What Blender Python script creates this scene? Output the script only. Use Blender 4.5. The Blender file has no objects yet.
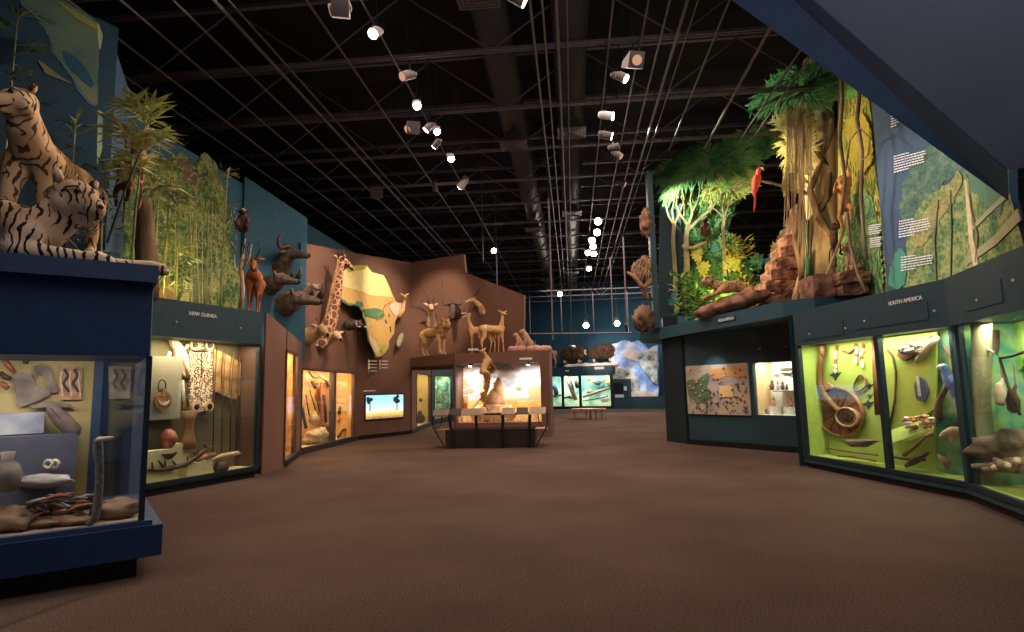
import bpy, math, random
from mathutils import Vector, Matrix, noise
random.seed(7)
S = bpy.context.scene
COL = S.collection
PI = math.pi
# ------------------------------------------------------------------ camera
FPX, CX, CY = 600.0, 512.0, 316.0
EYE = Vector((0, 0, 1.6))
YAW, PITCH, ROLL = math.atan(59/600), math.atan(73.3/600), 0.022
fw = Vector((-math.sin(YAW)*math.cos(PITCH), math.cos(YAW)*math.cos(PITCH), math.sin(PITCH)))
r0 = fw.cross(Vector((0, 0, 1))).normalized(); u0 = r0.cross(fw)
cr = r0*math.cos(ROLL) - u0*math.sin(ROLL); cu = u0*math.cos(ROLL) + r0*math.sin(ROLL)
cd = bpy.data.cameras.new('camera'); cam = bpy.data.objects.new('camera', cd); COL.objects.link(cam)
cd.sensor_width = 36; cd.lens = FPX/1024*36; cd.clip_end = 300
cam.matrix_world = Matrix(((cr.x, cu.x, -fw.x, EYE.x), (cr.y, cu.y, -fw.y, EYE.y), (cr.z, cu.z, -fw.z, EYE.z), (0, 0, 0, 1)))
S.camera = cam
S.view_settings.view_transform = 'Standard'; S.view_settings.look = 'None'
S.view_settings.exposure = 0.0; S.view_settings.gamma = 1; S.view_settings.use_curve_mapping = False
# ------------------------------------------------------------------ world
W = bpy.data.worlds.new('world'); S.world = W; W.use_nodes = True
W.node_tree.nodes['Background'].inputs[0].default_value = (.32, .36, .5, 1)
W.node_tree.nodes['Background'].inputs[1].default_value = .22

# ------------------------------------------------------------------ places from survey points
def ray(px, py):
    return (fw*FPX + cr*(px-CX) - cu*(py-CY)).normalized()
def F(px, py, z=0.0):                   # where the line of sight meets height z
    r = ray(px, py); t = (z-EYE.z)/r.z; return EYE + r*t
def D(px, py, y):                       # ... meets the vertical plane Y=y
    r = ray(px, py); return EYE + r*(y/r.y)
class Pl:                               # a vertical plane through two floor points
    def __init__(s, a, b, off=0.0):
        s.a = Vector((a[0], a[1], 0)); b = Vector((b[0], b[1], 0)); s.d = (b-s.a).normalized()
        s.n = Vector((s.d.y, -s.d.x, 0))
        if s.n.dot(EYE-s.a) < 0: s.n = -s.n
        s.a = s.a + s.n*off
    def pt(s, px, py):
        r = ray(px, py); t = s.n.dot(s.a-EYE)/s.n.dot(r); return EYE + r*t
    def off(s, o): return Pl(s.a+s.n*o, s.a+s.n*o+s.d)
    def rot(s):                         # frame: local X along wall (rightwards), Y up, Z out of the wall
        d = s.d if s.d.dot(cr) > 0 else -s.d
        return d
    def ang(s):                         # z-rotation that turns local +X to the outward normal
        return math.atan2(s.n.y, s.n.x)

# ------------------------------------------------------------------ materials
def _nt(name, rough=.7, metal=0.0, spec=.3):
    m = bpy.data.materials.new(name); m.use_nodes = True; nt = m.node_tree
    b = nt.nodes['Principled BSDF']; b.inputs['Roughness'].default_value = rough; b.inputs['Metallic'].default_value = metal
    b.inputs['Specular IOR Level'].default_value = spec
    return m, nt, b
def ramp(nt, fac, stops, interp='LINEAR'):
    r = nt.nodes.new('ShaderNodeValToRGB'); r.color_ramp.interpolation = interp
    e = r.color_ramp.elements
    while len(e) < len(stops): e.new(.5)
    for k, (p, c) in enumerate(stops):
        e[k].position = p; e[k].color = (*c, 1)
    nt.links.new(fac, r.inputs[0]); return r.outputs[0]
def coords(nt, scale=(1, 1, 1), rot=(0, 0, 0)):
    t = nt.nodes.new('ShaderNodeTexCoord'); mp = nt.nodes.new('ShaderNodeMapping')
    mp.inputs['Scale'].default_value = scale; mp.inputs['Rotation'].default_value = rot
    nt.links.new(t.outputs['Object'], mp.inputs[0]); return mp.outputs[0]
def tex(nt, kind, vec, **kw):
    n = nt.nodes.new('ShaderNodeTex'+kind); nt.links.new(vec, n.inputs['Vector'])
    for k, v in kw.items():
        if k in n.inputs: n.inputs[k].default_value = v
        else: setattr(n, k, v)
    return n
def bump(nt, b, h, strength=.3, dist=.02):
    n = nt.nodes.new('ShaderNodeBump'); n.inputs['Strength'].default_value = strength; n.inputs['Distance'].default_value = dist
    nt.links.new(h, n.inputs['Height']); nt.links.new(n.outputs[0], b.inputs['Normal'])
def nm(name, cols, scale=5, rough=.7, metal=0, bmp=.2, stretch=(1, 1, 1), spec=.3, detail=4, lo=.35, hi=.65, bd=.02, interp='LINEAR'):
    """noise coloured material; cols is a list of colours"""
    m, nt, b = _nt(name, rough, metal, spec)
    t = tex(nt, 'Noise', coords(nt, stretch), Scale=scale, Detail=detail)
    n = len(cols)
    if n == 1: cols = [tuple(c*.85 for c in cols[0]), tuple(min(1, c*1.12) for c in cols[0])]; n = 2
    st = [(lo+(hi-lo)*k/(n-1), c) for k, c in enumerate(cols)]
    nt.links.new(ramp(nt, t.outputs['Fac'], st, interp), b.inputs['Base Color'])
    if bmp: bump(nt, b, t.outputs['Fac'], bmp, bd)
    return m
def emit(name, col, strength):
    m, nt, b = _nt(name); b.inputs['Base Color'].default_value = (0, 0, 0, 1)
    b.inputs['Emission Color'].default_value = (*col, 1); b.inputs['Emission Strength'].default_value = strength
    return m
def glass_mat(name='case glass', tint=(.93, .97, .98), refl=.12):
    m = bpy.data.materials.new(name); m.use_nodes = True; nt = m.node_tree
    for n in list(nt.nodes): nt.nodes.remove(n)
    o = nt.nodes.new('ShaderNodeOutputMaterial'); mx = nt.nodes.new('ShaderNodeMixShader')
    tr = nt.nodes.new('ShaderNodeBsdfTransparent'); tr.inputs[0].default_value = (*tint, 1)
    gl = nt.nodes.new('ShaderNodeBsdfGlossy'); gl.inputs['Roughness'].default_value = .02
    gl.inputs[0].default_value = (.9, .95, 1, 1)
    lw = nt.nodes.new('ShaderNodeLayerWeight'); pw_ = nt.nodes.new('ShaderNodeMath'); pw_.operation = 'POWER'; pw_.inputs[1].default_value = 4.5
    ma = nt.nodes.new('ShaderNodeMath'); ma.operation = 'MULTIPLY_ADD'; ma.inputs[1].default_value = .6; ma.inputs[2].default_value = .035
    lw.inputs['Blend'].default_value = .5
    nt.links.new(lw.outputs['Facing'], pw_.inputs[0]); nt.links.new(pw_.outputs[0], ma.inputs[0])
    nt.links.new(ma.outputs[0], mx.inputs[0]); nt.links.new(tr.outputs[0], mx.inputs[1]); nt.links.new(gl.outputs[0], mx.inputs[2])
    nt.links.new(mx.outputs[0], o.inputs[0]); return m
def stripes(name, base, dark, belly, scale=7, thr=.56):
    """striped coat: dark bands round the body, broken up by noise"""
    m, nt, b = _nt(name, .85, 0, .1)
    v = coords(nt)
    nz = tex(nt, 'Noise', v, Scale=3.2, Detail=3)
    mx = nt.nodes.new('ShaderNodeMixRGB'); mx.inputs[0].default_value = .22
    nt.links.new(v, mx.inputs[1]); nt.links.new(nz.outputs['Color'], mx.inputs[2])
    w = tex(nt, 'Wave', mx.outputs[0], Scale=scale, Distortion=3.5, Detail=2); w.inputs['Detail Scale'].default_value = 1.3
    n2 = tex(nt, 'Noise', v, Scale=5, Detail=2)
    mu = nt.nodes.new('ShaderNodeMath'); mu.operation = 'MULTIPLY'
    nt.links.new(w.outputs['Fac'], mu.inputs[0])
    r2 = ramp(nt, n2.outputs['Fac'], [(.35, (.55, .55, .55)), (.6, (1, 1, 1))]); nt.links.new(r2, mu.inputs[1])
    msk = ramp(nt, mu.outputs[0], [(thr, (0, 0, 0)), (thr+.08, (1, 1, 1))])
    n3 = tex(nt, 'Noise', v, Scale=2, Detail=2)
    c = ramp(nt, n3.outputs['Fac'], [(.4, base), (.65, belly)])
    mc = nt.nodes.new('ShaderNodeMixRGB'); nt.links.new(msk, mc.inputs[0]); nt.links.new(c, mc.inputs[1]); mc.inputs[2].default_value = (*dark, 1)
    nt.links.new(mc.outputs[0], b.inputs['Base Color'])
    n4 = tex(nt, 'Noise', coords(nt, (1, 1, .3)), Scale=90, Detail=3); bump(nt, b, n4.outputs['Fac'], .5, .01)
    return m
def patches(name, base, line, scale=6, w=.08):
    m, nt, b = _nt(name, .85, 0, .1)
    t = tex(nt, 'Voronoi', coords(nt), Scale=scale, feature='DISTANCE_TO_EDGE')
    nt.links.new(ramp(nt, t.outputs[0], [(w, line), (w+.05, base)]), b.inputs['Base Color']); return m
def spots_mat(name, base, dark, scale=20, r=.32):
    m, nt, b = _nt(name, .85, 0, .1)
    t = tex(nt, 'Voronoi', coords(nt), Scale=scale)
    nt.links.new(ramp(nt, t.outputs['Distance'], [(r, dark), (r+.06, base)]), b.inputs['Base Color']); return m
ORD = 'first second third fourth fifth sixth seventh eighth ninth tenth eleventh twelfth thirteenth fourteenth fifteenth sixteenth seventeenth eighteenth nineteenth twentieth'.split()
def flat(name, c, rough=.6, metal=0, spec=.3):
    m, nt, b = _nt(name, rough, metal, spec)
    t = tex(nt, 'Noise', coords(nt), Scale=9, Detail=3)
    nt.links.new(ramp(nt, t.outputs['Fac'], [(.3, tuple(x*.9 for x in c)), (.7, tuple(min(1, x*1.08) for x in c))]), b.inputs['Base Color'])
    return m
_mc = {}
def fm(r, g, b, rough=.6):              # a plain painted colour, cached
    k = (r, g, b, rough)
    if k not in _mc: _mc[k] = flat('paint %02x%02x%02x' % (int(r*255), int(g*255), int(b*255)), (r, g, b), rough)
    return _mc[k]

# ------------------------------------------------------------------ mesh building
class MB:
    def __init__(s): s.v = []; s.f = []
    def add(s, vs, fs):
        n = len(s.v); s.v += [Vector(v) for v in vs]; s.f += [tuple(i+n for i in f) for f in fs]; return s
    def box(s, c, size, rz=0, rx=0, ry=0):
        hx, hy, hz = size[0]/2, size[1]/2, size[2]/2
        R = Matrix.Rotation(rz, 3, 'Z') @ Matrix.Rotation(ry, 3, 'Y') @ Matrix.Rotation(rx, 3, 'X')
        c = Vector(c)
        vs = [c + R @ Vector((x, y, z)) for x in (-hx, hx) for y in (-hy, hy) for z in (-hz, hz)]
        return s.add(vs, [(0, 1, 3, 2), (4, 6, 7, 5), (0, 4, 5, 1), (2, 3, 7, 6), (0, 2, 6, 4), (1, 5, 7, 3)])
    def bbox(s, a, b): return s.box([(a[i]+b[i])/2 for i in range(3)], [abs(a[i]-b[i]) for i in range(3)])
    def prism(s, pts, ext):             # polygon (list of Vector) extruded by vector ext
        n = len(pts); P = [Vector(p) for p in pts]; ext = Vector(ext)
        return s.add(P + [p+ext for p in P], [tuple(range(n))[::-1], tuple(range(n, 2*n))] + [(i, (i+1) % n, n+(i+1) % n, n+i) for i in range(n)])
    def tube(s, pts, r, n=8, caps=True):
        P = [Vector(p) for p in pts]; m = len(P)
        R = list(r) if hasattr(r, '__len__') else [r]*m
        rings = []; up = None
        for i in range(m):
            t = (P[min(i+1, m-1)]-P[max(i-1, 0)])
            if t.length < 1e-9: t = Vector((0, 0, 1))
            t.normalize()
            if up is None: up = t.orthogonal().normalized()
            else:
                up = up - t*up.dot(t); up = up.normalized() if up.length > 1e-6 else t.orthogonal().normalized()
            w = t.cross(up)
            rings.append([P[i] + (up*math.cos(2*PI*k/n) + w*math.sin(2*PI*k/n))*R[i] for k in range(n)])
        vs = [v for g in rings for v in g]; fs = []
        for i in range(m-1):
            for k in range(n): fs.append((i*n+k, i*n+(k+1) % n, (i+1)*n+(k+1) % n, (i+1)*n+k))
        if caps: fs += [tuple(range(n))[::-1], tuple(range((m-1)*n, m*n))]
        return s.add(vs, fs)
    def ball(s, c, r, sc=(1, 1, 1), n=12, m=8, R=None):
        c = Vector(c); vs = [Vector((0, 0, 1))]
        for j in range(1, m):
            a = PI*j/m
            for k in range(n): vs.append(Vector((math.sin(a)*math.cos(2*PI*k/n), math.sin(a)*math.sin(2*PI*k/n), math.cos(a))))
        vs.append(Vector((0, 0, -1)))
        vs = [Vector((v.x*sc[0]*r, v.y*sc[1]*r, v.z*sc[2]*r)) for v in vs]
        if R: vs = [R @ v for v in vs]
        fs = [(0, 1+k, 1+(k+1) % n) for k in range(n)]
        for j in range(m-2):
            for k in range(n): fs.append((1+j*n+k, 1+(j+1)*n+k, 1+(j+1)*n+(k+1) % n, 1+j*n+(k+1) % n))
        l = len(vs)-1; fs += [(1+(m-2)*n+k, l, 1+(m-2)*n+(k+1) % n) for k in range(n)]
        return s.add([c+v for v in vs], fs)
    def chain(s, pts, n=12):            # rounded tapering limb: (x,y,z,r) points
        for (x, y, z, r) in pts: s.ball((x, y, z), r, n=n, m=8)
        for a, b in zip(pts, pts[1:]): s.tube([a[:3], b[:3]], [a[3]*.985, b[3]*.985], n)
        return s
    def lathe(s, prof, c=(0, 0, 0), n=20):
        c = Vector(c); vs = []; fs = []
        for r, z in prof:
            for k in range(n): vs.append(c+Vector((r*math.cos(2*PI*k/n), r*math.sin(2*PI*k/n), z)))
        for i in range(len(prof)-1):
            for k in range(n): fs.append((i*n+k, i*n+(k+1) % n, (i+1)*n+(k+1) % n, (i+1)*n+k))
        fs += [tuple(range(n))[::-1], tuple(range((len(prof)-1)*n, len(prof)*n))]
        return s.add(vs, fs)
    def leaf(s, p, d, L, w, up=None):   # a long leaf folded along its midrib
        p = Vector(p); d = Vector(d).normalized(); up = Vector(up or (0, 0, 1)); sd = d.cross(up)
        if sd.length < 1e-3: sd = d.orthogonal()
        sd.normalize(); nrm = sd.cross(d)
        a = p; m1 = p+d*L*.4+nrm*L*.05; e = p+d*L-Vector((0, 0, L*.12))
        return s.add([a, m1+sd*w/2-nrm*w*.2, e, m1-sd*w/2-nrm*w*.2, m1], [(0, 1, 4), (1, 2, 4), (0, 4, 3), (4, 2, 3)])
    def rock(s, c, size, seed=0, n=18, m=12, amp=.25, fr=1.6, sq=False):
        b = MB(); b.ball((0, 0, 0), 1, n=n, m=m); vs = []
        for v in b.v:
            if sq:
                k = max(abs(v.x), abs(v.y), abs(v.z)); v = v.lerp(v/k, .55)
            q = v*(1+amp*noise.noise(v*fr+Vector((seed*3.1, seed, 0)))+amp*.5*noise.noise(v*fr*3+Vector((seed, 5, seed))))
            vs.append(Vector(c)+Vector((q.x*size[0]/2, q.y*size[1]/2, q.z*size[2]/2)))
        return s.add(vs, b.f)
    def xf(s, M): s.v = [M @ v for v in s.v]; return s
    def join(s, o, M=None): return s.add([(M @ v if M else v) for v in o.v], o.f)
    def build(s, name, mat, parent=None, world=False, smooth=False, origin=None):
        vs = s.v; o = None
        me = bpy.data.meshes.new(name)
        if parent is not None and world:
            Mi = MAT[parent.name].inverted(); vs = [Mi @ v for v in vs]
        loc = Vector((0, 0, 0))
        if parent is None:
            if origin is not None: loc = Vector(origin)
            else:
                loc = Vector((sum(v.x for v in vs)/len(vs), sum(v.y for v in vs)/len(vs), min(v.z for v in vs)))
            vs = [v-loc for v in vs]
        me.from_pydata([tuple(v) for v in vs], [], s.f); me.update()
        if smooth: me.polygons.foreach_set('use_smooth', [True]*len(me.polygons))
        me.materials.append(mat)
        o = bpy.data.objects.new(name, me); COL.objects.link(o); o.location = loc
        MAT[o.name] = Matrix.Translation(loc)
        if parent is not None:
            o.parent = parent; o.location = (0, 0, 0); MAT[o.name] = MAT[parent.name].copy()
        return o
MAT = {}
def tag(o, label=None, cat=None, group=None, kind=None):
    if label: o['label'] = label
    if cat: o['category'] = cat
    if group: o['group'] = group
    if kind: o['kind'] = kind
    return o
def thing(name, label, cat, loc=(0, 0, 0), rz=0, group=None, sc=1.0, rot=None):
    o = bpy.data.objects.new(name, None); COL.objects.link(o); o.location = loc
    o.rotation_euler = rot if rot else (0, 0, rz); o.scale = (sc, sc, sc); o.empty_display_size = .1
    from mathutils import Euler
    MAT[o.name] = Matrix.Translation(Vector(loc)) @ Euler(rot if rot else (0, 0, rz)).to_matrix().to_4x4() @ Matrix.Scale(sc, 4)
    return tag(o, label, cat, group)
def struct(name, mb, mat, parent=None, world=True):
    o = mb.build(name, mat, parent, world=world, origin=(0, 0, 0) if parent is None else None)
    if parent is None: o['kind'] = 'structure'
    return o
def copy_tree(o, parent=None):
    c = o.copy(); COL.objects.link(c); c.parent = parent; MAT[c.name] = MAT[o.name]
    for ch in list(o.children): copy_tree(ch, c)
    return c
def wallquad(pl, a, b, z0, z1, th=.12):  # box of a wall between two points of a plane
    d = (Vector((b[0], b[1], 0))-Vector((a[0], a[1], 0)))
    P = [Vector((a[0], a[1], z0)), Vector((b[0], b[1], z0)), Vector((b[0], b[1], z1 if not hasattr(z1, '__len__') else z1[1])),
         Vector((a[0], a[1], z1 if not hasattr(z1, '__len__') else z1[0]))]
    return MB().prism(P, -pl.n*th)
def flesh(mb, name, mat, parent, vox, sm=4, fac=.6, world=False):
    o = mb.build(name, mat, parent, world=world, smooth=True)
    r = o.modifiers.new('remesh', 'REMESH'); r.mode = 'VOXEL'; r.voxel_size = vox; r.use_smooth_shade = True
    s = o.modifiers.new('smooth', 'SMOOTH'); s.iterations = sm; s.factor = fac
    return o
def lettering(txt, size, pl, p, mat, parent, depth=.004, align='CENTER', name='lettering'):
    """raised letters on a vertical plane, baseline starting at world point p"""
    c = bpy.data.curves.new('t', 'FONT'); c.body = txt; c.size = size; c.extrude = depth; c.align_x = align
    o = bpy.data.objects.new('t', c); COL.objects.link(o)
    dg = bpy.context.evaluated_depsgraph_get(); dg.update()
    me = o.evaluated_get(dg).to_mesh(); d = pl.rot(); n = pl.n
    M = Matrix(((d.x, 0, n.x, p[0]), (d.y, 0, n.y, p[1]), (0, 1, 0, p[2]), (0, 0, 0, 1)))
    mb = MB(); mb.add([M @ v.co for v in me.vertices], [tuple(f.vertices) for f in me.polygons])
    COL.objects.unlink(o); bpy.data.objects.remove(o)
    return mb.build(name, mat, parent, world=True)
def area(loc, target, size, power, col=(1, .9, .75), sy=None):
    l = bpy.data.lights.new('area', 'AREA'); l.energy = power; l.color = col; l.size = size
    if sy: l.shape = 'RECTANGLE'; l.size_y = sy
    o = bpy.data.objects.new('area_lamp', l); COL.objects.link(o); o.location = loc
    o.rotation_euler = (Vector(target)-Vector(loc)).to_track_quat('-Z', 'Y').to_euler(); return o
def spot(loc, target, power, ang=50, col=(1, .85, .65), blend=.8, r=.06):
    l = bpy.data.lights.new('spot', 'SPOT'); l.energy = power; l.color = col; l.spot_size = math.radians(ang); l.spot_blend = blend; l.shadow_soft_size = r
    o = bpy.data.objects.new('spot_lamp', l); COL.objects.link(o); o.location = loc
    o.rotation_euler = (Vector(target)-Vector(loc)).to_track_quat('-Z', 'Y').to_euler(); return o
def point(loc, power, col=(1, .85, .65), r=.05):
    l = bpy.data.lights.new('point', 'POINT'); l.energy = power; l.color = col; l.shadow_soft_size = r
    o = bpy.data.objects.new('point_lamp', l); COL.objects.link(o); o.location = loc; return o
# ------------------------------------------------------------------ added unseen area lights, a soft fill over the open floor
area((0, 3.5, 8.1), (0, 5, 0), 7, 300, (1, .8, .72), 5)
area((-1, 13, 8.1), (-1, 13, 0), 7, 850, (1, .74, .62), 9)
area((2, 26, 8.1), (2, 26, 0), 8, 1100, (1, .76, .62), 12)
area((3, 40, 8.1), (3, 42, 0), 10, 900, (.9, .85, .8), 8)
# ------------------------------------------------------------------ shared materials
M = {}
M['carpet'] = nm('brown carpet', [(.082, .056, .043), (.112, .077, .059)], .5, 1, 0, 0, detail=8, spec=.02)
_nt2 = M['carpet'].node_tree
_t = tex(_nt2, 'Noise', coords(_nt2), Scale=260, Detail=2); bump(_nt2, _nt2.nodes['Principled BSDF'], _t.outputs['Fac'], .6, .01)
_mm = _nt2.nodes.new('ShaderNodeMixRGB'); _mm.blend_type = 'MULTIPLY'; _mm.inputs[0].default_value = 1
_l = _nt2.nodes['Principled BSDF'].inputs['Base Color'].links[0].from_socket
_t2 = tex(_nt2, 'Noise', coords(_nt2), Scale=70, Detail=2)
_nt2.links.new(_l, _mm.inputs[1]); _nt2.links.new(ramp(_nt2, _t2.outputs['Fac'], [(.35, (.6, .6, .6)), (.65, (1.35, 1.3, 1.3))]), _mm.inputs[2])
_nt2.links.new(_mm.outputs[0], _nt2.nodes['Principled BSDF'].inputs['Base Color'])
M['blue'] = flat('deep blue painted case', (.010, .035, .10), .55)
M['blueledge'] = flat('blue grey ledge paint', (.03, .06, .13), .5)
M['teal'] = flat('dark teal paint', (.018, .05, .065), .6)
M['tealwall'] = flat('teal blue wall paint', (.03, .10, .15), .8)
M['black'] = flat('black kick board', (.008, .008, .01), .5)
M['frame'] = flat('dark metal frame', (.02, .035, .045), .35, .3)
M['brown'] = nm('brown painted wall', [(.15, .075, .05), (.185, .095, .063)], .8, .85, 0, .05)
M['brown2'] = nm('dark brown trim', [(.07, .036, .026), (.09, .047, .034)], 2, .6, 0, .05)
M['glass'] = glass_mat()
M['steel'] = flat('painted roof steel', (.17, .14, .15), .55, .3)
M['deck'] = flat('black roof deck', (.012, .012, .014), .9)
M['duct'] = flat('dark grey duct', (.07, .06, .06), .5, .3)
M['white'] = flat('white lettering', (.8, .78, .74), .6)
M['wood'] = nm('warm wood', [(.16, .07, .03), (.33, .16, .07)], 4, .5, 0, .1, (1, 1, .2))
M['darkwood'] = nm('dark carved wood', [(.03, .018, .012), (.09, .05, .03)], 9, .55, 0, .3)
M['palewood'] = nm('pale wood', [(.35, .22, .12), (.6, .42, .25)], 6, .6, 0, .2)
M['bone'] = nm('bone', [(.5, .42, .3), (.75, .68, .55)], 8, .6, 0, .2)
M['horn'] = nm('dark horn', [(.02, .015, .012), (.10, .07, .05)], 20, .4, 0, .5)
M['rock'] = nm('brown rock', [(.06, .035, .022), (.2, .12, .075), (.32, .2, .13)], 3, .9, 0, .9, bd=.06, detail=8)
M['redrock'] = nm('reddish stone', [(.09, .04, .025), (.24, .12, .075), (.36, .2, .12)], 4, .9, 0, .9, bd=.05, detail=8)
M['stonegrey'] = nm('grey driftwood', [(.16, .15, .15), (.4, .38, .36)], 6, .9, 0, .6, (1, 1, .3))
M['eye'] = flat('dark glass eye', (.01, .006, .004), .1)
M['nose'] = flat('dark nose', (.03, .02, .02), .4)
M['leaf'] = nm('bamboo leaf green', [(.08, .15, .04), (.34, .42, .15)], 3, .6, 0, 0)
M['leaf2'] = nm('yellowish leaf', [(.26, .30, .10), (.62, .64, .34)], 3, .6, 0, 0)
M['culm'] = nm('bamboo stem', [(.12, .13, .05), (.28, .25, .11)], 8, .5, 0, .1)
M['bark'] = nm('tree bark', [(.10, .06, .035), (.3, .2, .11)], 5, .9, 0, .8, (1, 1, .2), bd=.05)
M['lime'] = flat('lime green backing', (.42, .52, .10), .8)
M['cream'] = flat('cream panel', (.62, .5, .26), .8)

# ------------------------------------------------------------------ setting
struct('floor', MB().bbox((-13, -4, -.1), (16, 52, 0)), M['carpet'])
spot((3.2, .5, .3), (4.2, 4.2, 4.2), 700, 110, (.82, .88, 1), 1, .3)  # unseen spot added near the floor to brighten the soffit
struct('ceiling', MB().bbox((-13, -4, 10.3), (16, 52, 10.4)), M['deck'])
ZC = 8.4
wl = MB().bbox((-8.4, 9.6, 0), (-8.2, 50, 6.95)); struct('wall_left', wl, M['tealwall'])
BACK = Pl(F(552, 409), F(660, 408.6))
bb = BACK.off(-2.4)
struct('wall_back', wallquad(bb, bb.a-bb.d*22, bb.a+bb.d*26, 0, 10.3, .2), M['tealwall'])
struct('wall_left_outer', MB().bbox((-13.1, -4, 0), (-12.9, 52, 10.3)), M['deck'])
struct('wall_right', MB().bbox((15.8, -4, 0), (16, 52, 10.3)), M['teal'])

# roof structure: trusses across the room, pipes along it
def truss(y, i):
    t = thing('roof_truss', ORD[i]+' dark roof truss crossing the hall, counted from the camera', 'roof truss', (0, y, ZC), group='roof trusses of the hall')
    x0, x1 = -12.5, 15.5
    m = MB()
    for dy in (-.04, .04): m.bbox((x0, y+dy-.02, ZC-.03), (x1, y+dy+.02, ZC+.03))
    m.build('bottom_chord', M['steel'], t, world=True)
    m = MB().bbox((x0, y-.05, ZC+1.36), (x1, y+.05, ZC+1.45)); m.build('top_chord', M['steel'], t, world=True)
    m = MB(); x = x0; k = 0
    while x < x1-1.9:
        a = (x, y, ZC if k % 2 == 0 else ZC+1.36); b = (x+1.85, y, ZC+1.36 if k % 2 == 0 else ZC)
        m.tube([a, b], .02, 5); x += 1.85; k += 1
    m.build('web', M['steel'], t, world=True)
    return t
for i in range(18):
    truss(3.7+i*2.53, i)
def pipe(x, z, r, y0=1.5, y1=46, label='', cat='pipe', mat='steel', name='ceiling_pipe', group=None):
    if x*1.236 > 2.6: y1 = 16.9
    o = MB().tube([(x*1.236, y0, z), (x*1.236, y1, z)], r*.75, 8).build(name, M[mat]); tag(o, label, cat, group)
for k, (x, r) in enumerate(((-7.4, .03), (-6.7, .03), (-6.0, .03), (-5.3, .03), (-4.75, .045), (-4.55, .025), (-3.5, .03), (-2.75, .03))):
    pipe(x, ZC-.1, r, label=ORD[k]+' thin steel pipe from the left wall, in the left half of the ceiling', group='left ceiling pipes')
for k, (x, r) in enumerate(((-.42, .035), (-.25, .03), (-.05, .04), (.10, .02), (.75, .03), (1.25, .03), (1.55, .03), (1.8, .045), (1.95, .02), (2.4, .03), (3.2, .045), (3.9, .03), (4.15, .03), (5.2, .03))):
    pipe(x, ZC-.1, r, label=ORD[k]+' thin steel pipe counted rightward from between the two air ducts', group='right ceiling pipes')
for k, (x, lab, ys) in enumerate(((-1.42, 'left round dark air duct with square diffusers', (9.5, 16, 25, 37)), (.19, 'right round dark air duct with square diffusers', (8.2, 15.4, 22.9, 35)))):
    t = thing('air_duct', lab, 'duct', (x, 3, ZC+.7))
    MB().tube([(x, 3, ZC+.75), (x, 46, ZC+.75)], .38, 16).build('duct_tube', M['duct'], t, world=True, smooth=True)
    for y in ys:
        m = MB().box((x, y, ZC-.02), (.76, .76, .06)).box((x, y, ZC+.15), (.4, .4, .3))
        d = m.build('diffuser', M['duct'], t, world=True)
        m = MB()
        for q in range(4):
            s_ = .7-.16*q
            for a, b in (((-1, -1), (1, -1)), ((1, -1), (1, 1)), ((1, 1), (-1, 1)), ((-1, 1), (-1, -1))):
                m.tube([(x+a[0]*s_/2, y+a[1]*s_/2, ZC-.05), (x+b[0]*s_/2, y+b[1]*s_/2, ZC-.05)], .012, 4)
        m.build('grille', M['steel'], d, world=True)

# ------------------------------------------------------------------ display cases
def uof(pl, px, py=400):
    return (pl.pt(px, py)-pl.a).dot(pl.rot())
def P3(pl, u, w, z):                     # along the wall, into the wall, up
    return pl.a + pl.rot()*u - pl.n*w + Vector((0, 0, z))
def sbox(mb, pl, u0, u1, w0, w1, z0, z1):
    return mb.prism([P3(pl, u0, w0, z0), P3(pl, u1, w0, z0), P3(pl, u1, w0, z1), P3(pl, u0, w0, z1)], -pl.n*(w1-w0))
def case(pl, u0, u1, z0, z1, ztop, depth, label, posts=(), hm='teal', bm='teal', back='cream', inner='cream', post_w=.07, base_d=0.0,
         name='display_case', lightp=40, lightc=(1, .85, .6), plinth=.12, cat='display case', idepth=None, sides=(0, 1), top=True, framem='frame', fl=None):
    t = thing(name, label, cat, P3(pl, (u0+u1)/2, depth/2, 0))
    idp = idepth or depth
    m = MB(); sbox(m, pl, u0, u1, -base_d, depth, plinth, z0); m.build('base', M[bm], t, world=True)
    m = MB(); sbox(m, pl, u0+.03, u1-.03, .05, depth, 0, plinth); m.build('kick_board', M['black'], t, world=True)
    if top:
        m = MB(); sbox(m, pl, u0, u1, 0, depth, z1, ztop); m.build('header', M[hm], t, world=True)
    m = MB(); sbox(m, pl, u0, u1, idp-.04, idp, z0, z1); m.build('back_panel', back if not isinstance(back, str) else M[back], t, world=True)
    m = MB(); sbox(m, pl, u0+.02, u1-.02, .05, idp-.05, z0, z0+.015); m.build('inner_floor', M[fl or (inner if isinstance(inner, str) else 'cream')], t, world=True)
    if sides:
        for a in [(u0, u1-.04)[i] for i in sides]:
            m = MB(); sbox(m, pl, a, a+.04, .08, idp-.04, z0, z1); m.build('side_panel', inner if not isinstance(inner, str) else M[inner], t, world=True)
    us = [u0]+list(posts)+[u1]
    for k, a in enumerate([u0+post_w/2]+list(posts)+[u1-post_w/2]):
        m = MB(); sbox(m, pl, a-post_w/2, a+post_w/2, -.015, .07, z0, z1); m.build('post', M[framem], t, world=True)
    for a, b in zip(us, us[1:]):
        m = MB(); sbox(m, pl, a+.02, b-.02, .02, .03, z0, z1); m.build('glass_pane', M['glass'], t, world=True)
    m = MB(); sbox(m, pl, u0, u1, -.02, .05, z0-.03, z0+.03); m.build('sill', M[framem], t, world=True)
    if lightp:
        a = P3(pl, (u0+u1)/2, min(.35, idp*.35), z1-.03); b = P3(pl, (u0+u1)/2, idp*.8, z0)
        l = area(a, b, (u1-u0)*.85, lightp, lightc, .15)
        l.rotation_euler = Matrix((pl.rot(), pl.n.cross(pl.rot()).normalized(), (0, 0, 1))).to_euler() if False else l.rotation_euler
    return t

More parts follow.
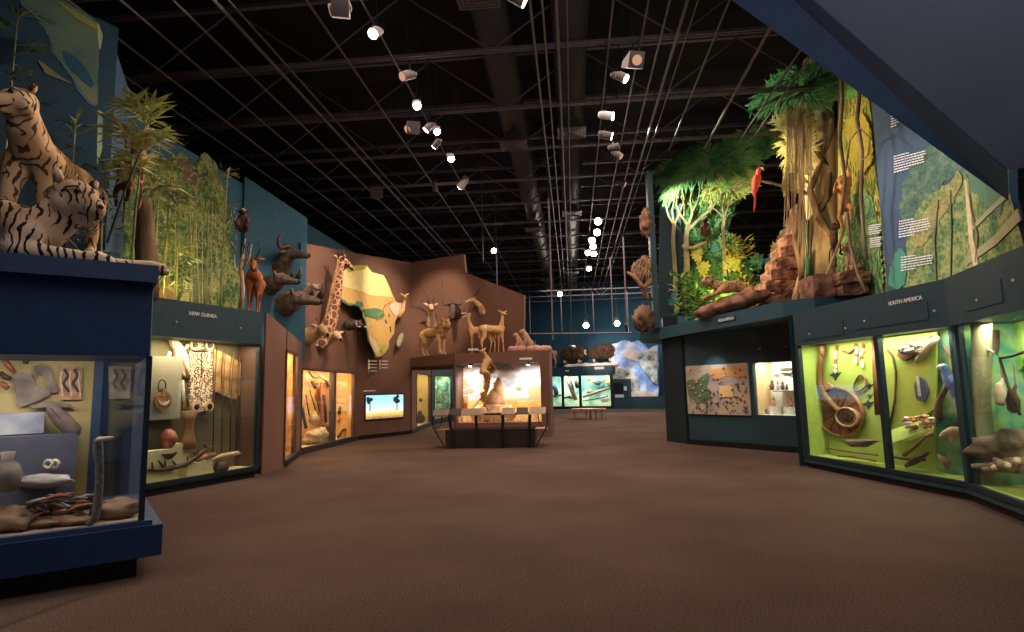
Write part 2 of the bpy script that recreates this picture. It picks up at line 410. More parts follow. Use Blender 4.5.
# tiger case, at the left edge of the picture
c0 = F(153, 575); BL = Pl(c0, c0+Vector((1.14, 1, 0)))
ZB0 = BL.pt(150, 521).z; ZB1 = BL.pt(150, 356).z; ZBT = BL.pt(157, 268).z
TU1 = uof(BL, 152); TU0 = TU1-3.2; TD = 2.2
t = thing('display_case', 'big deep blue display case carrying the two tigers', 'display case', P3(BL, TU1-1.5, TD/2, 0))
m = MB(); sbox(m, BL, TU0, TU1-.05, .06, TD, 0, BL.pt(150, 555).z); m.build('kick_board', M['black'], t, world=True)
m = MB(); sbox(m, BL, TU0, TU1+.13, -.06, TD, BL.pt(150, 555).z, ZB0-.03); m.build('base', M['blue'], t, world=True)
m = MB(); sbox(m, BL, TU0, TU1+.05, -.02, .06, ZB0-.03, ZB0+.012); m.build('sill', M['blueledge'], t, world=True)
m = MB(); sbox(m, BL, TU0, TU1-.04, -.02, TD, ZB1, ZBT-.16); m.build('header', M['blue'], t, world=True)
m = MB(); sbox(m, BL, TU0, TU1-.01, -.12, TD+.2, ZBT-.16, ZBT); m.build('top_ledge', M['blueledge'], t, world=True)
UB = uof(BL.off(-1.0), 97)+.0
UP = uof(BL.off(-1.06), 98)
m = MB(); sbox(m, BL, TU0, UP, 1.06, 1.10, ZB0-.03, ZB1)
m.build('back_panel', nm('ochre backing', [(.42, .32, .12), (.5, .4, .2)], 1.5, .8, 0, 0), t, world=True)
m = MB(); sbox(m, BL, TU0, TU1-.02, .06, 1.1, ZB0-.03, ZB0+.005); m.build('inner_floor', nm('sandy case floor', [(.22, .13, .09), (.38, .27, .17)], 3, .9, 0, .4), t, world=True)
for (u, w, r, mt) in ((TU1-.03, .02, .03, 'frame'), (UP, 1.06, .05, 'blueledge')):
    m = MB(); sbox(m, BL, u-r, u+r*.6, w-.015, w+.05, ZB0-.03, ZB1); m.build('post', M[mt], t, world=True)
m = MB(); sbox(m, BL, TU0, TU1-.05, .01, .02, ZB0, ZB1); m.build('glass_pane', M['glass'], t, world=True)
m = MB(); a = P3(BL, TU1-.02, .03, 0); b = P3(BL, UP+.03, 1.05, 0)
m.prism([a+Vector((0, 0, ZB0)), b+Vector((0, 0, ZB0)), b+Vector((0, 0, ZB1)), a+Vector((0, 0, ZB1))], BL.d*.01); m.build('glass_pane', M['glass'], t, world=True)
area(P3(BL, TU1-1.6, .3, ZB1-.04), P3(BL, TU1-1.6, .8, ZB0), 2.4, 26, (1, .85, .7), .2)

# New Guinea case
b0 = F(262, 476); NG = Pl(b0, b0+Vector((.295, 1, 0)))
NU1 = uof(NG, 260); NU0 = uof(NG, 141)
NZ0 = NG.pt(259, 467).z; NZ1 = NG.pt(259, 344).z; NZT = NG.pt(260, 312).z
ngc = case(NG, NU0, NU1, NZ0, NZ1, NZT, 1.1, 'dark teal case lettered NEW GUINEA with carved shield and bark cloth inside', back=nm('olive grey backing', [(.11, .09, .05), (.15, .12, .07)], 1, .8, 0, 0), inner='brown2', lightp=60, lightc=(1, .8, .5), fl='cream', idepth=.62)
lettering('NEW GUINEA', .095, NG, NG.pt(203, 316.5)+NG.n*.005, M['white'], ngc)
for px, py in ((176, 322), (240, 328)): MB().ball(NG.pt(px, py)+NG.n*.01, .02, n=8, m=6).build('header_lock', M['bone'], ngc, world=True)
# mural walls at the upper left
A_, B_, C_ = D(97, 380, 9.2), D(127, 380, 10.7), D(-60, 380, 7.9)
pw = Pl(C_, A_); pw2 = Pl(A_, B_)
m = wallquad(pw, C_, A_, 0, (pw.pt(-30, -40).z, pw.pt(98, 22).z)); struct('wall_mural', m, flat('slate map wall paint', (.03, .07, .10), .85))
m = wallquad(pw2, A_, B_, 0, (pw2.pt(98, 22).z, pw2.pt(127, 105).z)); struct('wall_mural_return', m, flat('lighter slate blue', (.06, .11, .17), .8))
# Africa walls
q = [F(262, 474), F(285, 467), F(300, 455), F(358, 440), F(410, 434)]
AF = [Pl(q[i], q[i+1]) for i in range(4)]
def zp(pl, x, y): return pl.pt(x, y).z
struct('wall_africa_pillar', wallquad(AF[0], q[0], q[1], 0, (zp(AF[0], 262, 311), zp(AF[0], 284, 330)), .04), M['brown'])
# angled window case
def wallcase(pl, pa, pb, px0, px1, pyb, pyt, ztl, label, back, lightp, depth=.9, lightc=(1, .72, .4), posts=(), wm='brown', zlo=None, fl='cream', ext=0, name='display_case', th=.12, fr=.02):
    """brown wall piece with a lit case set into it; pa,pb floor ends; px window edges"""
    t = thing(name, label, 'display case', (pa+pb)/2)
    ua = (Vector((pa[0], pa[1], 0))-pl.a).dot(pl.rot()); ub = (Vector((pb[0], pb[1], 0))-pl.a).dot(pl.rot())
    if ua > ub: ua, ub = ub, ua; ztl = ztl[::-1]
    u0, u1 = sorted((uof(pl, px0), uof(pl, px1))); z0 = zp(pl, (px0+px1)/2, pyb); z1 = zp(pl, (px0+px1)/2, pyt)
    m = MB()
    def piece(a, b, za, zb, zc=None):
        if b-a < .004: return
        zc = zb if zc is None else zc
        m.prism([P3(pl, a, 0, za), P3(pl, b, 0, za), P3(pl, b, 0, zc), P3(pl, a, 0, zb)], -pl.n*th)
    def zt(u): return ztl[0]+(ztl[1]-ztl[0])*(u-ua)/(ub-ua)
    piece(ua, u0, 0, zt(ua), zt(u0)); piece(u1, ub, 0, zt(u1), zt(ub)); piece(u0, u1, 0, z0); piece(u0, u1, z1, zt(u0), zt(u1))
    m.build('surround', M[wm], t, world=True)
    m = MB(); sbox(m, pl, ua, ub, -.03, .1, 0, .14); m.build('kick_board', M['black'], t, world=True)
    m = MB(); sbox(m, pl, u0-ext, u1+ext, depth-.04, depth, z0-.1, z1+.1); m.build('back_panel', back, t, world=True)
    m = MB(); sbox(m, pl, u0-ext, u1+ext, .12, depth-.04, z0-.04, z0); m.build('inner_floor', M[fl], t, world=True)
    m = MB(); sbox(m, pl, u0-ext, u1+ext, .12, depth-.04, z1+.06, z1+.1); m.build('case_roof', M['brown2'], t, world=True)
    for a in (u0-ext-.03, u1+ext):
        m = MB(); sbox(m, pl, a, a+.03, .12, depth, z0-.04, z1+.1); m.build('side_panel', back, t, world=True)
    m = MB()
    for (a, b, c, d) in ((u0-.03, u0+.02, z0, z1), (u1-.02, u1+.03, z0, z1), (u0, u1, z0-.03, z0+.03), (u0, u1, z1-.03, z1+.03)): sbox(m, pl, a, b, -fr, .04, c, d)
    m.build('window_frame', M['brown2' if wm == 'brown' else 'frame'], t, world=True)
    for pz in posts:
        m = MB(); uu = uof(pl, pz); sbox(m, pl, uu-.09, uu+.09, -.02, .14, z0, z1); m.build('mullion', M['brown2' if wm == 'brown' else 'frame'], t, world=True)
    m = MB(); sbox(m, pl, u0, u1, .03, .04, z0, z1); m.build('glass_pane', M['glass'], t, world=True)
    if lightp: area(P3(pl, (u0+u1)/2, depth*.35, z1+.05), P3(pl, (u0+u1)/2, depth*.8, z0), (u1-u0)*.9, lightp, lightc, .15)
    return t
ORB = nm('orange ochre backing', [(.6, .26, .06), (.75, .42, .13)], 1.2, .8, 0, .1)
wallcase(AF[1], q[1], q[2], 286, 297, 458, 352, (zp(AF[0], 284, 330), zp(AF[1], 299, 341)), 'narrow brown case with a tall lit window angled between two walls', ORB, 90, .75, th=.02, fr=.005, ext=.0)
wallcase(AF[2], q[2], q[3], 301.5, 354.5, 443, 371, (zp(AF[2], 304, 243), zp(AF[2], 357, 252)), 'brown wall case with two orange lit windows of pots and spears below the giraffe', ORB, 110, .75, posts=(334.5,))
# map wall with the screen
m = wallquad(AF[3], q[3], q[4], 0, (zp(AF[2], 357, 252), zp(AF[3], 408, 262)), .15); struct('wall_africa_map', m, M['brown'])
m = wallquad(AF[3].off(.02), q[3]+AF[3].n*.02, q[4]+AF[3].n*.02, 0, .14, .02); struct('baseboard_africa', m, M['black'])
# kudu wall
k0 = q[4]; kd = Vector((2.16, -.45, 0)).normalized(); KU = Pl(k0, k0+kd)
def kf(px): v = KU.pt(px, 390); return Vector((v.x, v.y, 0))
P = [k0+Vector((0, 0, 2.4)), kf(524)+Vector((0, 0, 2.4))] + [KU.pt(*p) for p in ((524, 295), (465.5, 272.5), (463.5, 254))] + [KU.pt(408, 263)]
struct('wall_kudu', MB().prism(P, -KU.n*.2), M['brown'])
# ------------------------------------------------------------------ savanna island under the kudu wall
isl = F(551, 437); IS = Pl(isl, isl+Vector((-1, .03, 0)))
ci = IS.pt(454, 390); ci = Vector((ci.x, ci.y, 0)); q4 = q[4]
IC = Pl(ci, q4+Vector((.02, -.02, 0)))
DZ = IS.pt(500, 352).z; HZ = IS.pt(500, 362.3).z; u541 = uof(IS, 541); u455 = uof(IS, 455); u552 = uof(IS, 550.5)
t = thing('display_case', 'brown open fronted savanna diorama under the kudu wall', 'display case', P3(IS, (u455+u541)/2, .7, 0))
m = MB(); sbox(m, IS, u455, u552, 0, 1.35, HZ, DZ); m.build('header', M['brown'], t, world=True)
m = MB(); sbox(m, IS, u541, u552, 0, 1.35, 0, HZ); m.build('side_wall', M['brown'], t, world=True)
m = MB(); sbox(m, IS, u455-.05, u455+.02, 0, 1.35, 0, HZ); m.build('side_wall', M['brown2'], t, world=True)
m = MB(); sbox(m, IS, u455, u541, 0, 1.3, 0, .5); m.build('base', M['brown'], t, world=True)
def sky_mat():
    m, nt, b = _nt('painted savanna scene', .9)
    tc = nt.nodes.new('ShaderNodeTexCoord'); sp = nt.nodes.new('ShaderNodeSeparateXYZ'); nt.links.new(tc.outputs['Object'], sp.inputs[0])
    n = tex(nt, 'Noise', coords(nt, (1, 1, 2.2)), Scale=1.6, Detail=5)
    cl = ramp(nt, n.outputs['Fac'], [(.42, (.30, .36, .46)), (.6, (.72, .68, .62))])
    n2 = tex(nt, 'Noise', coords(nt, (1, 1, 3)), Scale=3, Detail=5)
    gr = ramp(nt, n2.outputs['Fac'], [(.35, (.6, .27, .05)), (.65, (.8, .48, .14))])
    mp = ramp(nt, sp.outputs[2], [(.0, (0, 0, 0)), (1, (1, 1, 1))])
    mr = nt.nodes.new('ShaderNodeMapRange'); mr.inputs[1].default_value = 1.12; mr.inputs[2].default_value = 1.36
    nt.links.new(sp.outputs[2], mr.inputs[0])
    mx = nt.nodes.new('ShaderNodeMixRGB'); nt.links.new(mr.outputs[0], mx.inputs[0]); nt.links.new(gr, mx.inputs[1]); nt.links.new(cl, mx.inputs[2])
    nt.links.new(mx.outputs[0], b.inputs['Base Color']); return m
m = MB(); sbox(m, IS, u455, u541, 1.3, 1.35, .5, HZ); sv = m.build('painted_backdrop', sky_mat(), t, world=True)
m = MB(); sbox(m, IS, u455, u541, 0, 1.3, HZ-.02, HZ); m.build('case_roof', M['brown2'], t, world=True)
dk = [ci, q4, KU.pt(412, 390), KU.pt(470, 390), Vector((IS.pt(455, 390).x, IS.pt(455, 390).y+1.35, 0))]
for v in dk: v.z = 0
struct('wall_canopy', MB().prism([Vector((v.x, v.y, HZ)) for v in dk], (0, 0, DZ-HZ)), M['brown'])
for px, lab in ((470, 'left lit downlight can under the savanna diorama header'), (528, 'right lit downlight can under the savanna diorama header')):
    p = IS.off(-.35).pt(px, 364); p.z = HZ-.02
    o = thing('downlight', lab, 'lamp', p)
    MB().tube([p, p-Vector((0, 0, .07))], .07, 14).build('lamp_can', M['black'], o, world=True)
    MB().tube([p-Vector((0, 0, .07)), p-Vector((0, 0, .085))], .055, 14).build('lamp_lens', emit('diorama lamp', (1, .9, .75), 25), o, world=True)
    spot(p-Vector((0, 0, .11)), p+Vector((.1, 1.1, -1.9)), 330, 130, (1, .82, .68))
# corridor cases under the canopy
yb0, yb1 = F(412, 433.5), F(431, 426.2)
YC = Pl(yb0, yb1)
wallcase(YC, yb0, yb1, 416.5, 430.5, 425, 374, (2.7, 2.7), 'corridor case with yellow backing and standing bird under the canopy', nm('yellow backing', [(.72, .5, .16), (.8, .62, .28)], 1, .8, 0, 0), 60, .9, lightc=(1, .8, .45))
gb0, gb1 = F(432, 424.5), F(457, 420)
GC = Pl(gb0, gb1)
wallcase(GC, gb0, gb1, 434.5, 452, 418, 376, (3.4, 3.4), 'dark teal corridor case with green jungle plants left of the savanna diorama', nm('green jungle backing', [(.05, .12, .07), (.3, .4, .2), (.5, .55, .3)], 2.5, .8, 0, 0), 60, .9, wm='teal', lightc=(.9, 1, .8))

# reader rail in front of the island
t = thing('reader_rail', 'dark metal reader rail with slanted text plates in front of the savanna diorama', 'reader rail', (-2.35, 16.9, 0))
X0, X1, Y0 = F(447, 448).x, F(535, 448).x, 16.75
m = MB().bbox((X0, Y0, 0), (X1, Y0+.06, .52)); m.build('front_panel', nm('dark trough panel', [(.012, .009, .008), (.022, .015, .013)], 2, .6, 0, 0), t, world=True)
m = MB().bbox((X0, Y0+1.0, 0), (X1, Y0+1.06, .52)); m.build('rear_panel', M['brown2'], t, world=True)
m = MB().bbox((X0, Y0+.06, .0), (X1, Y0+1.0, .4)); m.build('trough_bed', M['rock'], t, world=True)
for xx in (X0-.32, X1): MB().bbox((xx, Y0+.05, .42), (xx+.32, Y0+.9, .5)).build('side_shelf', M['wood'], t, world=True)
for k in range(4):
    x = X0+.12+(X1-X0-.24)*k/3
    dx = (.12, .05, -.03, -.06)[k]
    MB().tube([(x+dx, Y0-.03, 0), (x, Y0-.05, .9)], .042, 8).build('leg', M['black'], t, world=True)
for (xa, xb) in ((X0-.02, X0-.34), (X1+.02, X1+.34)):
    m = MB().tube([(xa, Y0, .02), (xb, Y0, .6), (xb-.02*(1 if xb < xa else -1), Y0-.05, .92)], .022, 6); m.build('brace', M['frame'], t, world=True)
    MB().tube([(xb, Y0, .55), (xb+.2*(1 if xb < xa else -1), Y0, .62), (xb+.25*(1 if xb < xa else -1), Y0, .9)], .016, 6).build('brace', M['frame'], t, world=True)
m = MB().box(((X0+X1)/2, Y0-.04, .93), (X1-X0+.72, .05, .05)); m.build('rail', M['black'], t, world=True)
xs = [X0-.36, X0+.12, X0+.45, X0+1.12, X1-.93, X1-.52, X1-.16, X1+.36]
cols = [(.2, .15, .12), (.05, .035, .03), (.3, .23, .17), None, (.33, .26, .19), (.06, .04, .035), (.38, .30, .22)]
for k in range(7):
    if cols[k] is None: continue
    a, b = xs[k]+.02, xs[k+1]-.02
    if k == 6: b = xs[7]-.05
    pl_ = MB().box(((a+b)/2, Y0+.02, 1.0), (b-a, .30, .02), rx=math.radians(35)).build('text_plate', fm(*cols[k]), t, world=True)
    m = MB()
    for r in range(5): m.box(((a+b)/2-(b-a)*.04, Y0+.02+(r-2)*.045, 1.0+(r-2)*.032+.012), ((b-a)*.8-(.05 if r % 2 else 0), .010, .003), rx=math.radians(35))
    m.build('printed_text_lines', fm(.1, .07, .05), pl_, world=True)

# ------------------------------------------------------------------ polar wall at the back
def bz(y, px=600): return BACK.pt(px, y).z
icy = nm('pale aqua backing', [(.15, .38, .36), (.55, .75, .6), (.85, .85, .65)], .9, .8, 0, 0)
t = case(BACK, uof(BACK, 541), uof(BACK, 613.5), bz(406.5), bz(375), bz(365.5), 1.6, 'teal polar case with three bright windows under the musk oxen', posts=(uof(BACK, 563), uof(BACK, 580.5)), back=icy, lightp=190, lightc=(.85, 1, .9), post_w=.2, fl='cream', plinth=.1)
struct('wall_polar', wallquad(BACK, BACK.pt(613.5, 400), BACK.pt(629.5, 400), 0, bz(379, 620), .6), M['teal'])
struct('wall_polar_low', wallquad(BACK, BACK.pt(629, 400), BACK.pt(669, 400), 0, bz(396.5, 645), .6), M['teal'])
for px0, px1, y0, y1, lab in ((615.5, 624, 397.5, 394.5, 'small pale text panel on the niche wall beside the polar case'), (624.6, 627.3, 390.5, 386.5, 'small square label high on the niche wall beside the polar case')):
    m = MB(); sbox(m, BACK.off(.04), uof(BACK, px0), uof(BACK, px1), 0, .03, BACK.pt(620, y0).z, BACK.pt(620, y1).z)
    tag(m.build('wall_label', fm(.6, .6, .58)), lab, 'label')
m = MB(); sbox(m, BACK.off(.04), uof(BACK, 614), uof(BACK, 623.5), 0, .04, BACK.pt(620, 393.5).z, BACK.pt(620, 383).z)
tag(m.build('wall_screen', M['black']), 'black screen on the niche wall beside the polar case', 'screen')
for px0, px1, y0, y1, lab in ((596, 605.5, 369.3, 366.8, 'wide pale label on the header under the right musk ox'), (566.5, 570, 370.4, 368.8, 'small pale label on the header under the left musk ox')):
    m = MB(); sbox(m, BACK.off(.05), uof(BACK, px0), uof(BACK, px1), 0, .03, BACK.pt(600, y0).z, BACK.pt(600, y1).z)
    tag(m.build('case_label', fm(.5, .48, .42)), lab, 'label')
# iceberg relief
def cut(pl, pts, mat, name='painted_shape', parent=None, th=.03, off=0.0, sc=0.0, step=3.0, seed=0):
    """a flat painted cutout with its outline given in survey points; sc = scalloped edge"""
    pl = pl.off(off) if off else pl
    if sc:
        rnd = random.Random(seed); out = []
        for i, a in enumerate(pts):
            b = pts[(i+1) % len(pts)]; L = math.hypot(b[0]-a[0], b[1]-a[1]); n = max(1, int(L/step))
            nx, ny = (b[1]-a[1])/(L+1e-6), -(b[0]-a[0])/(L+1e-6)
            for k in range(n):
                f = k/n; h = sc*(rnd.random()-.3) if k else 0
                out.append((a[0]+(b[0]-a[0])*f+nx*h, a[1]+(b[1]-a[1])*f+ny*h))
        pts = out
    P = [pl.pt(*p) for p in pts]
    mb = MB(); mb.prism(P, -pl.n*th)
    return mb.build(name, mat, parent, world=parent is not None)
ice = nm('blue white ice', [(.12, .22, .5), (.3, .42, .75), (.75, .8, .9)], 1.1, .6, 0, .5, bd=.2)
snowm = nm('peach snow', [(.5, .38, .34), (.85, .7, .62)], 1.4, .8, 0, .5, bd=.1)  # snow in mottled peach tones
crag = nm('grey green crag', [(.12, .15, .12), (.4, .42, .38), (.6, .55, .5)], 2.2, .8, 0, .6, bd=.1)
t = thing('iceberg_diorama', 'painted ice cliff and snow slope right of the musk oxen', 'diorama', BACK.pt(640, 396)*1)
B2 = BACK.off(-.7)
cut(B2, [(606, 345), (617, 343), (621, 341), (625, 340), (631, 343), (637, 340.5), (643, 344), (648, 349), (658, 345), (658, 396.5), (629, 396.5), (629, 380), (614, 380), (614, 368)], ice, 'ice_cliff', t, .3, sc=.8, step=2, seed=4)
cut(B2, [(624, 352), (634, 349), (640, 356), (650, 350), (657, 347), (657, 372), (650, 360), (641, 362), (633, 360), (624, 357)], snowm, 'snow_field', t, .05, .05, sc=.6, step=2)
cut(B2, [(615, 366), (626, 368), (637, 378), (636, 381), (615, 379)], snowm, 'snow_slope', t, .05, .1, sc=.4, step=2)
cut(B2, [(615, 367), (624, 369), (630, 374), (622, 378), (615, 378)], crag, 'crag_face', t, .05, .14, sc=.5, step=2)
cut(B2, [(637, 354), (646, 352), (657, 350), (657, 385), (651, 380), (644, 371), (639, 362)], crag, 'crag_face', t, .05, .12, sc=.6, step=2)
cut(B2, [(631, 381), (638, 377), (640, 392), (636, 395), (631, 394)], crag, 'crag_face', t, .05, .16, sc=.6, step=2)
cut(B2, [(630, 392), (645, 391), (657, 393), (657, 396.5), (630, 396.5)], snowm, 'snow_field', t, .05, .2, sc=.4, step=2)
m = MB()
p0, p1 = BACK.off(-.6).pt(570, 366), BACK.off(-.6).pt(612, 366)
for k in range(12):
    p = p0.lerp(p1, k/11); m.rock((p.x, p.y, bz(365.5)+.02), (1.0, 1.1, .35+.25*random.random()), k, 12, 8)
tag(m.build('snow_bank', snowm, smooth=True), 'snowy ground the two musk oxen stand on', 'snow', kind='stuff')

# ------------------------------------------------------------------ Mesoamerica wall and ledge (right)
mc, m2, m3 = F(667, 441), F(687, 444), F(801, 453)
ME0, ME = Pl(mc, m2), Pl(m2, m3)
struct('wall_mesoamerica_end', wallquad(ME0, mc, m2, 0, 2.97, .3), M['black'] if False else flat('very dark teal', (.010, .022, .028), .7))
t = thing('display_case', 'dark teal wall with painted map panel and lit figurine case below the Mesoamerica ledge', 'display case', (m2+m3)/2)
ea, eb = uof(ME, 754.5), uof(ME, 796)
ua, ub = uof(ME, 687.6), uof(ME, 806)
ez0, ez1 = ME.pt(775, 415.3).z, ME.pt(775, 362).z
m = MB(); sbox(m, ME, ua, ea, 0, .1, 0, 2.97); sbox(m, ME, eb, ub, 0, .1, 0, 2.97); sbox(m, ME, ea, eb, 0, .1, 0, ez0); sbox(m, ME, ea, eb, 0, .1, ez1, 2.97)
m.build('surround', M['teal'], t, world=True)
m = MB(); sbox(m, ME, ua, ub, -.04, .02, 0, .14); m.build('kick_board', M['black'], t, world=True)
greyb = fm(.62, .62, .55)
m = MB(); sbox(m, ME, ea, eb, .75, .8, ez0-.1, ez1+.1); m.build('back_panel', greyb, t, world=True)
m = MB(); sbox(m, ME, ea, eb, .1, .75, ez0-.05, ez0); m.build('inner_floor', fm(.7, .66, .55), t, world=True)
m = MB(); sbox(m, ME, ea-.03, ea+.02, .1, .8, ez0-.05, ez1+.1); m.build('side_panel', fm(.7, .5, .25), t, world=True)
m = MB(); sbox(m, ME, eb, eb+.04, .1, .8, ez0-.05, ez1+.1); m.build('side_panel', greyb, t, world=True)
m = MB(); sbox(m, ME, ea, eb, .1, .8, ez1+.07, ez1+.1); m.build('case_roof', M['black'], t, world=True)
zs = ME.pt(780, 391).z
m = MB(); sbox(m, ME, ea+.3, eb, .35, .75, zs-.02, zs); m.build('shelf', M['black'], t, world=True)
m = MB()
for y in (368.5, 373): z = ME.pt(775, y).z; sbox(m, ME, ea+.32, ea+.85, .66, .75, z-.012, z+.012)
m.build('wall_slat', M['black'], t, world=True)
m = MB(); sbox(m, ME, ea, eb, .03, .04, ez0, ez1); m.build('glass_pane', M['glass'], t, world=True)
area(P3(ME, (ea+eb)/2, .3, ez1+.04), P3(ME, (ea+eb)/2, .6, ez0), eb-ea-.1, 26, (1, .92, .78), .12)
for px, y in ((760, 349), (786, 346.5)): MB().ball(ME.pt(px, y)+ME.n*.01, .022, n=8, m=6).build('header_lock', M['bone'], t, world=True)
# map panel
mz0, mz1 = ME.pt(718, 414.5).z, ME.pt(718, 364.5).z
t = thing('painted_map_board', 'painted map mural panel left of the lit figurine case', 'map', ME.pt(718, 414))
m = MB(); sbox(m, ME.off(.05), uof(ME, 688.5), uof(ME, 751), 0, .05, mz0, mz1); m.build('board', nm('tan grey painted map', [(.26, .24, .21), (.42, .36, .27), (.5, .38, .22)], 1.6, .8, 0, 0), t, world=True)
M5 = ME.off(.055)
cut(M5, [(686.5, 382), (690, 379), (697, 381), (701, 377), (708, 372), (709, 379), (706, 386), (711, 392), (709, 399), (703, 403), (695, 401), (689, 396)], nm('map sea green', [(.05, .12, .06), (.13, .2, .08)], 3, .8, 0, 0), 'map_sea', t, .01, .006, sc=.8, step=2, seed=3)
cut(M5, [(708, 370), (722, 368), (745, 367), (747, 374), (738, 378), (728, 376), (716, 380), (709, 376)], fm(.55, .28, .10), 'map_land', t, .01, .004, sc=.8, step=2, seed=5)
cut(M5, [(719, 386), (733, 385.5), (733, 397), (719, 397.3)], fm(.75, .5, .2), 'map_legend', t, .012, .012)
rnd = random.Random(5); m = MB()
for k in range(60):
    c = (.4, .2, .1)
    px, py = rnd.uniform(690, 748), rnd.uniform(368, 413)
    m.ball(M5.pt(px, py)+ME.n*.008, .018+.02*rnd.random(), (1, 1, 1), 6, 4)
m.build('painted_marks', fm(.35, .12, .06), t, world=True)  # random dots painted over the map board
m = MB()
for k in range(50): m.ball(M5.pt(rnd.uniform(690, 748), rnd.uniform(385, 413))+ME.n*.006, .018+.02*rnd.random(), n=6, m=4)
m.build('painted_marks', fm(.10, .14, .05), t, world=True)
m = MB()
for k in range(8): m.ball(M5.pt((697, 701, 694, 703, 690, 700, 704, 696)[k], (382, 385, 388, 391, 386, 396, 380, 393)[k])+ME.n*.012, .028, n=8, m=5)
m.build('painted_flowers', fm(.75, .35, .2), t, world=True)
spot(ME.pt(716, 345)+ME.n*.6, ME.pt(716, 385), 42, 75, (.95, .95, 1))

# the ledge itself
L0, L1, L2 = F(640, 332, 3.3), F(782, 301, 3.3), F(814, 297.3, 3.3)
bk1, bk2 = Vector((3.0, 20.2, 3.3)), Vector((7.5, 15.5, 3.3))
def dn(v): return Vector((v.x, v.y, 2.97))
struct('wall_mesoamerica_ledge', MB().prism([dn(v) for v in (L0, L1, L2, L2+Vector((1.6, .1, 0)), bk2, bk1)], (0, 0, .33)), flat('ledge teal', (.025, .075, .10), .5))
LP = Pl(L0, L1)
t = thing('ledge_sign', 'small sign lettered MESOAMERICA on the teal ledge', 'sign', LP.pt(727, 319))
pb = LP.off(.02)
m = MB(); sbox(m, pb, uof(LP, 716, 320), uof(LP, 736, 320), 0, .015, LP.pt(726, 321.6).z, LP.pt(726, 317.4).z); m.build('sign_board', M['teal'], t, world=True)
lettering('MESOAMERICA', .095, LP, LP.off(.022).pt(726, 320.6), M['white'], t, .003)

# ------------------------------------------------------------------ South America cases
s1, s2 = F(800, 466), F(968, 501)
SA = Pl(s1, s2); s3 = s2+Vector((-.36, -1.9, 0))*1.15; SB = Pl(s2, s3)
SZ0, SZ1, SZT = SA.pt(880, 469).z, SA.pt(880, 335).z, SA.pt(880, 293).z
limeM = nm('lime green backing', [(.40, .50, .08), (.5, .6, .14)], .8, .8, 0, 0)
sac = case(SA, uof(SA, 799.5), uof(SA, 967), SZ0, SZ1, SZT, 1.35, 'teal case lettered SOUTH AMERICA with two lime green windows', posts=(uof(SA, 882),), back=limeM, inner='lime', lightp=60, lightc=(1, .95, .7), fl='lime', post_w=.1, plinth=.1, idepth=.55, sides=(0,))
lettering('SOUTH AMERICA', .085, SA, SA.pt(905, 302.5)+SA.n*.006, M['white'], sac)
sbl = (s3-s2).length
su = sorted([(Vector((v[0], v[1], 0))-SB.a).dot(SB.rot()) for v in (s2, s3)])
junM = nm('painted jungle backing', [(.03, .10, .07), (.08, .28, .16), (.3, .45, .15), (.1, .3, .35)], 1.8, .8, 0, 0)
sbc = case(SB, su[0]+.02, su[1], SZ0, SZ1, SZT, 1.5, 'teal jungle case with tree trunk and toucan at the right edge', back=junM, inner=junM, lightp=55, lightc=(1, .95, .75), fl='lime', post_w=.1, plinth=.1, idepth=.8)
for px, py in ((810, 334), (846, 328.5), (865, 321), (935, 311)): MB().ball(SA.pt(px, py)+SA.n*.01, .02, n=8, m=6).build('header_lock', M['bone'], sac, world=True)
for px, py in ((978, 300), (1014, 280)): MB().ball(SB.pt(px, py)+SB.n*.01, .018, n=8, m=6).build('header_lock', M['bone'], sbc, world=True)
for (pl_, xa, xb, ya, yb, cs) in ((SA, 806, 850, 333, 326, sac), (SA, 862, 938, 321, 309, sac), (SB, 976, 1016, 301, 284, sbc)):
    m = MB(); z_ = pl_.pt((xa+xb)/2, (ya+yb)/2).z; sbox(m, pl_.off(.012), uof(pl_, xa), uof(pl_, xb), 0, .012, z_-.13, z_+.13); m.build('access_panel', M['teal'], cs, world=True)
# side wall between ledge and first case
struct('wall_case_end', MB().prism([Vector((s1.x, s1.y+.02, 0)), Vector((s1.x+.9, s1.y+.25, 0)), Vector((6.2, 14.0, 0)), Vector((5.2, 14.5, 0))], (0, 0, 2.96)), M['teal'])

# text wall behind
TX0, TX1 = SA.off(-1.5), SB.off(-1.5)
pa = TX0.pt(880, 300); pb_ = TX0.pt(962, 300); pa.z = pb_.z = 0
wz = 2.6
dblue = flat('text wall slate blue', (.045, .075, .12), .8)
Pt = [TX0.pt(888, 300), TX0.pt(965, 300), TX0.pt(965, 60), TX0.pt(868, 60)]
struct('wall_text', MB().prism(Pt, -TX0.n*.1), dblue)
hinge = TX0.pt(965, 300); TXB = Pl(Vector((hinge.x, hinge.y, 0)), Vector((hinge.x, hinge.y, 0))+SB.d)
Pt = [TXB.pt(964.5, 300), TXB.pt(1024, 249), TXB.pt(1009.5, 199), TXB.pt(1008, 120), TXB.pt(964.5, 60)]
struct('wall_text_return', MB().prism(Pt, -TXB.n*.1), dblue)

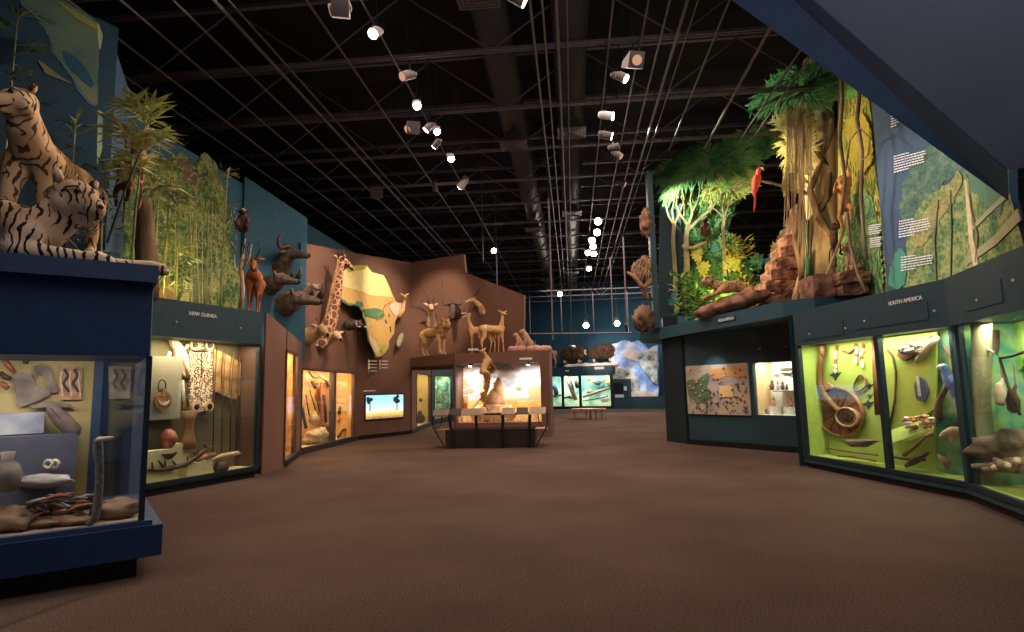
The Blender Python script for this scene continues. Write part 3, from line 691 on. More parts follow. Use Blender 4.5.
# overhead soffit, upper right
zS = 4.2
A1, B1 = F(731.5, 0, zS), F(1009, 201, 3.75)
A2, B2_ = F(811, 0, zS+.0), F(1007.5, 171, 3.75)
dA, dB = (A1-B1), (A2-B2_)
A1e, A2e = B1+dA*1.6, B2_+dB*1.6
soff = nm('dark slate soffit', [(.07, .075, .09), (.09, .095, .115)], .6, .8, 0, .1)
struct('ceiling_beam', MB().prism([A1e, B1, B2_, A2e], (0, 0, .9)), flat('blue beam', (.03, .045, .085), .5))
far = Vector((9, 1.5, 0)); e1, e2 = B2_+Vector((4.5, .6, 0)), A2e+Vector((6.5, 0, 0))
struct('ceiling_soffit', MB().prism([A2e+Vector((0, 0, .02)), B2_+Vector((0, 0, .02)), Vector((e1.x, e1.y, B2_.z+.3)), Vector((e2.x, e2.y, A2e.z+.3))], (0, 0, .5)), soff)
# ------------------------------------------------------------------ animals: every body is one skin over its limbs, local frame: nose along +X, up +Z
def blobbody(chains, n=12):
    m = MB()
    for c in chains: m.chain(c, n)
    return m
def sc_(ch, H): return [[tuple(v*H for v in p) for p in c] for c in ch]
def ears(root, pts, mat, parent=None):
    for p, d, L, w in pts:
        m = MB(); p = Vector(p); d = Vector(d).normalized(); s = d.orthogonal().normalized(); s = d.cross(Vector((1, 0, 0))).normalized() if abs(d.x) < .9 else s
        t = d.cross(s)
        m.tube([p, p+d*L*.35, p+d*L*.7, p+d*L], [w*.35, w*.55, w*.4, w*.08], 8)
        m.build('ear', mat, root, smooth=True)
def eyes(root, pts, r):
    for p in pts: MB().ball(p, r, n=8, m=6).build('eye', M['eye'], root, smooth=True)
def horn(root, pts, r0, mat='horn', r1=.006):
    P = [Vector(p) for p in pts]
    for _ in range(2):                  # smooth the curve
        Q = [P[0]]
        for a, b in zip(P, P[1:]): Q += [a.lerp(b, .25), a.lerp(b, .75)]
        Q.append(P[-1]); P = Q
    n = len(P); MB().tube(P, [r0+(r1-r0)*k/(n-1) for k in range(n)], 8).build('horn', M[mat], root, smooth=True)
M['tiger'] = stripes('pale tiger coat', (.36, .24, .14), (.02, .014, .012), (.58, .46, .34), 6.2, .64)
M['tiger2'] = stripes('standing tiger coat', (.50, .30, .14), (.08, .045, .02), (.66, .48, .30), 6.5, .62)
M['cream_fur'] = nm('cream fur', [(.55, .45, .34), (.8, .72, .6)], 14, .9, 0, .4)
M['lionf'] = nm('lion coat', [(.45, .27, .12), (.65, .42, .2)], 6, .9, 0, .3)
M['mane'] = nm('lion mane', [(.28, .14, .06), (.6, .36, .16)], 12, .9, 0, .8)
M['antel'] = nm('golden antelope coat', [(.5, .26, .09), (.75, .50, .24)], 4, .85, 0, .2)
M['kuduf'] = nm('tan kudu coat', [(.4, .24, .14), (.6, .42, .28)], 4, .85, 0, .2)
M['bongo'] = nm('chestnut coat', [(.22, .06, .02), (.38, .13, .05)], 4, .8, 0, .2)
M['darkfur'] = nm('dark brown shaggy coat', [(.03, .015, .01), (.12, .055, .03)], 9, .95, 0, .9, (1, 1, .3), bd=.05)
M['buff'] = nm('dark buffalo hide', [(.05, .035, .03), (.13, .09, .07)], 7, .8, 0, .5)
M['rhino'] = nm('brown rhino hide', [(.12, .08, .055), (.24, .17, .12)], 8, .85, 0, .8, bd=.03)
M['giraffe'] = patches('giraffe coat', (.20, .08, .04), (.62, .42, .27), 6.5, .05)
M['monkeyf'] = nm('russet monkey fur', [(.25, .09, .03), (.5, .22, .09)], 12, .9, 0, .6)
M['ocelot'] = spots_mat('spotted cat coat', (.55, .34, .15), (.07, .035, .015), 16, .30)

# --- lying tiger
def head_cat(hx, hz, s, hy=0, yaw=0, pitch=0):
    """chains of a big cat's head whose centre sits at hx,hy,hz"""
    R = Matrix.Rotation(yaw, 3, 'Z') @ Matrix.Rotation(-pitch, 3, 'Y')
    def q(x, y, z, r): v = R @ Vector((x*s, y*s, z*s)); return (hx+v.x, hy+v.y, hz+v.z, r*s)
    ch = [[q(0, 0, 0, .155), q(.08, 0, -.01, .135), q(.19, 0, -.045, .09), q(.25, 0, -.06, .072)],
          [q(.05, .085, -.05, .09), q(.02, .09, -.10, .08)], [q(.05, -.085, -.05, .09), q(.02, -.09, -.10, .08)],
          [q(.08, 0, -.10, .075), q(.2, 0, -.135, .048)], [q(.12, 0, .04, .07), q(.235, 0, -.02, .04)],
          [q(.06, .06, .07, .05), q(.14, .05, .055, .035)], [q(.06, -.06, .07, .05), q(.14, -.05, .055, .035)]]
    return ch, q
def cat_face(root, q, s, furry, R):
    for sy in (1, -1):
        p = q(.150, .078*sy, .048, .02); MB().ball(p[:3], .030*s, n=10, m=8).build('eye', fm(.35, .3, .12, .2), root, smooth=True)
        p = q(.168, .088*sy, .050, .02); MB().ball(p[:3], .021*s, n=10, m=8).build('pupil', M['eye'], root, smooth=True)
        m = MB(); m.tube([q(.19, .05*sy, .02, 0)[:3], q(.17, .085*sy, .085, 0)[:3], q(.11, .125*sy, .07, 0)[:3], q(.08, .14*sy, .03, 0)[:3]], .009*s, 6); m.build('eye_line', M['nose'], root)
        for k in range(3): MB().tube([q(.02-.03*k, .135*sy, .03-.01*k, 0)[:3], q(.05-.03*k, .162*sy, -.04-.02*k, 0)[:3], q(.07-.03*k, .15*sy, -.12-.01*k, 0)[:3]], [.004*s, .012*s, .003*s], 6).build('cheek_stripe', M['nose'], root)
        a = Vector(q(-.02, .105*sy, .105, 0)[:3]); b = Vector(q(-.03, .135*sy, .185, 0)[:3])
        m = MB(); m.tube([a, a.lerp(b, .5), b, b+(b-a)*.12], [.036*s, .042*s, .032*s, .01*s], 10).build('ear', furry, root, smooth=True)
    p = q(.312, 0, -.038, 0); MB().ball(p[:3], .028*s, (.9, 1.2, .75), 10, 8).build('nose', M['nose'], root, smooth=True)
    # mouth line and whisker pads
    m = MB(); m.tube([q(.29, 0, -.06, 0)[:3], q(.27, 0, -.10, 0)[:3]], .006*s, 6)
    for sy in (1, -1): m.tube([q(.275, 0, -.10, 0)[:3], q(.25, .04*sy, -.115, 0)[:3], q(.19, .072*sy, -.10, 0)[:3]], .008*s, 6)
    m.build('mouth', M['nose'], root)
TOPZ = ZBT
def anim(name, label, cat, loc, rz, group=None, sc=1.0): return thing(name, label, cat, loc, rz, group, sc)
hd = math.atan2(1, 1.14)
tl = P3(BL, TU1-1.12, .44, TOPZ)
T1 = anim('tiger', 'pale striped tiger lying on the deep blue case with forelegs stretched out', 'tiger', tl, hd-.03, sc=1.08)
hc, qf = head_cat(.40, .61, 1.22, -.02, -1.0, -.16)
body = [[(-1.0, 0, .20, .19), (-.75, 0, .23, .22), (-.4, 0, .23, .20), (-.05, 0, .25, .21), (.12, 0, .29, .21), (.24, 0, .40, .17), (.34, 0, .54, .16)],
        [(-.05, .1, .36, .16), (.1, .17, .24, .13), (.0, .21, .1, .09), (.40, .1, .08, .07), (.85, .02, .07, .062), (1.02, -.02, .06, .072), (1.10, -.03, .05, .058)],
        [(-.05, -.1, .36, .16), (.1, -.17, .24, .13), (.02, -.22, .1, .09), (.30, -.22, .075, .07), (.52, -.24, .06, .062), (.60, -.25, .06, .072), (.68, -.25, .045, .055)],
        [(-.8, -.14, .25, .2), (-.55, -.26, .2, .13), (-.45, -.28, .08, .07), (-.7, -.3, .06, .06), (-.4, -.32, .05, .06)],
        [(-.8, .14, .25, .2), (-.55, .26, .18, .12), (-.5, .28, .07, .07)],
        [(.2, 0, .30, .17), (.3, 0, .40, .14), (.38, 0, .50, .12)]] + hc
flesh(blobbody(body, 16), 'body', M['tiger'], T1, .016, 5)
cat_face(T1, qf, 1.0, M['tiger'], None)
for base, yy in ((1.10, -.03), (.68, -.25)):
    for k in range(4):
        MB().ball((base+.03, yy-.045+.03*k, .03), .022, (1.3, .8, 1), 8, 6).build('toe', M['cream_fur'], T1, smooth=True)
# whiskered pale cheeks
for sy in (1, -1):
    p = qf(.0, .135*sy, -.1, 0)
    m = MB(); rnd = random.Random(3)
    for k in range(16):
        b = Vector(qf(rnd.uniform(-.05, .06), .12*sy, rnd.uniform(-.15, .0), 0)[:3]); e = Vector(qf(-.1+rnd.uniform(-.03, .03), .2*sy, -.17+rnd.uniform(-.03, .03), 0)[:3])
        m.tube([b, b.lerp(e, .6), b.lerp(e, .8)], [.02, .012, .002], 5)
    m.build('cheek_ruff', M['cream_fur'], T1, smooth=True)
# --- dark rock stand and standing tiger
rk = P3(BL, TU1-1.6, 1.55, TOPZ)
o = MB().rock((rk.x, rk.y, TOPZ+.36), (2.0, 1.2, .8), 8, 24, 16, .2, sq=True).build('rock_stand', flat('near black rock', (.012, .013, .017), .9), smooth=False)
tag(o, 'near black rock the standing tiger is placed on', 'rock')
t2 = D(50, 190, 7.0); 
T2 = anim('tiger', 'warm lit striped tiger standing on the dark rock behind the lying one', 'tiger', (t2.x, t2.y, BL.pt(16, 207).z+.36), math.radians(288), sc=1.22)
hc, qf = head_cat(.62, 1.28, .95, 0, -.45, -.1)
body = [[(-.72, 0, .78, .19), (-.5, 0, .82, .22), (-.15, 0, .80, .215), (.15, 0, .83, .22), (.36, 0, .88, .20), (.5, 0, 1.04, .17), (.58, 0, 1.18, .14)],
        [(-.66, .12, .72, .17), (-.58, .13, .5, .11), (-.74, .13, .33, .06), (-.72, .13, .1, .048), (-.64, .13, .05, .06)],
        [(-.66, -.12, .72, .17), (-.48, -.13, .5, .11), (-.58, -.13, .33, .06), (-.52, -.13, .1, .048), (-.44, -.13, .05, .06)],
        [(.34, .13, .78, .15), (.36, .14, .5, .09), (.37, .14, .28, .068), (.37, .14, .09, .06), (.44, .14, .05, .07)],
        [(.34, -.13, .78, .15), (.42, -.14, .5, .09), (.46, -.14, .28, .068), (.47, -.14, .09, .06), (.54, -.14, .05, .07)],
        [(-.84, 0, .80, .07), (-.95, 0, .62, .045), (-.95, 0, .4, .04), (-.9, 0, .25, .035)]] + hc
flesh(blobbody(body, 16), 'body', M['tiger2'], T2, .018, 5)
cat_face(T2, qf, .92, M['tiger2'], None)

# --- generic standing hoofed animal, H = shoulder height
def hoofed(root, H, mat, neck=((.42, .88, .13), (.55, 1.05, .085), (.60, 1.24, .065)), head_pitch=-.35, headyaw=0.0, hs=1.0, L=1.0, slim=1.0, vox=.02, step=0.0, hump=None, tail=True, legslim=1.0, nosemat='nose'):
    k = H; ch = []
    tr = [(-.5*L, 0, .83, .125*slim), (-.3*L, 0, .84, .155*slim), (0, 0, .80, .165*slim), (.28*L, 0, .81, .175*slim), (.42*L, 0, .86, .14*slim)]
    ch.append(tr)
    for y, s in ((.09, step), (-.09, -step)):
        ch.append([(-.45*L, y, .78, .13*slim), (-.42*L+s*.3, y, .56, .075*legslim), (-.52*L+s*.6, y, .37, .035*legslim), (-.48*L+s, y, .12, .024*legslim), (-.46*L+s, y, .02, .03*legslim)])
        ch.append([(.36*L, y, .74, .10*slim), (.36*L-s*.3, y, .5, .05*legslim), (.38*L-s*.7, y, .3, .032*legslim), (.37*L-s, y, .10, .023*legslim), (.39*L-s, y, .02, .03*legslim)])
    nk = [(x*L if i == 0 else x*L, 0, z, r) for i, (x, z, r) in enumerate(neck)]
    ch.append(nk)
    hx, hz = nk[-1][0], nk[-1][2]
    R = Matrix.Rotation(headyaw, 3, 'Z') @ Matrix.Rotation(-head_pitch, 3, 'Y')
    def q(x, y, z, r=0): v = R @ Vector((x*hs, y*hs, z*hs)); return ((hx+v.x)*k, v.y*k, (hz+v.z)*k, r*hs*k)
    ch = sc_(ch, k)
    ch.append([q(-.02, 0, 0, .075), q(.07, 0, .0, .066), q(.18, 0, -.015, .042), q(.25, 0, -.02, .036)])
    if hump: ch += sc_(hump, k)
    if tail: ch.append([(-.56*L*k, 0, .86*k, .03*k), (-.62*L*k, 0, .7*k, .018*k), (-.62*L*k, 0, .5*k, .022*k)])
    flesh(blobbody(ch), 'body', mat, root, vox, 3)
    for sy in (1, -1): MB().ball(q(.06, .055*sy, .025)[:3], .013*k*hs, n=8, m=6).build('eye', M['eye'], root, smooth=True)
    MB().ball(q(.28, 0, -.02)[:3], .026*k*hs, n=8, m=6).build('nose', M[nosemat], root, smooth=True)
    return q
def ear_pair(root, q, mat, L=.12, out=.12, up=.05, w=.05, hs=1):
    for sy in (1, -1):
        a = Vector(q(-.03, .055*sy, .05)[:3]); b = Vector(q(-.05, (.055+out)*sy, .05+up)[:3])
        MB().tube([a, a.lerp(b, .4), a.lerp(b, .8), b], [w*.3, w*.6, w*.42, w*.08], 8).build('ear', mat, root, smooth=True)
def horns(root, q, pts, r, mat='horn', rr=.005):
    for sy in (1, -1): horn(root, [q(x, y*sy, z)[:3] for x, y, z in pts], r, mat, rr)

# bongo on the New Guinea case ledge end
NZ = NZT
bp = D(254, 300, 12.7); 
BH = 1.0
a = anim('bongo', 'chestnut antelope with lyre horns standing at the end of the teal case', 'antelope', (bp.x, bp.y, NG.pt(252, 305).z), math.radians(-64))
q_ = hoofed(a, .98, M['bongo'], neck=((.42, .9, .12), (.55, 1.0, .09), (.62, 1.12, .07)), vox=.016, head_pitch=-.75, L=.9, slim=1.1)
ear_pair(a, q_, M['bongo'], out=.17, up=-.01, w=.07)
horns(a, q_, [(.0, .03, .06), (-.04, .10, .2), (-.06, .13, .32), (-.03, .08, .42), (-.02, .10, .5)], .022)
# lion on the canopy
lp = D(434, 356, 21.2)
a = anim('lion', 'tan maned lion standing on the brown canopy below the kudu head', 'lion', (lp.x, lp.y, DZ), math.radians(-38))
ch = sc_([[(-.55, 0, .82, .16), (-.3, 0, .84, .17), (0, 0, .80, .17), (.3, 0, .82, .2), (.45, 0, .92, .17), (.58, 0, 1.02, .13)],
          [(-.5, .1, .76, .15), (-.42, .1, .5, .09), (-.58, .1, .33, .05), (-.55, .1, .08, .045), (-.48, .1, .04, .055)],
          [(-.5, -.1, .76, .15), (-.42, -.1, .5, .09), (-.54, -.1, .33, .05), (-.5, -.1, .08, .045), (-.43, -.1, .04, .055)],
          [(.38, .12, .75, .12), (.4, .12, .4, .065), (.4, .12, .08, .055), (.46, .12, .04, .062)],
          [(.38, -.12, .75, .12), (.44, -.12, .4, .065), (.48, -.12, .08, .055), (.54, -.12, .04, .062)],
          [(-.68, 0, .82, .04), (-.8, 0, .6, .03), (-.85, 0, .35, .028), (-.9, 0, .25, .05)]], 1.0)
hc, qf = head_cat(.68, 1.10, .95, 0, -.1, -.15)
flesh(blobbody(ch+hc), 'body', M['lionf'], a, .02, 3); cat_face(a, qf, .95, M['lionf'], None)
m = MB(); rnd = random.Random(2)
for k in range(150):
    an = rnd.uniform(0, 2*PI); rr = rnd.uniform(.13, .2)
    x = .62-rnd.random()*.25; b = Vector((x, math.sin(an)*rr, 1.06+math.cos(an)*rr-(.62-x)*.6)); e = b+Vector((-.10, math.sin(an)*.12, -.12+math.cos(an)*.06))
    m.tube([b, b.lerp(e, .6), e], [.035, .025, .004], 5)
for k in range(60):
    b = Vector((.55-rnd.random()*.15, rnd.uniform(-.12, .12), .92-rnd.random()*.2)); e = b+Vector((.02, 0, -.2)); m.tube([b, e], [.035, .004], 5)
m.build('mane', M['mane'], a, smooth=True)
# gazelles and doe on the deck
for (px, dy, H, yaw, lab, hn, gx) in ((481, 21.0, 1.02, 168, 'golden antelope looking back with spiral horns at left of the deck pair', True, 0), (493, 20.75, 1.02, 40, 'hornless golden doe standing in front on the deck edge', False, 0)):
    p = D(px, 353, dy)
    a = anim('antelope', lab, 'antelope', (p.x, p.y, DZ), math.radians(yaw))
    q_ = hoofed(a, H, M['antel'], neck=((.40, .9, .10), (.46, 1.15, .065), (.5, 1.38, .05)) if not hn else ((.40, .9, .10), (.50, 1.15, .06), (.52, 1.36, .05)), vox=.016, head_pitch=-.2, L=.88, slim=.85, step=.05, hs=.95, headyaw=(.0 if hn else -1.6), legslim=.9)
    ear_pair(a, q_, M['antel'], out=.15, up=.06, w=.055)
    if hn: horns(a, q_, [(-.02, .03, .05), (-.06, .06, .16), (-.14, .05, .24), (-.16, .09, .34), (-.26, .1, .44)], .018)
# musk oxen
for k, (px, lab) in enumerate(((574, 'left musk ox of the two on the polar case'), (604, 'right musk ox of the two, beside the ice cliff'))):
    p = BACK.off(-.75).pt(px, 364.5)
    a = anim('musk_ox', 'shaggy dark brown ' + lab, 'musk ox', (p.x, p.y, bz(365.5)+.25), math.radians((-22, -12)[k]), group='musk oxen on the polar case', sc=.98)
    ch = [[(-.85, 0, .9, .34), (-.5, 0, .98, .42), (0, 0, 1.0, .46), (.45, 0, 1.08, .46), (.75, 0, 1.0, .34), (1.0, 0, .82, .24)],
          [(-.8, 0, .62, .3), (-.2, 0, .6, .36), (.4, 0, .6, .38), (.75, 0, .6, .28)],
          [(1.0, 0, .85, .2), (1.15, 0, .7, .16), (1.27, 0, .55, .11)]]
    for x in (-.75, .5):
        for y in (.2, -.2): ch.append([(x, y, .5, .15), (x, y, .25, .09), (x+.02, y, .05, .08)])
    flesh(blobbody(ch), 'body', M['darkfur'], a, .05, 3)
    m = MB(); rnd = random.Random(k)
    for i in range(260):
        x = rnd.uniform(-1.0, .7); sy = rnd.choice((1, -1)); y = sy*(.40*math.sqrt(max(.1, 1-((x+.1)/1.2)**2))+.03)
        z = rnd.uniform(.55, .95); m.tube([(x, y, z), (x-.03, y+.02*sy, z-.2), (x-.05, y, z-.26)], [.05, .035, .004], 4)
    m.build('shaggy_skirt', M['darkfur'], a, smooth=True)
    for sy in (1, -1):
        horn(a, [(1.02, .03*sy, 1.03), (1.05, .2*sy, .98), (1.08, .3*sy, .72), (1.18, .36*sy, .66), (1.24, .38*sy, .78)], .09, 'bone', .015)
    for sx in (-.75, .5):
        for y in (.2, -.2): MB().tube([(sx+.01, y, .3), (sx+.02, y, .06)], [.1, .085], 8).build('pale_stocking', M['cream_fur'], a, smooth=True)
# reindeer at the far left of the polar case
p = BACK.off(-.5).pt(547, 365)
a = anim('reindeer', 'reddish lit reindeer with spreading antlers behind the savanna island', 'reindeer', (p.x, p.y, bz(365.5)), math.radians(170), sc=1.15)
q_ = hoofed(a, 1.25, nm('red lit deer coat', [(.5, .2, .15), (.75, .4, .3)], 3, .9, 0, 0), vox=.04, L=1.0, neck=((.42, .9, .12), (.6, .98, .09), (.7, 1.06, .07)))  # reddish light painted into the coat colour
for sy in (1, -1):
    def hq(x, y, z): return q_(x, y*sy, z)[:3]
    m = MB(); m.tube([hq(-.02, .04, .05), hq(-.12, .18, .2), hq(-.1, .25, .4), hq(.05, .28, .55)], [.03, .028, .025, .012], 6)
    m.tube([hq(-.1, .22, .3), hq(.05, .25, .35)], [.02, .008], 6); m.tube([hq(-.1, .25, .4), hq(-.2, .3, .5)], [.02, .008], 6); m.tube([hq(-.05, .12, .12), hq(.12, .12, .18)], [.02, .008], 6)
    m.build('antler', M['cream_fur'], a, smooth=True)
# leopard leaping at an impala, over the termite mound
p = IS.off(-.45).pt(484, 400)
a = thing('leopard', 'spotted leopard climbing up after the hanging antelope in the savanna diorama', 'leopard', (p.x, p.y, 1.05), 0)
ch = [[(0, 0, .45, .15), (.08, 0, .75, .14), (.12, 0, 1.05, .15), (.14, -.02, 1.25, .12), (.12, -.05, 1.42, .10)],
      [(0, .09, .45, .12), (-.06, .1, .2, .08), (.08, .1, .0, .05), (-.02, .08, -.2, .04), (.05, .06, -.24, .045)],
      [(0, -.09, .45, .12), (.12, -.12, .25, .08), (.02, -.12, .05, .05), (.14, -.12, -.1, .04)],
      [(.14, .1, 1.22, .09), (.32, .1, 1.28, .06), (.42, .05, 1.5, .045), (.46, .05, 1.58, .05)],
      [(.14, -.12, 1.2, .09), (.34, -.14, 1.15, .06), (.44, -.1, 1.3, .045)],
      [(-.02, 0, .38, .05), (-.22, 0, .15, .04), (-.42, 0, -.1, .035), (-.45, 0, -.36, .035), (-.3, 0, -.46, .03), (-.2, 0, -.4, .025)]]
hc, qf = head_cat(.12, 1.5, .62, -.08, .9, .2)
flesh(blobbody(ch+hc), 'body', M['ocelot'], a, .016, 3)
p = IS.off(-.1).pt(496, 375)
a = thing('antelope', 'golden antelope fleeing over the diorama header, rump toward the leopard', 'antelope', (p.x-.03, p.y, 2.15), rot=(0, math.radians(-62), math.radians(60)))
q_ = hoofed(a, .75, M['antel'], vox=.016, L=.75, slim=1.0, step=-.12, neck=((.42, .88, .13), (.55, 1.05, .085), (.60, 1.24, .065)))
ear_pair(a, q_, M['antel'])

# ------------------------------------------------------------------ mounted heads; local frame: wall at x=0, nose outward along +X
def trophy(name, label, pl, px, py, mat, neck, head, sc=1.0, turn=0.0, vox=.016, cat='mounted head', nose='nose', headr=.09, hl=.34):
    """neck: (x,y,z,r) out of the wall; head = (pitch, yaw)"""
    p = pl.pt(px, py); a = thing(name, label, cat, p, pl.ang()+turn, None, sc)
    R = Matrix.Rotation(head[1], 3, 'Z') @ Matrix.Rotation(-head[0], 3, 'Y'); h = neck[-1]
    def q(x, y, z, r=0): v = R @ Vector((x, y, z)); return (h[0]+v.x, h[1]+v.y, h[2]+v.z, r)
    ch = [list(neck), [q(-.01, 0, 0, headr*1.1), q(hl*.3, 0, 0, headr), q(hl*.7, 0, -.02, headr*.68), q(hl, 0, -.03, headr*.6)]]
    flesh(blobbody(ch), 'head_and_neck', mat, a, vox, 3)
    for sy in (1, -1): MB().ball(q(hl*.28, headr*.86*sy, headr*.35)[:3], .02, n=8, m=6).build('eye', M['eye'], a, smooth=True)
    MB().ball(q(hl+headr*.4, 0, -.02)[:3], headr*.4, n=8, m=6).build('nose', M[nose], a, smooth=True)
    return a, q
def tear(a, q, mat, y0, out, up, w, x=-.03):
    for sy in (1, -1):
        s = Vector(q(x, y0*sy, .04)[:3]); e = Vector(q(x-.04, (y0+out)*sy, .04+up)[:3])
        MB().tube([s, s.lerp(e, .4), s.lerp(e, .8), e], [w*.4, w, w*.7, w*.1], 8).build('ear', mat, a, smooth=True)
K = KU.off(.0); A3 = AF[3]; A2p = AF[2]
mid = AF[2]
# giraffe: tall neck rising in front of the wall
p = mid.pt(322, 336)
g = thing('giraffe', 'mounted giraffe neck and head rising up the brown wall beside the Africa map', 'mounted head', (p.x, p.y, p.z), mid.ang())
ch = [[(.05, -.22, -.25, .2), (.12, -.14, .05, .26), (.3, -.06, .55, .2), (.42, -.02, 1.05, .145), (.48, .01, 1.55, .115), (.52, .03, 2.0, .10), (.55, .05, 2.25, .11)],
      [(.55, .05, 2.27, .125), (.62, .24, 2.23, .10), (.68, .41, 2.13, .075), (.71, .51, 2.08, .07)]]
flesh(blobbody(ch), 'head_and_neck', M['giraffe'], g, .022, 3)
for sy in (-.06, .06): MB().tube([(.54+sy, .03, 2.33), (.54+sy, .01, 2.51), (.54+sy, .01, 2.57)], [.025, .022, .035], 8).build('ossicone', M['horn'], g, smooth=True)
for sy in (-1, 1): MB().tube([(.55+sy*.08, -.01, 2.29), (.55+sy*.14, -.13, 2.35), (.55+sy*.18, -.21, 2.35)], [.02, .05, .01], 8).build('ear', M['kuduf'], g, smooth=True)
MB().ball((.66, .14, 2.31), .028, n=8, m=6).build('eye', M['eye'], g)
m = MB()
for k in range(26):
    f = k/25; m.box((.18+.32*f, -.24+.18*f, .35+1.85*f), (.05, .12, .1), rx=-.1)
m.build('neck_mane', M['mane'], g)
# blue wall piece carrying the buffalo and rhinoceros heads
_h0, _h1 = D(238, 390, 14.0), D(304, 390, 15.5); HW = Pl(_h0, _h1)
struct('wall_heads', wallquad(HW, _h0, _h1, 2.5, (HW.pt(238, 174.5).z, HW.pt(304, 217.5).z), .1), M['tealwall'])
AM = Pl(AF[2].off(.06).pt(334, 300), AF[3].off(.06).pt(409, 300))
# buffalo, rhinos
WLP = Pl((-8.2, 5), (-8.2, 20))
class WL: pass
bpl = WLP.off(.02)
mnt = [(-.05, 0, -.3, .25), (.15, 0, -.1, .22), (.3, 0, .05, .17)]
a, q_ = trophy('buffalo', 'mounted dark buffalo head with curved horns on the upper blue wall', HW, 281, 257, M['buff'], mnt, (-.1, .35), 1.0, turn=.2, vox=.02, headr=.135, hl=.5)
tear(a, q_, M['buff'], .16, .2, -.08, .05, -.02)
for sy in (1, -1): horn(a, [q_(0, .02*sy, .16)[:3], q_(-.02, .2*sy, .17)[:3], q_(-.03, .42*sy, .05)[:3], q_(-.02, .58*sy, .15)[:3], q_(-.0, .55*sy, .38)[:3], q_(.0, .45*sy, .42)[:3]], .09, 'horn', .012)
for (px, py, turn, lab, s, yw) in ((286, 300, .15, 'mounted brown rhinoceros head, larger and lower one facing right', 1.0, .35), (271, 281, .1, 'mounted grey brown rhinoceros head with tall horn behind the chestnut antelope', .85, .3)):
    a, q_ = trophy('rhinoceros', lab, HW, px, py, M['rhino'], [(-.1, 0, -.12, .34), (.2, 0, -.06, .29), (.45, 0, 0, .2)], (-.15, yw), s, turn, .025, headr=.17, hl=.60)
    m = MB().tube([q_(.60, 0, .08)[:3], q_(.66, 0, .25)[:3], q_(.64, 0, .5)[:3]], [.09, .055, .01], 10); m.build('horn', M['horn'], a, smooth=True)
    m = MB().tube([q_(.38, 0, .12)[:3], q_(.40, 0, .22)[:3], q_(.39, 0, .32)[:3]], [.07, .045, .01], 10); m.build('horn', M['horn'], a, smooth=True)
    tear(a, q_, M['rhino'], .14, .08, .2, .06, -.06)
a, q_ = trophy('mounted_antelope', 'small mounted pale faced antelope head below the buffalo', AF[2], 303, 291, M['kuduf'], [(0, 0, -.1, .14), (.2, 0, 0, .11), (.35, 0, .1, .1)], (-.3, -.5), .9, -.2)
tear(a, q_, M['kuduf'], .08, .14, .04, .035)
# animals clustered at the foot of the giraffe
for (px, py, lab, mt, s) in ((307, 333, 'tan bearded animal head, lowest of the mounts under the giraffe', 'lionf', 1.25), (323, 338, 'pale antelope head mounted low under the giraffe, facing right', 'kuduf', 1.15)):
    a, q_ = trophy('mounted_antelope', lab, mid, px, py, M[mt], [(0, 0, -.08, .2), (.2, 0, 0, .15), (.35, -.05, .06, .11)], (-.3, -.9), s, 0, headr=.11, hl=.4)
    tear(a, q_, M[mt], .08, .14, .05, .04)
    for sy in (1, -1): horn(a, [q_(0, .04*sy, .08)[:3], q_(-.12, .08*sy, .2)[:3], q_(-.24, .1*sy, .2)[:3]], .02)
# warthog
a, q_ = trophy('warthog', 'mounted dark warthog head with curved white tusks below the Africa map', AM, 349, 325, M['buff'], [(0, 0, 0, .2), (.15, 0, 0, .18), (.3, 0, 0, .15)], (-.15, -.5), .95, headr=.13, hl=.36)
for sy in (1, -1): horn(a, [q_(.33, .07*sy, -.06)[:3], q_(.36, .2*sy, -.05)[:3], q_(.36, .24*sy, .08)[:3], q_(.33, .2*sy, .16)[:3]], .025, 'bone', .006)
tear(a, q_, M['buff'], .1, .08, .14, .05)
# gerenuk at right of the map
a, q_ = trophy('gazelle', 'mounted slender gazelle head and neck right of the Africa map', AM, 399, 312, M['antel'], [(0, 0, -.12, .13), (.16, 0, .05, .09), (.24, -.02, .4, .055), (.26, -.02, .6, .055)], (-.2, -.9), .95, headr=.06, hl=.24)
tear(a, q_, M['antel'], .05, .12, .08, .03)
for sy in (1, -1): horn(a, [q_(0, .03*sy, .05)[:3], q_(-.08, .06*sy, .15)[:3], q_(-.1, .08*sy, .28)[:3], q_(-.02, .07*sy, .36)[:3]], .014)
# kudu
a, q_ = trophy('kudu', 'mounted kudu head with long spiral horns above the lion', KU, 434, 326, M['kuduf'], [(0, 0, -.15, .24), (.25, 0, .05, .2), (.5, .12, .42, .12), (.58, .15, .66, .095)], (-.35, .55), 1.0, .0, headr=.10, hl=.40)
tear(a, q_, M['kuduf'], .08, .2, .08, .05)
for sy in (1, -1):
    pts = [q_(-.02, .04*sy, .10)[:3]]
    for k in range(1, 17):
        f = k/16; an = f*2.6*PI; pts.append(q_(-.05-.1*f+.08*math.sin(an), (.05+.38*f+.11*f**.4*math.cos(an+.6)*1.0)*sy, .10+1.0*f)[:3])
    horn(a, pts, .035, 'horn', .01)
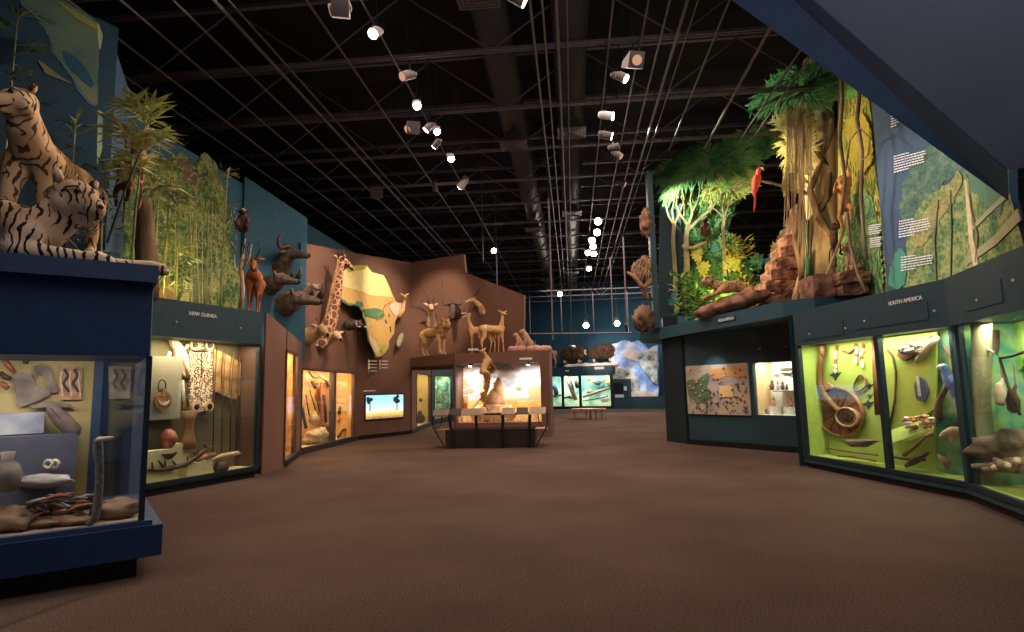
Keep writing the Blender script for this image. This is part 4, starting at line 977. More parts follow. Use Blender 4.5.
# wildebeest
a, q_ = trophy('wildebeest', 'mounted dark wildebeest head with mane right of the kudu', KU, 457, 311, M['buff'], [(0, 0, -.1, .22), (.2, 0, .0, .2), (.4, 0, .12, .14)], (-1.0, .3), 1.0, headr=.13, hl=.5)
tear(a, q_, M['buff'], .1, .16, -.02, .04)
for sy in (1, -1): horn(a, [q_(-.05, .03*sy, .14)[:3], q_(.02, .2*sy, .15)[:3], q_(.06, .34*sy, .16)[:3], q_(-.08, .38*sy, .26)[:3], q_(-.2, .3*sy, .3)[:3]], .05, 'horn', .01)
m = MB()
for k in range(40): m.tube([q_(rnd.uniform(.05, .3), rnd.uniform(-.08, .08), -.1)[:3], q_(rnd.uniform(-.1, .2), rnd.uniform(-.05, .05), -.42)[:3]], [.03, .004], 4)
m.build('beard', M['cream_fur'], a)
# springbok head
a, q_ = trophy('springbok', 'mounted golden gazelle head facing left above the deck antelopes', KU, 482, 308, M['antel'], [(0, 0, -.15, .15), (.2, 0, .05, .11), (.35, -.22, .3, .075)], (-.2, -1.2), .95, headr=.075, hl=.3)
tear(a, q_, M['antel'], .06, .12, .04, .035)
for sy in (1, -1): horn(a, [q_(-.02, .03*sy, .05)[:3], q_(-.1, .06*sy, .2)[:3], q_(-.28, .1*sy, .3)[:3], q_(-.4, .1*sy, .5)[:3]], .018)
# bare horn mount on the wall
o = thing('horn_mount', 'pair of short dark horns standing on the deck beside the doe', 'horns', Vector((KU.off(.25).pt(513, 352).x, KU.off(.25).pt(513, 352).y, DZ-.02)))
for sy in (1, -1): horn(o, [(.0, 0, .05), (.12*sy, 0, .16), (.28*sy, 0, .32)], .06, 'horn', .015)
# low reclining animals at the deck corner
for px, lab, s in ((520, 'small tan animal sitting on the red rock at the deck corner, left one', .5), (528, 'small tan animal sitting on the red rock at the deck corner, right one', .62)):
    p = IS.off(-.4).pt(px, 348)
    a = anim('meerkat', lab, 'animal', (p.x, p.y, DZ+.14), math.radians(200), sc=s)
    hc, qf = head_cat(.25, .95, .8)
    flesh(blobbody([[(-.15, 0, .2, .2), (0, 0, .4, .2), (.1, 0, .65, .17), (.18, 0, .82, .13)], [(.1, .12, .6, .08), (.2, .12, .3, .06), (.25, .12, .04, .06)], [(.1, -.12, .6, .08), (.2, -.12, .3, .06), (.25, -.12, .04, .06)]]+hc), 'body', M['kuduf'], a, .03, 2)
p = IS.off(-.4).pt(528, 350)
m = MB()
for k in range(5): m.rock((p.x-.5+.27*k, p.y, DZ+.08), (.5, .5, .28), k+20, 10, 8)
tag(m.build('rock_slab', nm('pinkish rock', [(.4, .2, .14), (.6, .34, .26)], 4, .9, 0, .6), smooth=True), 'pinkish rock slab on the right corner of the deck', 'rock')
# ------------------------------------------------------------------ painted map on the slate blue walls, upper left
landA = nm('painted land green', [(.09, .14, .11), (.16, .22, .14), (.24, .24, .09)], 1.1, .85, 0, 0)
mapw = thing('wall_map', 'painted green Asia map on the tall slate wall behind the tigers', 'map', pw.pt(60, 60))
W1 = pw.off(.012); W2 = pw2.off(.012)
coast = fm(.16, .28, .36)
Ar = [(20, -30), (99, 23), (97, 105), (92, 103), (82, 92), (72, 74), (62, 60), (54, 50), (50, 35), (40, 18), (30, 8), (22, 2)]
cut(W1, [(x-1.2, y+1.5) for x, y in Ar], coast, 'painted_coastline', mapw, .006, 0, sc=1.5, step=3, seed=2)
cut(W1, Ar, landA, 'painted_land', mapw, .006, .008, sc=1.5, step=3, seed=2)
cut(W1, [(62, 50), (75, 56), (86, 68), (94, 84), (92, 88), (80, 78), (68, 66)], M['tealwall'], 'painted_sea', mapw, .006, .016, sc=1)
cut(W1, [(38, 60), (50, 68), (60, 76), (72, 84), (60, 79), (46, 74)], landA, 'painted_island', mapw, .006, .008, sc=1, seed=6)
cut(W1, [(56, 0), (80, 14), (97, 24), (96, 30), (82, 22), (66, 10)], fm(.34, .34, .08), 'painted_highland', mapw, .006, .02, sc=1.2, seed=8)
cut(W2, [(97.6, 22), (103, 35), (101, 48), (99, 50), (98, 40)], landA, 'painted_land', mapw, .006, 0, sc=.4)
cut(W2, [(98, 110), (103, 112), (102, 150), (97, 165)], landA, 'painted_land', mapw, .006, 0, sc=.4)

# ------------------------------------------------------------------ green grove mural on the left wall over the New Guinea case
def mural_mat(name, stops, scale, st=(1, 1, 1)):
    m, nt, b = _nt(name, .9, 0, .1)
    n1 = tex(nt, 'Noise', coords(nt, st), Scale=scale*1.8, Detail=10, Roughness=.78)
    v = tex(nt, 'Voronoi', coords(nt, st), Scale=scale*9)
    mx = nt.nodes.new('ShaderNodeMixRGB'); mx.inputs[0].default_value = .16
    nt.links.new(n1.outputs['Fac'], mx.inputs[1]); nt.links.new(v.outputs['Distance'], mx.inputs[2])
    nt.links.new(ramp(nt, mx.outputs[0], stops), b.inputs['Base Color']); return m
grove = mural_mat('painted bamboo grove', [(.34, (.01, .035, .03)), (.44, (.04, .09, .045)), (.51, (.12, .18, .06)), (.58, (.32, .30, .10)), (.66, (.06, .12, .09))], 1.1, (1, 1, .9))
GM = Pl((-8.2, 5), (-8.2, 20)).off(.03)
t = thing('painted_mural', 'green and yellow bamboo grove mural on the left wall over the NEW GUINEA case', 'mural', GM.pt(195, 300))
cut(GM, [(120, 330), (120, 200), (140, 175), (152, 150), (168, 160), (180, 152), (196, 168), (205, 152), (214, 160), (222, 185), (230, 205), (233, 250), (240, 280), (243, 330)], grove, 'mural_board', t, .02, 0, sc=3, step=4, seed=11)
cut(GM, [(178, 158), (188, 160), (198, 175), (196, 186), (186, 183), (180, 172)], fm(.10, .05, .03), 'painted_dark_trunk', t, .006, .012, sc=1)
for k, (x, y, w, h) in enumerate(((200, 280, 9, 22), (168, 290, 10, 20), (186, 300, 9, 14))):
    cut(GM, [(x-w, y+h), (x-w*.8, y), (x, y-h*.6), (x+w*.8, y-h*.2), (x+w, y+h)], (fm(.12, .14, .05), fm(.42, .22, .08), fm(.5, .42, .14))[k], 'painted_boulder', t, .006, .014, sc=1.2, seed=k)
rnd = random.Random(9)
m = MB()
for k in range(6):
    x = rnd.uniform(155, 235); y0 = rnd.uniform(165, 200) if x < 222 else 230
    a = GM.off(.01).pt(x, 306); b = GM.off(.01).pt(x+rnd.uniform(-5, 5), y0); m.tube([a, a.lerp(b, .5)+Vector((0, rnd.uniform(-.05, .05), 0)), b], [.014, .012, .006], 4)
m.build('painted_stems', fm(.45, .42, .22), t, world=True)
m = MB()
for k in range(700):
    x = rnd.uniform(140, 238); y = rnd.uniform(160, 305)
    if x > 225 and y < 200: continue
    p = GM.off(.012).pt(x, y); an = rnd.uniform(-.4, PI+.4); d = Vector((0, math.cos(an), -abs(math.sin(an))*.7-.1)); m.leaf(p, d, rnd.uniform(.12, .24), .03, (1, 0, 0))
m.build('painted_leaves', nm('mural leaf greens', [(.06, .10, .03), (.22, .27, .09), (.5, .47, .2)], 2.5, .8, 0, 0), t, world=True)

# ------------------------------------------------------------------ bamboo plants: stalk with whorls of long leaves
def bamboo(label, base, h, lean, n, ll, lw, mat, seed, bushy=1.0, top=True, start=.35, name='bamboo', group=None):
    r = random.Random(seed); t = thing(name, label, 'bamboo', base, 0, group)
    P = []; x = Vector((0, 0, 0))
    for k in range(8):
        f = k/7; P.append(Vector((lean[0]*f*f, lean[1]*f*f, h*f)))
    MB().tube(P, [.022*(1-.6*k/7) for k in range(8)], 7).build('stem', M['culm'], t, smooth=True)
    lf = MB(); tw = MB()
    for k in range(n):
        f = start+(1-start)*(k+.5)/n; i = min(6, int(f*7)); p = P[i].lerp(P[i+1], f*7-i)
        an = r.uniform(0, 2*PI); d = Vector((math.cos(an), math.sin(an), .35)); L = r.uniform(.2, .55)*bushy*(1.15-.5*f)
        e = p+d*L; tw.tube([p, p.lerp(e, .5)+Vector((0, 0, .03)), e], [.007, .005, .003], 4)
        for j in range(r.randint(6, 10)):
            g = r.uniform(.35, 1); q_ = p.lerp(e, g); a2 = an+r.uniform(-1.3, 1.3)
            lf.leaf(q_, (math.cos(a2), math.sin(a2), r.uniform(-.35, .45)), ll*r.uniform(.7, 1.2), lw)
    if top:
        for j in range(16):
            a2 = r.uniform(0, 2*PI); lf.leaf(P[-1]-Vector((0, 0, r.uniform(0, .25))), (math.cos(a2), math.sin(a2), r.uniform(-.1, 1.3)), ll*1.3, lw*1.1)
    tw.build('twigs', M['culm'], t); lf.build('foliage', mat, t)
    return t
def onz(px, py, dist, z=None):
    p = D(px, py, dist); return Vector((p.x, p.y, p.z if z is None else z))
NT = NZT
ly = M['leaf']; l2 = M['leaf2']
bamboo('tall bamboo with a fan of long pale leaves between tiger case and grove mural', onz(146, 0, 7.9, 3.05), onz(152, 112, 7.9).z-3.05, (.12, 0), 26, .46, .07, l2, 1, 1.15, start=.55)
bamboo('bamboo rising behind the lying tiger, in front of the slate wall fold', onz(84, 0, 7.6, 2.85), onz(84, 118, 7.6).z-2.85, (.0, 0), 12, .22, .03, ly, 2, .8, start=.3)
bamboo('bamboo standing behind the standing tiger at the far left wall', onz(18, 0, 7.6, 2.85), onz(16, 12, 7.6).z-2.85, (.02, 0), 22, .24, .03, ly, 3, 1.1, start=.25)
bamboo('bamboo at the corner of the tiger case beside the hanging monkey', onz(117, 0, 8.0, 2.9), onz(112, 168, 8.0).z-2.9, (-.05, 0), 14, .22, .03, ly, 4, .7, start=.1)
spots = [(152, 9.8, 150, 'leaning green bamboo at the left end of the teal case top'), (166, 10.0, 172, 'leafy bamboo second from the left on the teal case top'), (178, 10.2, 160, 'dark leafed bamboo in front of the painted dark trunk'),
         (190, 10.5, 195, 'short bushy bamboo in the middle of the teal case top'), (203, 10.8, 165, 'slender bamboo over the yellow lit boulder'), (218, 11.2, 172, 'tall bamboo with drooping top right of the grove mural'), (232, 11.6, 170, 'thin bamboo with open sprays near the chestnut antelope')]
for k, (px, dy, py, lab) in enumerate(spots):
    zb = NG.pt(min(px, 255), 311).z-.02
    b_ = onz(px, 0, dy, NZT); hgt = onz(px, py, dy).z-NZT
    bamboo(lab, b_, hgt, (.05*(-1)**k, 0), 14 if k < 5 else 10, .22, .028, ly if k % 3 else l2, 20+k, .75 if k < 5 else .5, start=.08 if k < 5 else .4)
# dark stick leaning at the front
o = MB().tube([onz(107, 243, 7.2), onz(125, 190, 7.2), onz(141, 150, 7.2)], [.014, .012, .01], 6).build('leaning_pole', M['black']); tag(o, 'thin black pole leaning up from behind the tiger foreleg', 'pole')
# painted crate behind foreleg
pp = D(120, 240, 7.6); o = MB().box((pp.x, pp.y, 1.7), (.75, .5, 3.4), rz=.3).build('grey_plinth', M['blueledge']); tag(o, 'slate grey plinth behind the lying tiger forelegs', 'plinth')

def monkey(label, loc, rz, s, mat, pose='hang'):
    a = thing('tree_monkey', label, 'monkey', loc, rz, None, s)
    if pose == 'hang':
        ch = [[(0, 0, -.12, .1), (0, 0, .05, .105), (.02, 0, .2, .1), (.04, 0, .32, .05)],
              [(.02, .09, .24, .045), (.1, .12, .4, .032), (.05, .1, .6, .026), (.05, .08, .68, .03)], [(.02, -.09, .24, .045), (.14, -.14, .15, .032), (.26, -.1, .26, .026)],
              [(0, .06, -.12, .06), (.14, .1, -.2, .042), (.08, .08, -.38, .03), (.15, .08, -.42, .03)], [(0, -.06, -.12, .06), (.06, -.1, -.3, .042), (.0, -.08, -.48, .03), (.07, -.08, -.5, .03)],
              [(-.06, 0, -.16, .03), (-.16, 0, -.3, .02), (-.2, 0, -.55, .018), (-.12, 0, -.75, .016)], [(.06, 0, .37, .095)], [(.12, 0, .35, .06), (.16, 0, .33, .045)]]
    else:
        ch = [[(0, 0, .08, .11), (0, 0, .2, .11), (.03, 0, .34, .09)], [(.02, .09, .34, .04), (.12, .1, .2, .03), (.2, .08, .1, .03)], [(.02, -.09, .34, .04), (.12, -.1, .2, .03), (.2, -.08, .1, .03)],
              [(0, .08, .08, .06), (.16, .12, .18, .045), (.16, .1, .02, .03)], [(0, -.08, .08, .06), (.16, -.12, .18, .045), (.16, -.1, .02, .03)],
              [(-.08, 0, .05, .03), (-.18, 0, -.1, .02), (-.16, 0, -.35, .018), (-.1, 0, -.5, .016)], [(.06, 0, .46, .09)], [(.12, 0, .44, .055), (.15, 0, .42, .042)]]
    flesh(blobbody(ch, 10), 'body', mat, a, .014, 2)
    z = .37 if pose == 'hang' else .46
    MB().ball((.115, 0, z+.005), .058, (.7, 1, 1.1), 10, 8).build('face', fm(.5, .3, .2), a, smooth=True)
    for sy in (1, -1):
        MB().ball((.155, .025*sy, z+.025), .011, n=8, m=6).build('eye', M['eye'], a); MB().ball((.05, .09*sy, z), .028, (.5, 1, 1), 8, 6).build('ear', mat, a, smooth=True)
    return a
monkey('russet orange monkey gripping the bamboo left of the fanned leaves', onz(139, 160, 8.1), math.radians(-70), .95, M['monkeyf'])
monkey('small dark monkey hanging below the russet one by the tiger case', onz(124, 178, 8.2), math.radians(-60), .9, M['darkfur'])
spot(onz(176, 292, 9.6), GM.pt(173, 248), 170, 75, (1, .82, .25), 1, .1)
# tree stump with nest and bird
p = onz(243, 240, 11.6)
t = thing('dead_tree', 'pale bare forked branch above the chestnut antelope', 'tree', (p.x, p.y, NZT))
MB().tube([(0, 0, 0), (.03, 0, .5), (-.02, 0, 1.0), (.02, 0, 1.35)], [.05, .045, .035, .02], 8).build('trunk', M['palewood'], t, smooth=True)
for q1_ in ([(.0, 0, .9), (.15, 0, 1.15), (.2, 0, 1.45)], [(0, 0, .75), (-.16, 0, .95), (-.18, 0, 1.25)], [(.02, 0, 1.1), (-.05, .1, 1.4), (.0, .1, 1.6)]): MB().tube(q1_, [.028, .02, .006], 6).build('branch', M['palewood'], t, smooth=True)
a = monkey('dark furred tree animal clinging to the bare branch above the antelope', onz(243, 232, 11.4), -1.2, .9, M['darkfur'], 'sit')
p = onz(150, 205, 9.2)
t = thing('leaning_stump', 'grey stub of tree trunk leaning at the left of the grove mural', 'tree', (p.x, p.y, NZT-.02))
MB().tube([(-.0, 0, 0), (.02, 0, .5), (-.05, 0, .95), (-.1, 0, 1.4), (-.12, 0, 1.7)], [.2, .17, .16, .15, .12], 12).build('trunk', M['bark'], t, smooth=True)

# ------------------------------------------------------------------ Africa wall map
def az(l): return [(300+x/5.267, 240+y/5.267) for x, y in l]
out = az([(200, 190), (222, 170), (250, 148), (275, 136), (300, 134), (330, 134), (355, 135), (360, 152), (378, 168), (395, 176), (415, 180), (440, 185), (452, 205), (462, 225), (475, 255), (490, 290), (505, 322), (515, 334), (548, 328), (546, 345), (530, 375), (515, 400), (503, 425), (498, 455), (496, 490), (480, 515), (470, 530), (468, 560), (455, 585), (430, 610), (402, 616), (392, 585), (382, 560), (362, 525), (360, 490), (352, 450), (345, 420), (335, 400), (333, 372), (310, 348), (285, 338), (258, 342), (225, 322), (205, 300), (190, 278), (188, 250), (194, 225), (192, 210)])
MP = AM
t = thing('africa_map', 'big painted relief map of Africa on the brown wall between giraffe and kudu', 'map', MP.pt(385, 355))
def reg(l, c, off, sc=.5, name='painted_region', seed=0): return cut(MP, az(l), c, name, t, .012, off, sc=sc, step=2.5, seed=seed)
cut(MP, [(x-.6, y+.8) for x, y in out], fm(.15, .5, .45), 'painted_coastline', t, .02, 0)
cut(MP, out, fm(.72, .45, .14), 'painted_savanna', t, .02, .02)
reg([(200, 190), (250, 148), (300, 138), (355, 140), (380, 170), (415, 180), (440, 187), (462, 228), (488, 300), (440, 298), (380, 293), (330, 275), (280, 258), (225, 242), (193, 246), (194, 215)], fm(.88, .74, .30), .034, name='painted_desert')
reg([(248, 150), (275, 136), (310, 134), (350, 136), (345, 152), (310, 158), (280, 165), (255, 172)], fm(.45, .48, .05), .046, name='painted_highland')
reg([(333, 365), (360, 362), (400, 358), (425, 365), (440, 375), (448, 400), (430, 415), (400, 412), (370, 405), (345, 400)], fm(.10, .26, .12), .046, name='painted_forest', seed=3)
reg([(300, 322), (330, 328), (335, 352), (312, 350), (290, 340)], fm(.10, .26, .12), .046, name='painted_forest')
reg([(200, 295), (225, 312), (258, 334), (285, 330), (262, 342), (225, 325)], fm(.10, .26, .12), .046, name='painted_forest')
reg([(470, 345), (500, 325), (520, 332), (548, 328), (530, 375), (505, 400), (485, 380), (475, 360)], fm(.86, .68, .52), .046, name='painted_horn')
reg([(363, 505), (385, 520), (405, 545), (418, 575), (402, 606), (388, 580), (372, 545)], fm(.82, .72, .4), .046, name='painted_desert')
reg([(432, 552), (450, 542), (458, 560), (448, 585), (430, 598), (425, 575)], fm(.45, .5, .08), .046, name='painted_highland')
cut(MP, az([(540, 486), (548, 500), (540, 530), (528, 560), (512, 564), (510, 540), (522, 505)]), fm(.15, .5, .45), 'painted_coastline', t, .02, 0)
cut(MP, az([(538, 490), (542, 500), (534, 530), (524, 556), (515, 558), (514, 540), (524, 508)]), fm(.72, .5, .18), 'painted_island', t, .02, .02)
for l, c in (([(480, 320), (440, 345), (430, 380), (405, 395), (400, 425)], (.55, .25, .2)), ([(462, 390), (462, 405)], (.05, .1, .2)), ([(445, 420), (448, 440)], (.05, .1, .2)), ([(468, 455), (472, 485)], (.05, .1, .2))):
    m = MB().tube([MP.pt(*p)+MP.n*.055 for p in az(l)], .022, 5); m.build('painted_river', fm(*c), t, world=True)
# legend
t = thing('map_legend', 'small legend of coloured squares and text lines below the Africa map', 'label', MP.pt(378, 372))
for k in range(4):
    for j in range(2):
        if k == 3 and j: continue
        px, py = 369+j*11, 361+k*3.3
        m = MB(); p = MP.pt(px, py); m.box(p, (.09, .02, .09), rz=math.atan2(MP.d.y, MP.d.x)); m.build('colour_square', fm(*((.8, .7, .25), (.5, .5, .1), (.8, .7, .5), (.75, .45, .15), (.8, .75, .6), (.12, .4, .35), (.1, .26, .12))[k*2+j if k*2+j < 7 else 6]), t, world=True)
        m = MB(); a, b = MP.pt(px+1.8, py), MP.pt(px+7.5, py+.1); m.tube([a, b], .018, 4); m.build('printed_text_line', M['white'], t, world=True)
o = MB(); a, b = MP.pt(364, 391), MP.pt(375, 390.6); o.tube([a, b], .022, 4); tag(o.build('wall_caption', M['white']), 'short white caption line above the backlit landscape screen', 'label')
for i, (pl_, x0, x1, y, lab) in enumerate(((A3, 331, 340, 307, 'white caption line beside the giraffe neck'), (A3, 350, 359, 333.5, 'white caption line below the warthog head'), (mid, 316, 325, 345, 'white caption line under the lowest mounts'), (KU, 460, 467, 313.5, 'white caption plate right of the wildebeest'), (KU, 430, 435, 324, 'white caption plate below the kudu'))):
    o = MB().tube([pl_.off(.02).pt(x0, y), pl_.off(.02).pt(x1, y-.5 if i > 2 else y+.6)], .025, 4); tag(o.build('wall_caption', M['white']), lab, 'label')
# backlit screen
t = thing('backlit_picture', 'glowing backlit savanna picture set low in the brown wall', 'picture', A3.pt(384, 418))
S3 = A3.off(.03)
z0, z1 = S3.pt(384, 418.3).z, S3.pt(384, 395).z; ua_, ub_ = uof(S3, 366), uof(S3, 403)
m = MB(); sbox(m, S3, ua_-.05, ub_+.05, 0, .03, z0-.05, z1+.05); m.build('picture_frame', M['frame'], t, world=True)
def scr():
    m, nt, b = _nt('backlit landscape film', .4); b.inputs['Base Color'].default_value = (0, 0, 0, 1)
    tc = nt.nodes.new('ShaderNodeTexCoord'); sp = nt.nodes.new('ShaderNodeSeparateXYZ'); nt.links.new(tc.outputs['Object'], sp.inputs[0])
    mr = nt.nodes.new('ShaderNodeMapRange'); mr.inputs[1].default_value = 0; mr.inputs[2].default_value = z1-z0; nt.links.new(sp.outputs[2], mr.inputs[0])
    n = tex(nt, 'Noise', coords(nt), Scale=9, Detail=3); ma = nt.nodes.new('ShaderNodeMath'); ma.operation = 'MULTIPLY_ADD'; ma.inputs[1].default_value = .25; nt.links.new(n.outputs['Fac'], ma.inputs[0]); nt.links.new(mr.outputs[0], ma.inputs[2])
    c = ramp(nt, ma.outputs[0], [(.12, (.25, .12, .06)), (.3, (.8, .5, .12)), (.42, (.85, .75, .4)), (.55, (.6, .85, .95)), (.9, (.35, .65, .95))])
    nt.links.new(c, b.inputs['Emission Color']); b.inputs['Emission Strength'].default_value = 1.5; return m
m = MB(); sbox(m, S3.off(.012), ua_, ub_, 0, .01, z0, z1); m.build('screen', scr(), t, world=True, )
for c_ in t.children:
    pass
for x0, y0 in ((369, 399), (396, 398)):
    m = MB(); p = S3.off(.02)
    for k in range(9): m.ball(p.pt(x0+rnd.uniform(-2, 3), y0+rnd.uniform(-2, 4)), .07, n=6, m=4)
    m.tube([p.pt(x0+1, y0+4), p.pt(x0+1, y0+12)], .02, 4); m.build('painted_tree', fm(.06, .12, .06), t, world=True)

# ------------------------------------------------------------------ savanna diorama ground and painting details
p = IS.off(-.7).pt(492, 405)
m = MB(); m.rock((p.x, p.y, .75), (1.6, .8, .7), 3, 20, 12, .3); m.rock((p.x+.1, p.y+.1, 1.15), (.8, .6, 1.0), 4, 20, 12, .3); m.rock((p.x+.2, p.y+.1, 1.6), (.4, .4, .8), 5, 16, 10, .3)
for v in m.v: v.z = max(v.z, .502)
tag(m.build('termite_mound', nm('straw coloured mound', [(.45, .26, .12), (.75, .5, .28)], 5, .9, 0, .8), smooth=True), 'straw coloured termite mound under the climbing leopard', 'mound')
m = MB(); rnd = random.Random(4)
for k in range(420):
    x = IS.off(-.5).pt(457+rnd.random()*82, 400).x; y = p.y+rnd.uniform(-.55, .4)
    b = Vector((x, y, .5)); e = b+Vector((rnd.uniform(-.12, .12), rnd.uniform(-.1, .1), rnd.uniform(.15, .5 if x < p.x else .35))); m.tube([b, b.lerp(e, .6), e], [.008, .006, .001], 4)
tag(m.build('dry_grass', nm('dry grass', [(.6, .4, .16), (.85, .65, .35)], 4, .9, 0, 0)), 'dry straw grass across the savanna diorama floor', 'grass', kind='stuff')
IB = IS.off(-1.29)
for (x, y, s) in ((461, 384, 1.0), (519, 389, .35), (470, 391, .5)):
    pts = [(x+s*8*math.cos(a)*(1+.2*math.sin(5*a)), y+s*6*math.sin(a)) for a in [k*PI/8 for k in range(16)]]
    cut(IB, pts, fm(.24, .24, .14), 'painted_tree', sv, .006, 0, sc=.8)
cut(IB, [(528, 389), (531, 387), (541, 386), (541, 400), (538, 399), (530, 399)], fm(.5, .32, .16), 'painted_hut', sv, .006, 0)
cut(IB, [(455.5, 362), (480, 362), (466, 366), (455.5, 375)], fm(.22, .25, .32), 'painted_hill', sv, .006, 0, sc=.5)
for (y0, y1, lab) in ((391, 395, 'upper small brown plaque on the left wing of the savanna diorama'), (396.5, 401, 'lower small brown plaque on the left wing of the savanna diorama')):
    m = MB(); sbox(m, IS.off(-1.1), uof(IS, 457), uof(IS, 461.5), 0, .02, IS.off(-1.1).pt(459, y1).z, IS.off(-1.1).pt(459, y0).z); tag(m.build('plaque', fm(.35, .2, .12)), lab, 'label')
m = MB(); sbox(m, IS.off(.02), uof(IS, 520.5), uof(IS, 533), 0, .02, IS.pt(527, 359.6).z, IS.pt(527, 357.6).z); tag(m.build('plaque', M['white']), 'white caption plate on the savanna diorama header at right', 'label')
m = MB(); sbox(m, IS.off(.02), uof(IS, 469), uof(IS, 479), 0, .02, IS.pt(474, 351.8).z+.05, IS.pt(474, 350).z+.05); tag(m.build('plaque', M['white']), 'white caption plate at the deck edge under the left antelope', 'label')

# ------------------------------------------------------------------ jungle on the Mesoamerica ledge
FD, BD = 16.9, 18.1
def onp(px, py, y): return D(px, py, y)
FR = Pl(D(662, 390, 18.6), D(790, 390, 16.4)); FR2 = FR.off(-.5)
GZ = 3.3
dkg = mural_mat('painted deep canopy green', [(.33, (.008, .04, .02)), (.45, (.025, .11, .045)), (.56, (.06, .2, .08)), (.68, (.12, .28, .10))], 1.7, (1, 1, 1.8))
brg = mural_mat('painted bright leaf green', [(.35, (.03, .16, .04)), (.47, (.10, .36, .08)), (.6, (.35, .55, .12))], 2.4)
ylg = mural_mat('painted yellow green leaves', [(.35, (.16, .2, .03)), (.48, (.42, .4, .06)), (.62, (.62, .55, .12))], 2.4)
blg = mural_mat('painted blue green leaves', [(.35, (.02, .09, .08)), (.48, (.06, .22, .18)), (.62, (.2, .38, .28))], 2.2)
olg = mural_mat('painted olive leaves', [(.35, (.07, .06, .02)), (.48, (.22, .19, .06)), (.62, (.38, .34, .12))], 2.4)
post = D(656, 320, 18.0)
t = thing('mural_post', 'tall dark teal post edging the painted jungle at the ledge tip', 'post', (post.x, post.y, GZ))
ph = D(656, 172, 18.0).z
MB().bbox((post.x-.08, post.y-.2, GZ-.01), (post.x+.08, post.y+.2, ph)).build('post_board', M['teal'], t, world=True)
m = MB(); m.prism([FR2.pt(658, 320), FR2.pt(682, 314), FR2.pt(682, 168), FR2.pt(660, 172)], -FR2.n*.04); m.build('teal_panel', M['teal'], t, world=True)
o = MB().box((post.x+.35, post.y-.25, GZ+.14), (.42, .2, .28)).build('speaker_box', M['black']); tag(o, 'small black boxes at the foot of the teal post on the ledge', 'box')
# cutout jungle
jg = thing('painted_jungle', 'cutout painted jungle of green canopy and tall branching trees on the ledge', 'mural', FR2.pt(725, 312))
cut(FR2, [(664, 318), (664, 165), (700, 140), (745, 150), (752, 190), (735, 205), (728, 230), (748, 262), (762, 300), (720, 312)], mural_mat('painted understory', [(.36, (.006, .03, .02)), (.47, (.03, .10, .04)), (.56, (.12, .26, .08)), (.68, (.45, .45, .08))], 1.8), 'understory_board', jg, .04, -.05, sc=3, step=4, seed=4)
cut(FR2, [(657, 168), (672, 160), (690, 152), (712, 148), (730, 142), (745, 134), (758, 132), (770, 140), (779, 150), (760, 158), (748, 165), (735, 172), (715, 170), (700, 180), (685, 190), (668, 200), (662, 190)], dkg, 'canopy', jg, .05, .12, sc=2.5, step=3, seed=7)
cut(FR2, [(722, 150), (745, 132), (768, 132), (782, 138), (775, 147), (760, 152), (745, 158)], brg, 'canopy', jg, .05, .06, sc=2, step=3, seed=8)
cut(FR2, [(705, 185), (718, 172), (735, 168), (752, 172), (755, 185), (742, 196), (725, 200), (712, 204), (702, 200)], ylg, 'canopy', jg, .05, .05, sc=2, step=3, seed=9)
cut(FR2, [(715, 182), (730, 176), (745, 178), (742, 188), (728, 194)], brg, 'canopy', jg, .05, .08, sc=2, step=3, seed=19)
def leafy(pl, off, pts, mat, n, L, par, seed=0):
    'brushed leaf strokes over a painted crown, pointing out of its middle'
    r = random.Random(seed); xs = [p[0] for p in pts]; ys = [p[1] for p in pts]; m = MB(); cx_ = sum(xs)/len(xs); cy_ = sum(ys)/len(ys); k = 0; pl_ = pl.off(off)
    def ins(x, y):
        c = False
        for i in range(len(pts)):
            (x1, y1), (x2, y2) = pts[i], pts[i-1]
            if (y1 > y) != (y2 > y) and x < (x2-x1)*(y-y1)/(y2-y1)+x1: c = not c
        return c
    while k < n:
        x, y = r.uniform(min(xs), max(xs)), r.uniform(min(ys), max(ys))
        if not ins(x, y): continue
        k += 1; p = pl_.pt(x, y); an = math.atan2(-(y-cy_)*1.6, x-cx_)+r.uniform(-.9, .9)
        d = pl.rot()*math.cos(an)+Vector((0, 0, math.sin(an))); m.leaf(p, d, L*r.uniform(.6, 1.3), L*.28, tuple(pl.n))
    return m.build('leaf_strokes', mat, par, world=True)
lfd = nm('dark leaf strokes', [(.02, .09, .035), (.08, .22, .07), (.16, .30, .10)], 1.6, .85, 0, 0)
lfb = nm('bright leaf strokes', [(.08, .25, .05), (.30, .45, .10), (.5, .55, .15)], 1.6, .85, 0, 0)
lfo = nm('olive leaf strokes', [(.12, .11, .03), (.34, .30, .09), (.48, .42, .14)], 1.6, .85, 0, 0)
leafy(FR2, .135, [(657, 168), (672, 160), (690, 152), (712, 148), (730, 142), (745, 134), (758, 132), (770, 140), (779, 150), (760, 158), (748, 165), (735, 172), (715, 170), (700, 180), (685, 190), (668, 200), (662, 190)], lfd, 700, .34, jg, 1)
leafy(FR2, .075, [(722, 150), (745, 132), (768, 132), (782, 138), (775, 147), (760, 152), (745, 158)], lfb, 160, .3, jg, 2)
leafy(FR2, .10, [(705, 185), (718, 172), (735, 168), (752, 172), (755, 185), (742, 196), (725, 200), (712, 204), (702, 200)], lfb, 260, .26, jg, 3)
leafy(FR2, -.03, [(664, 318), (664, 205), (700, 200), (735, 205), (728, 230), (748, 262), (762, 300), (720, 312)], lfd, 500, .26, jg, 4)
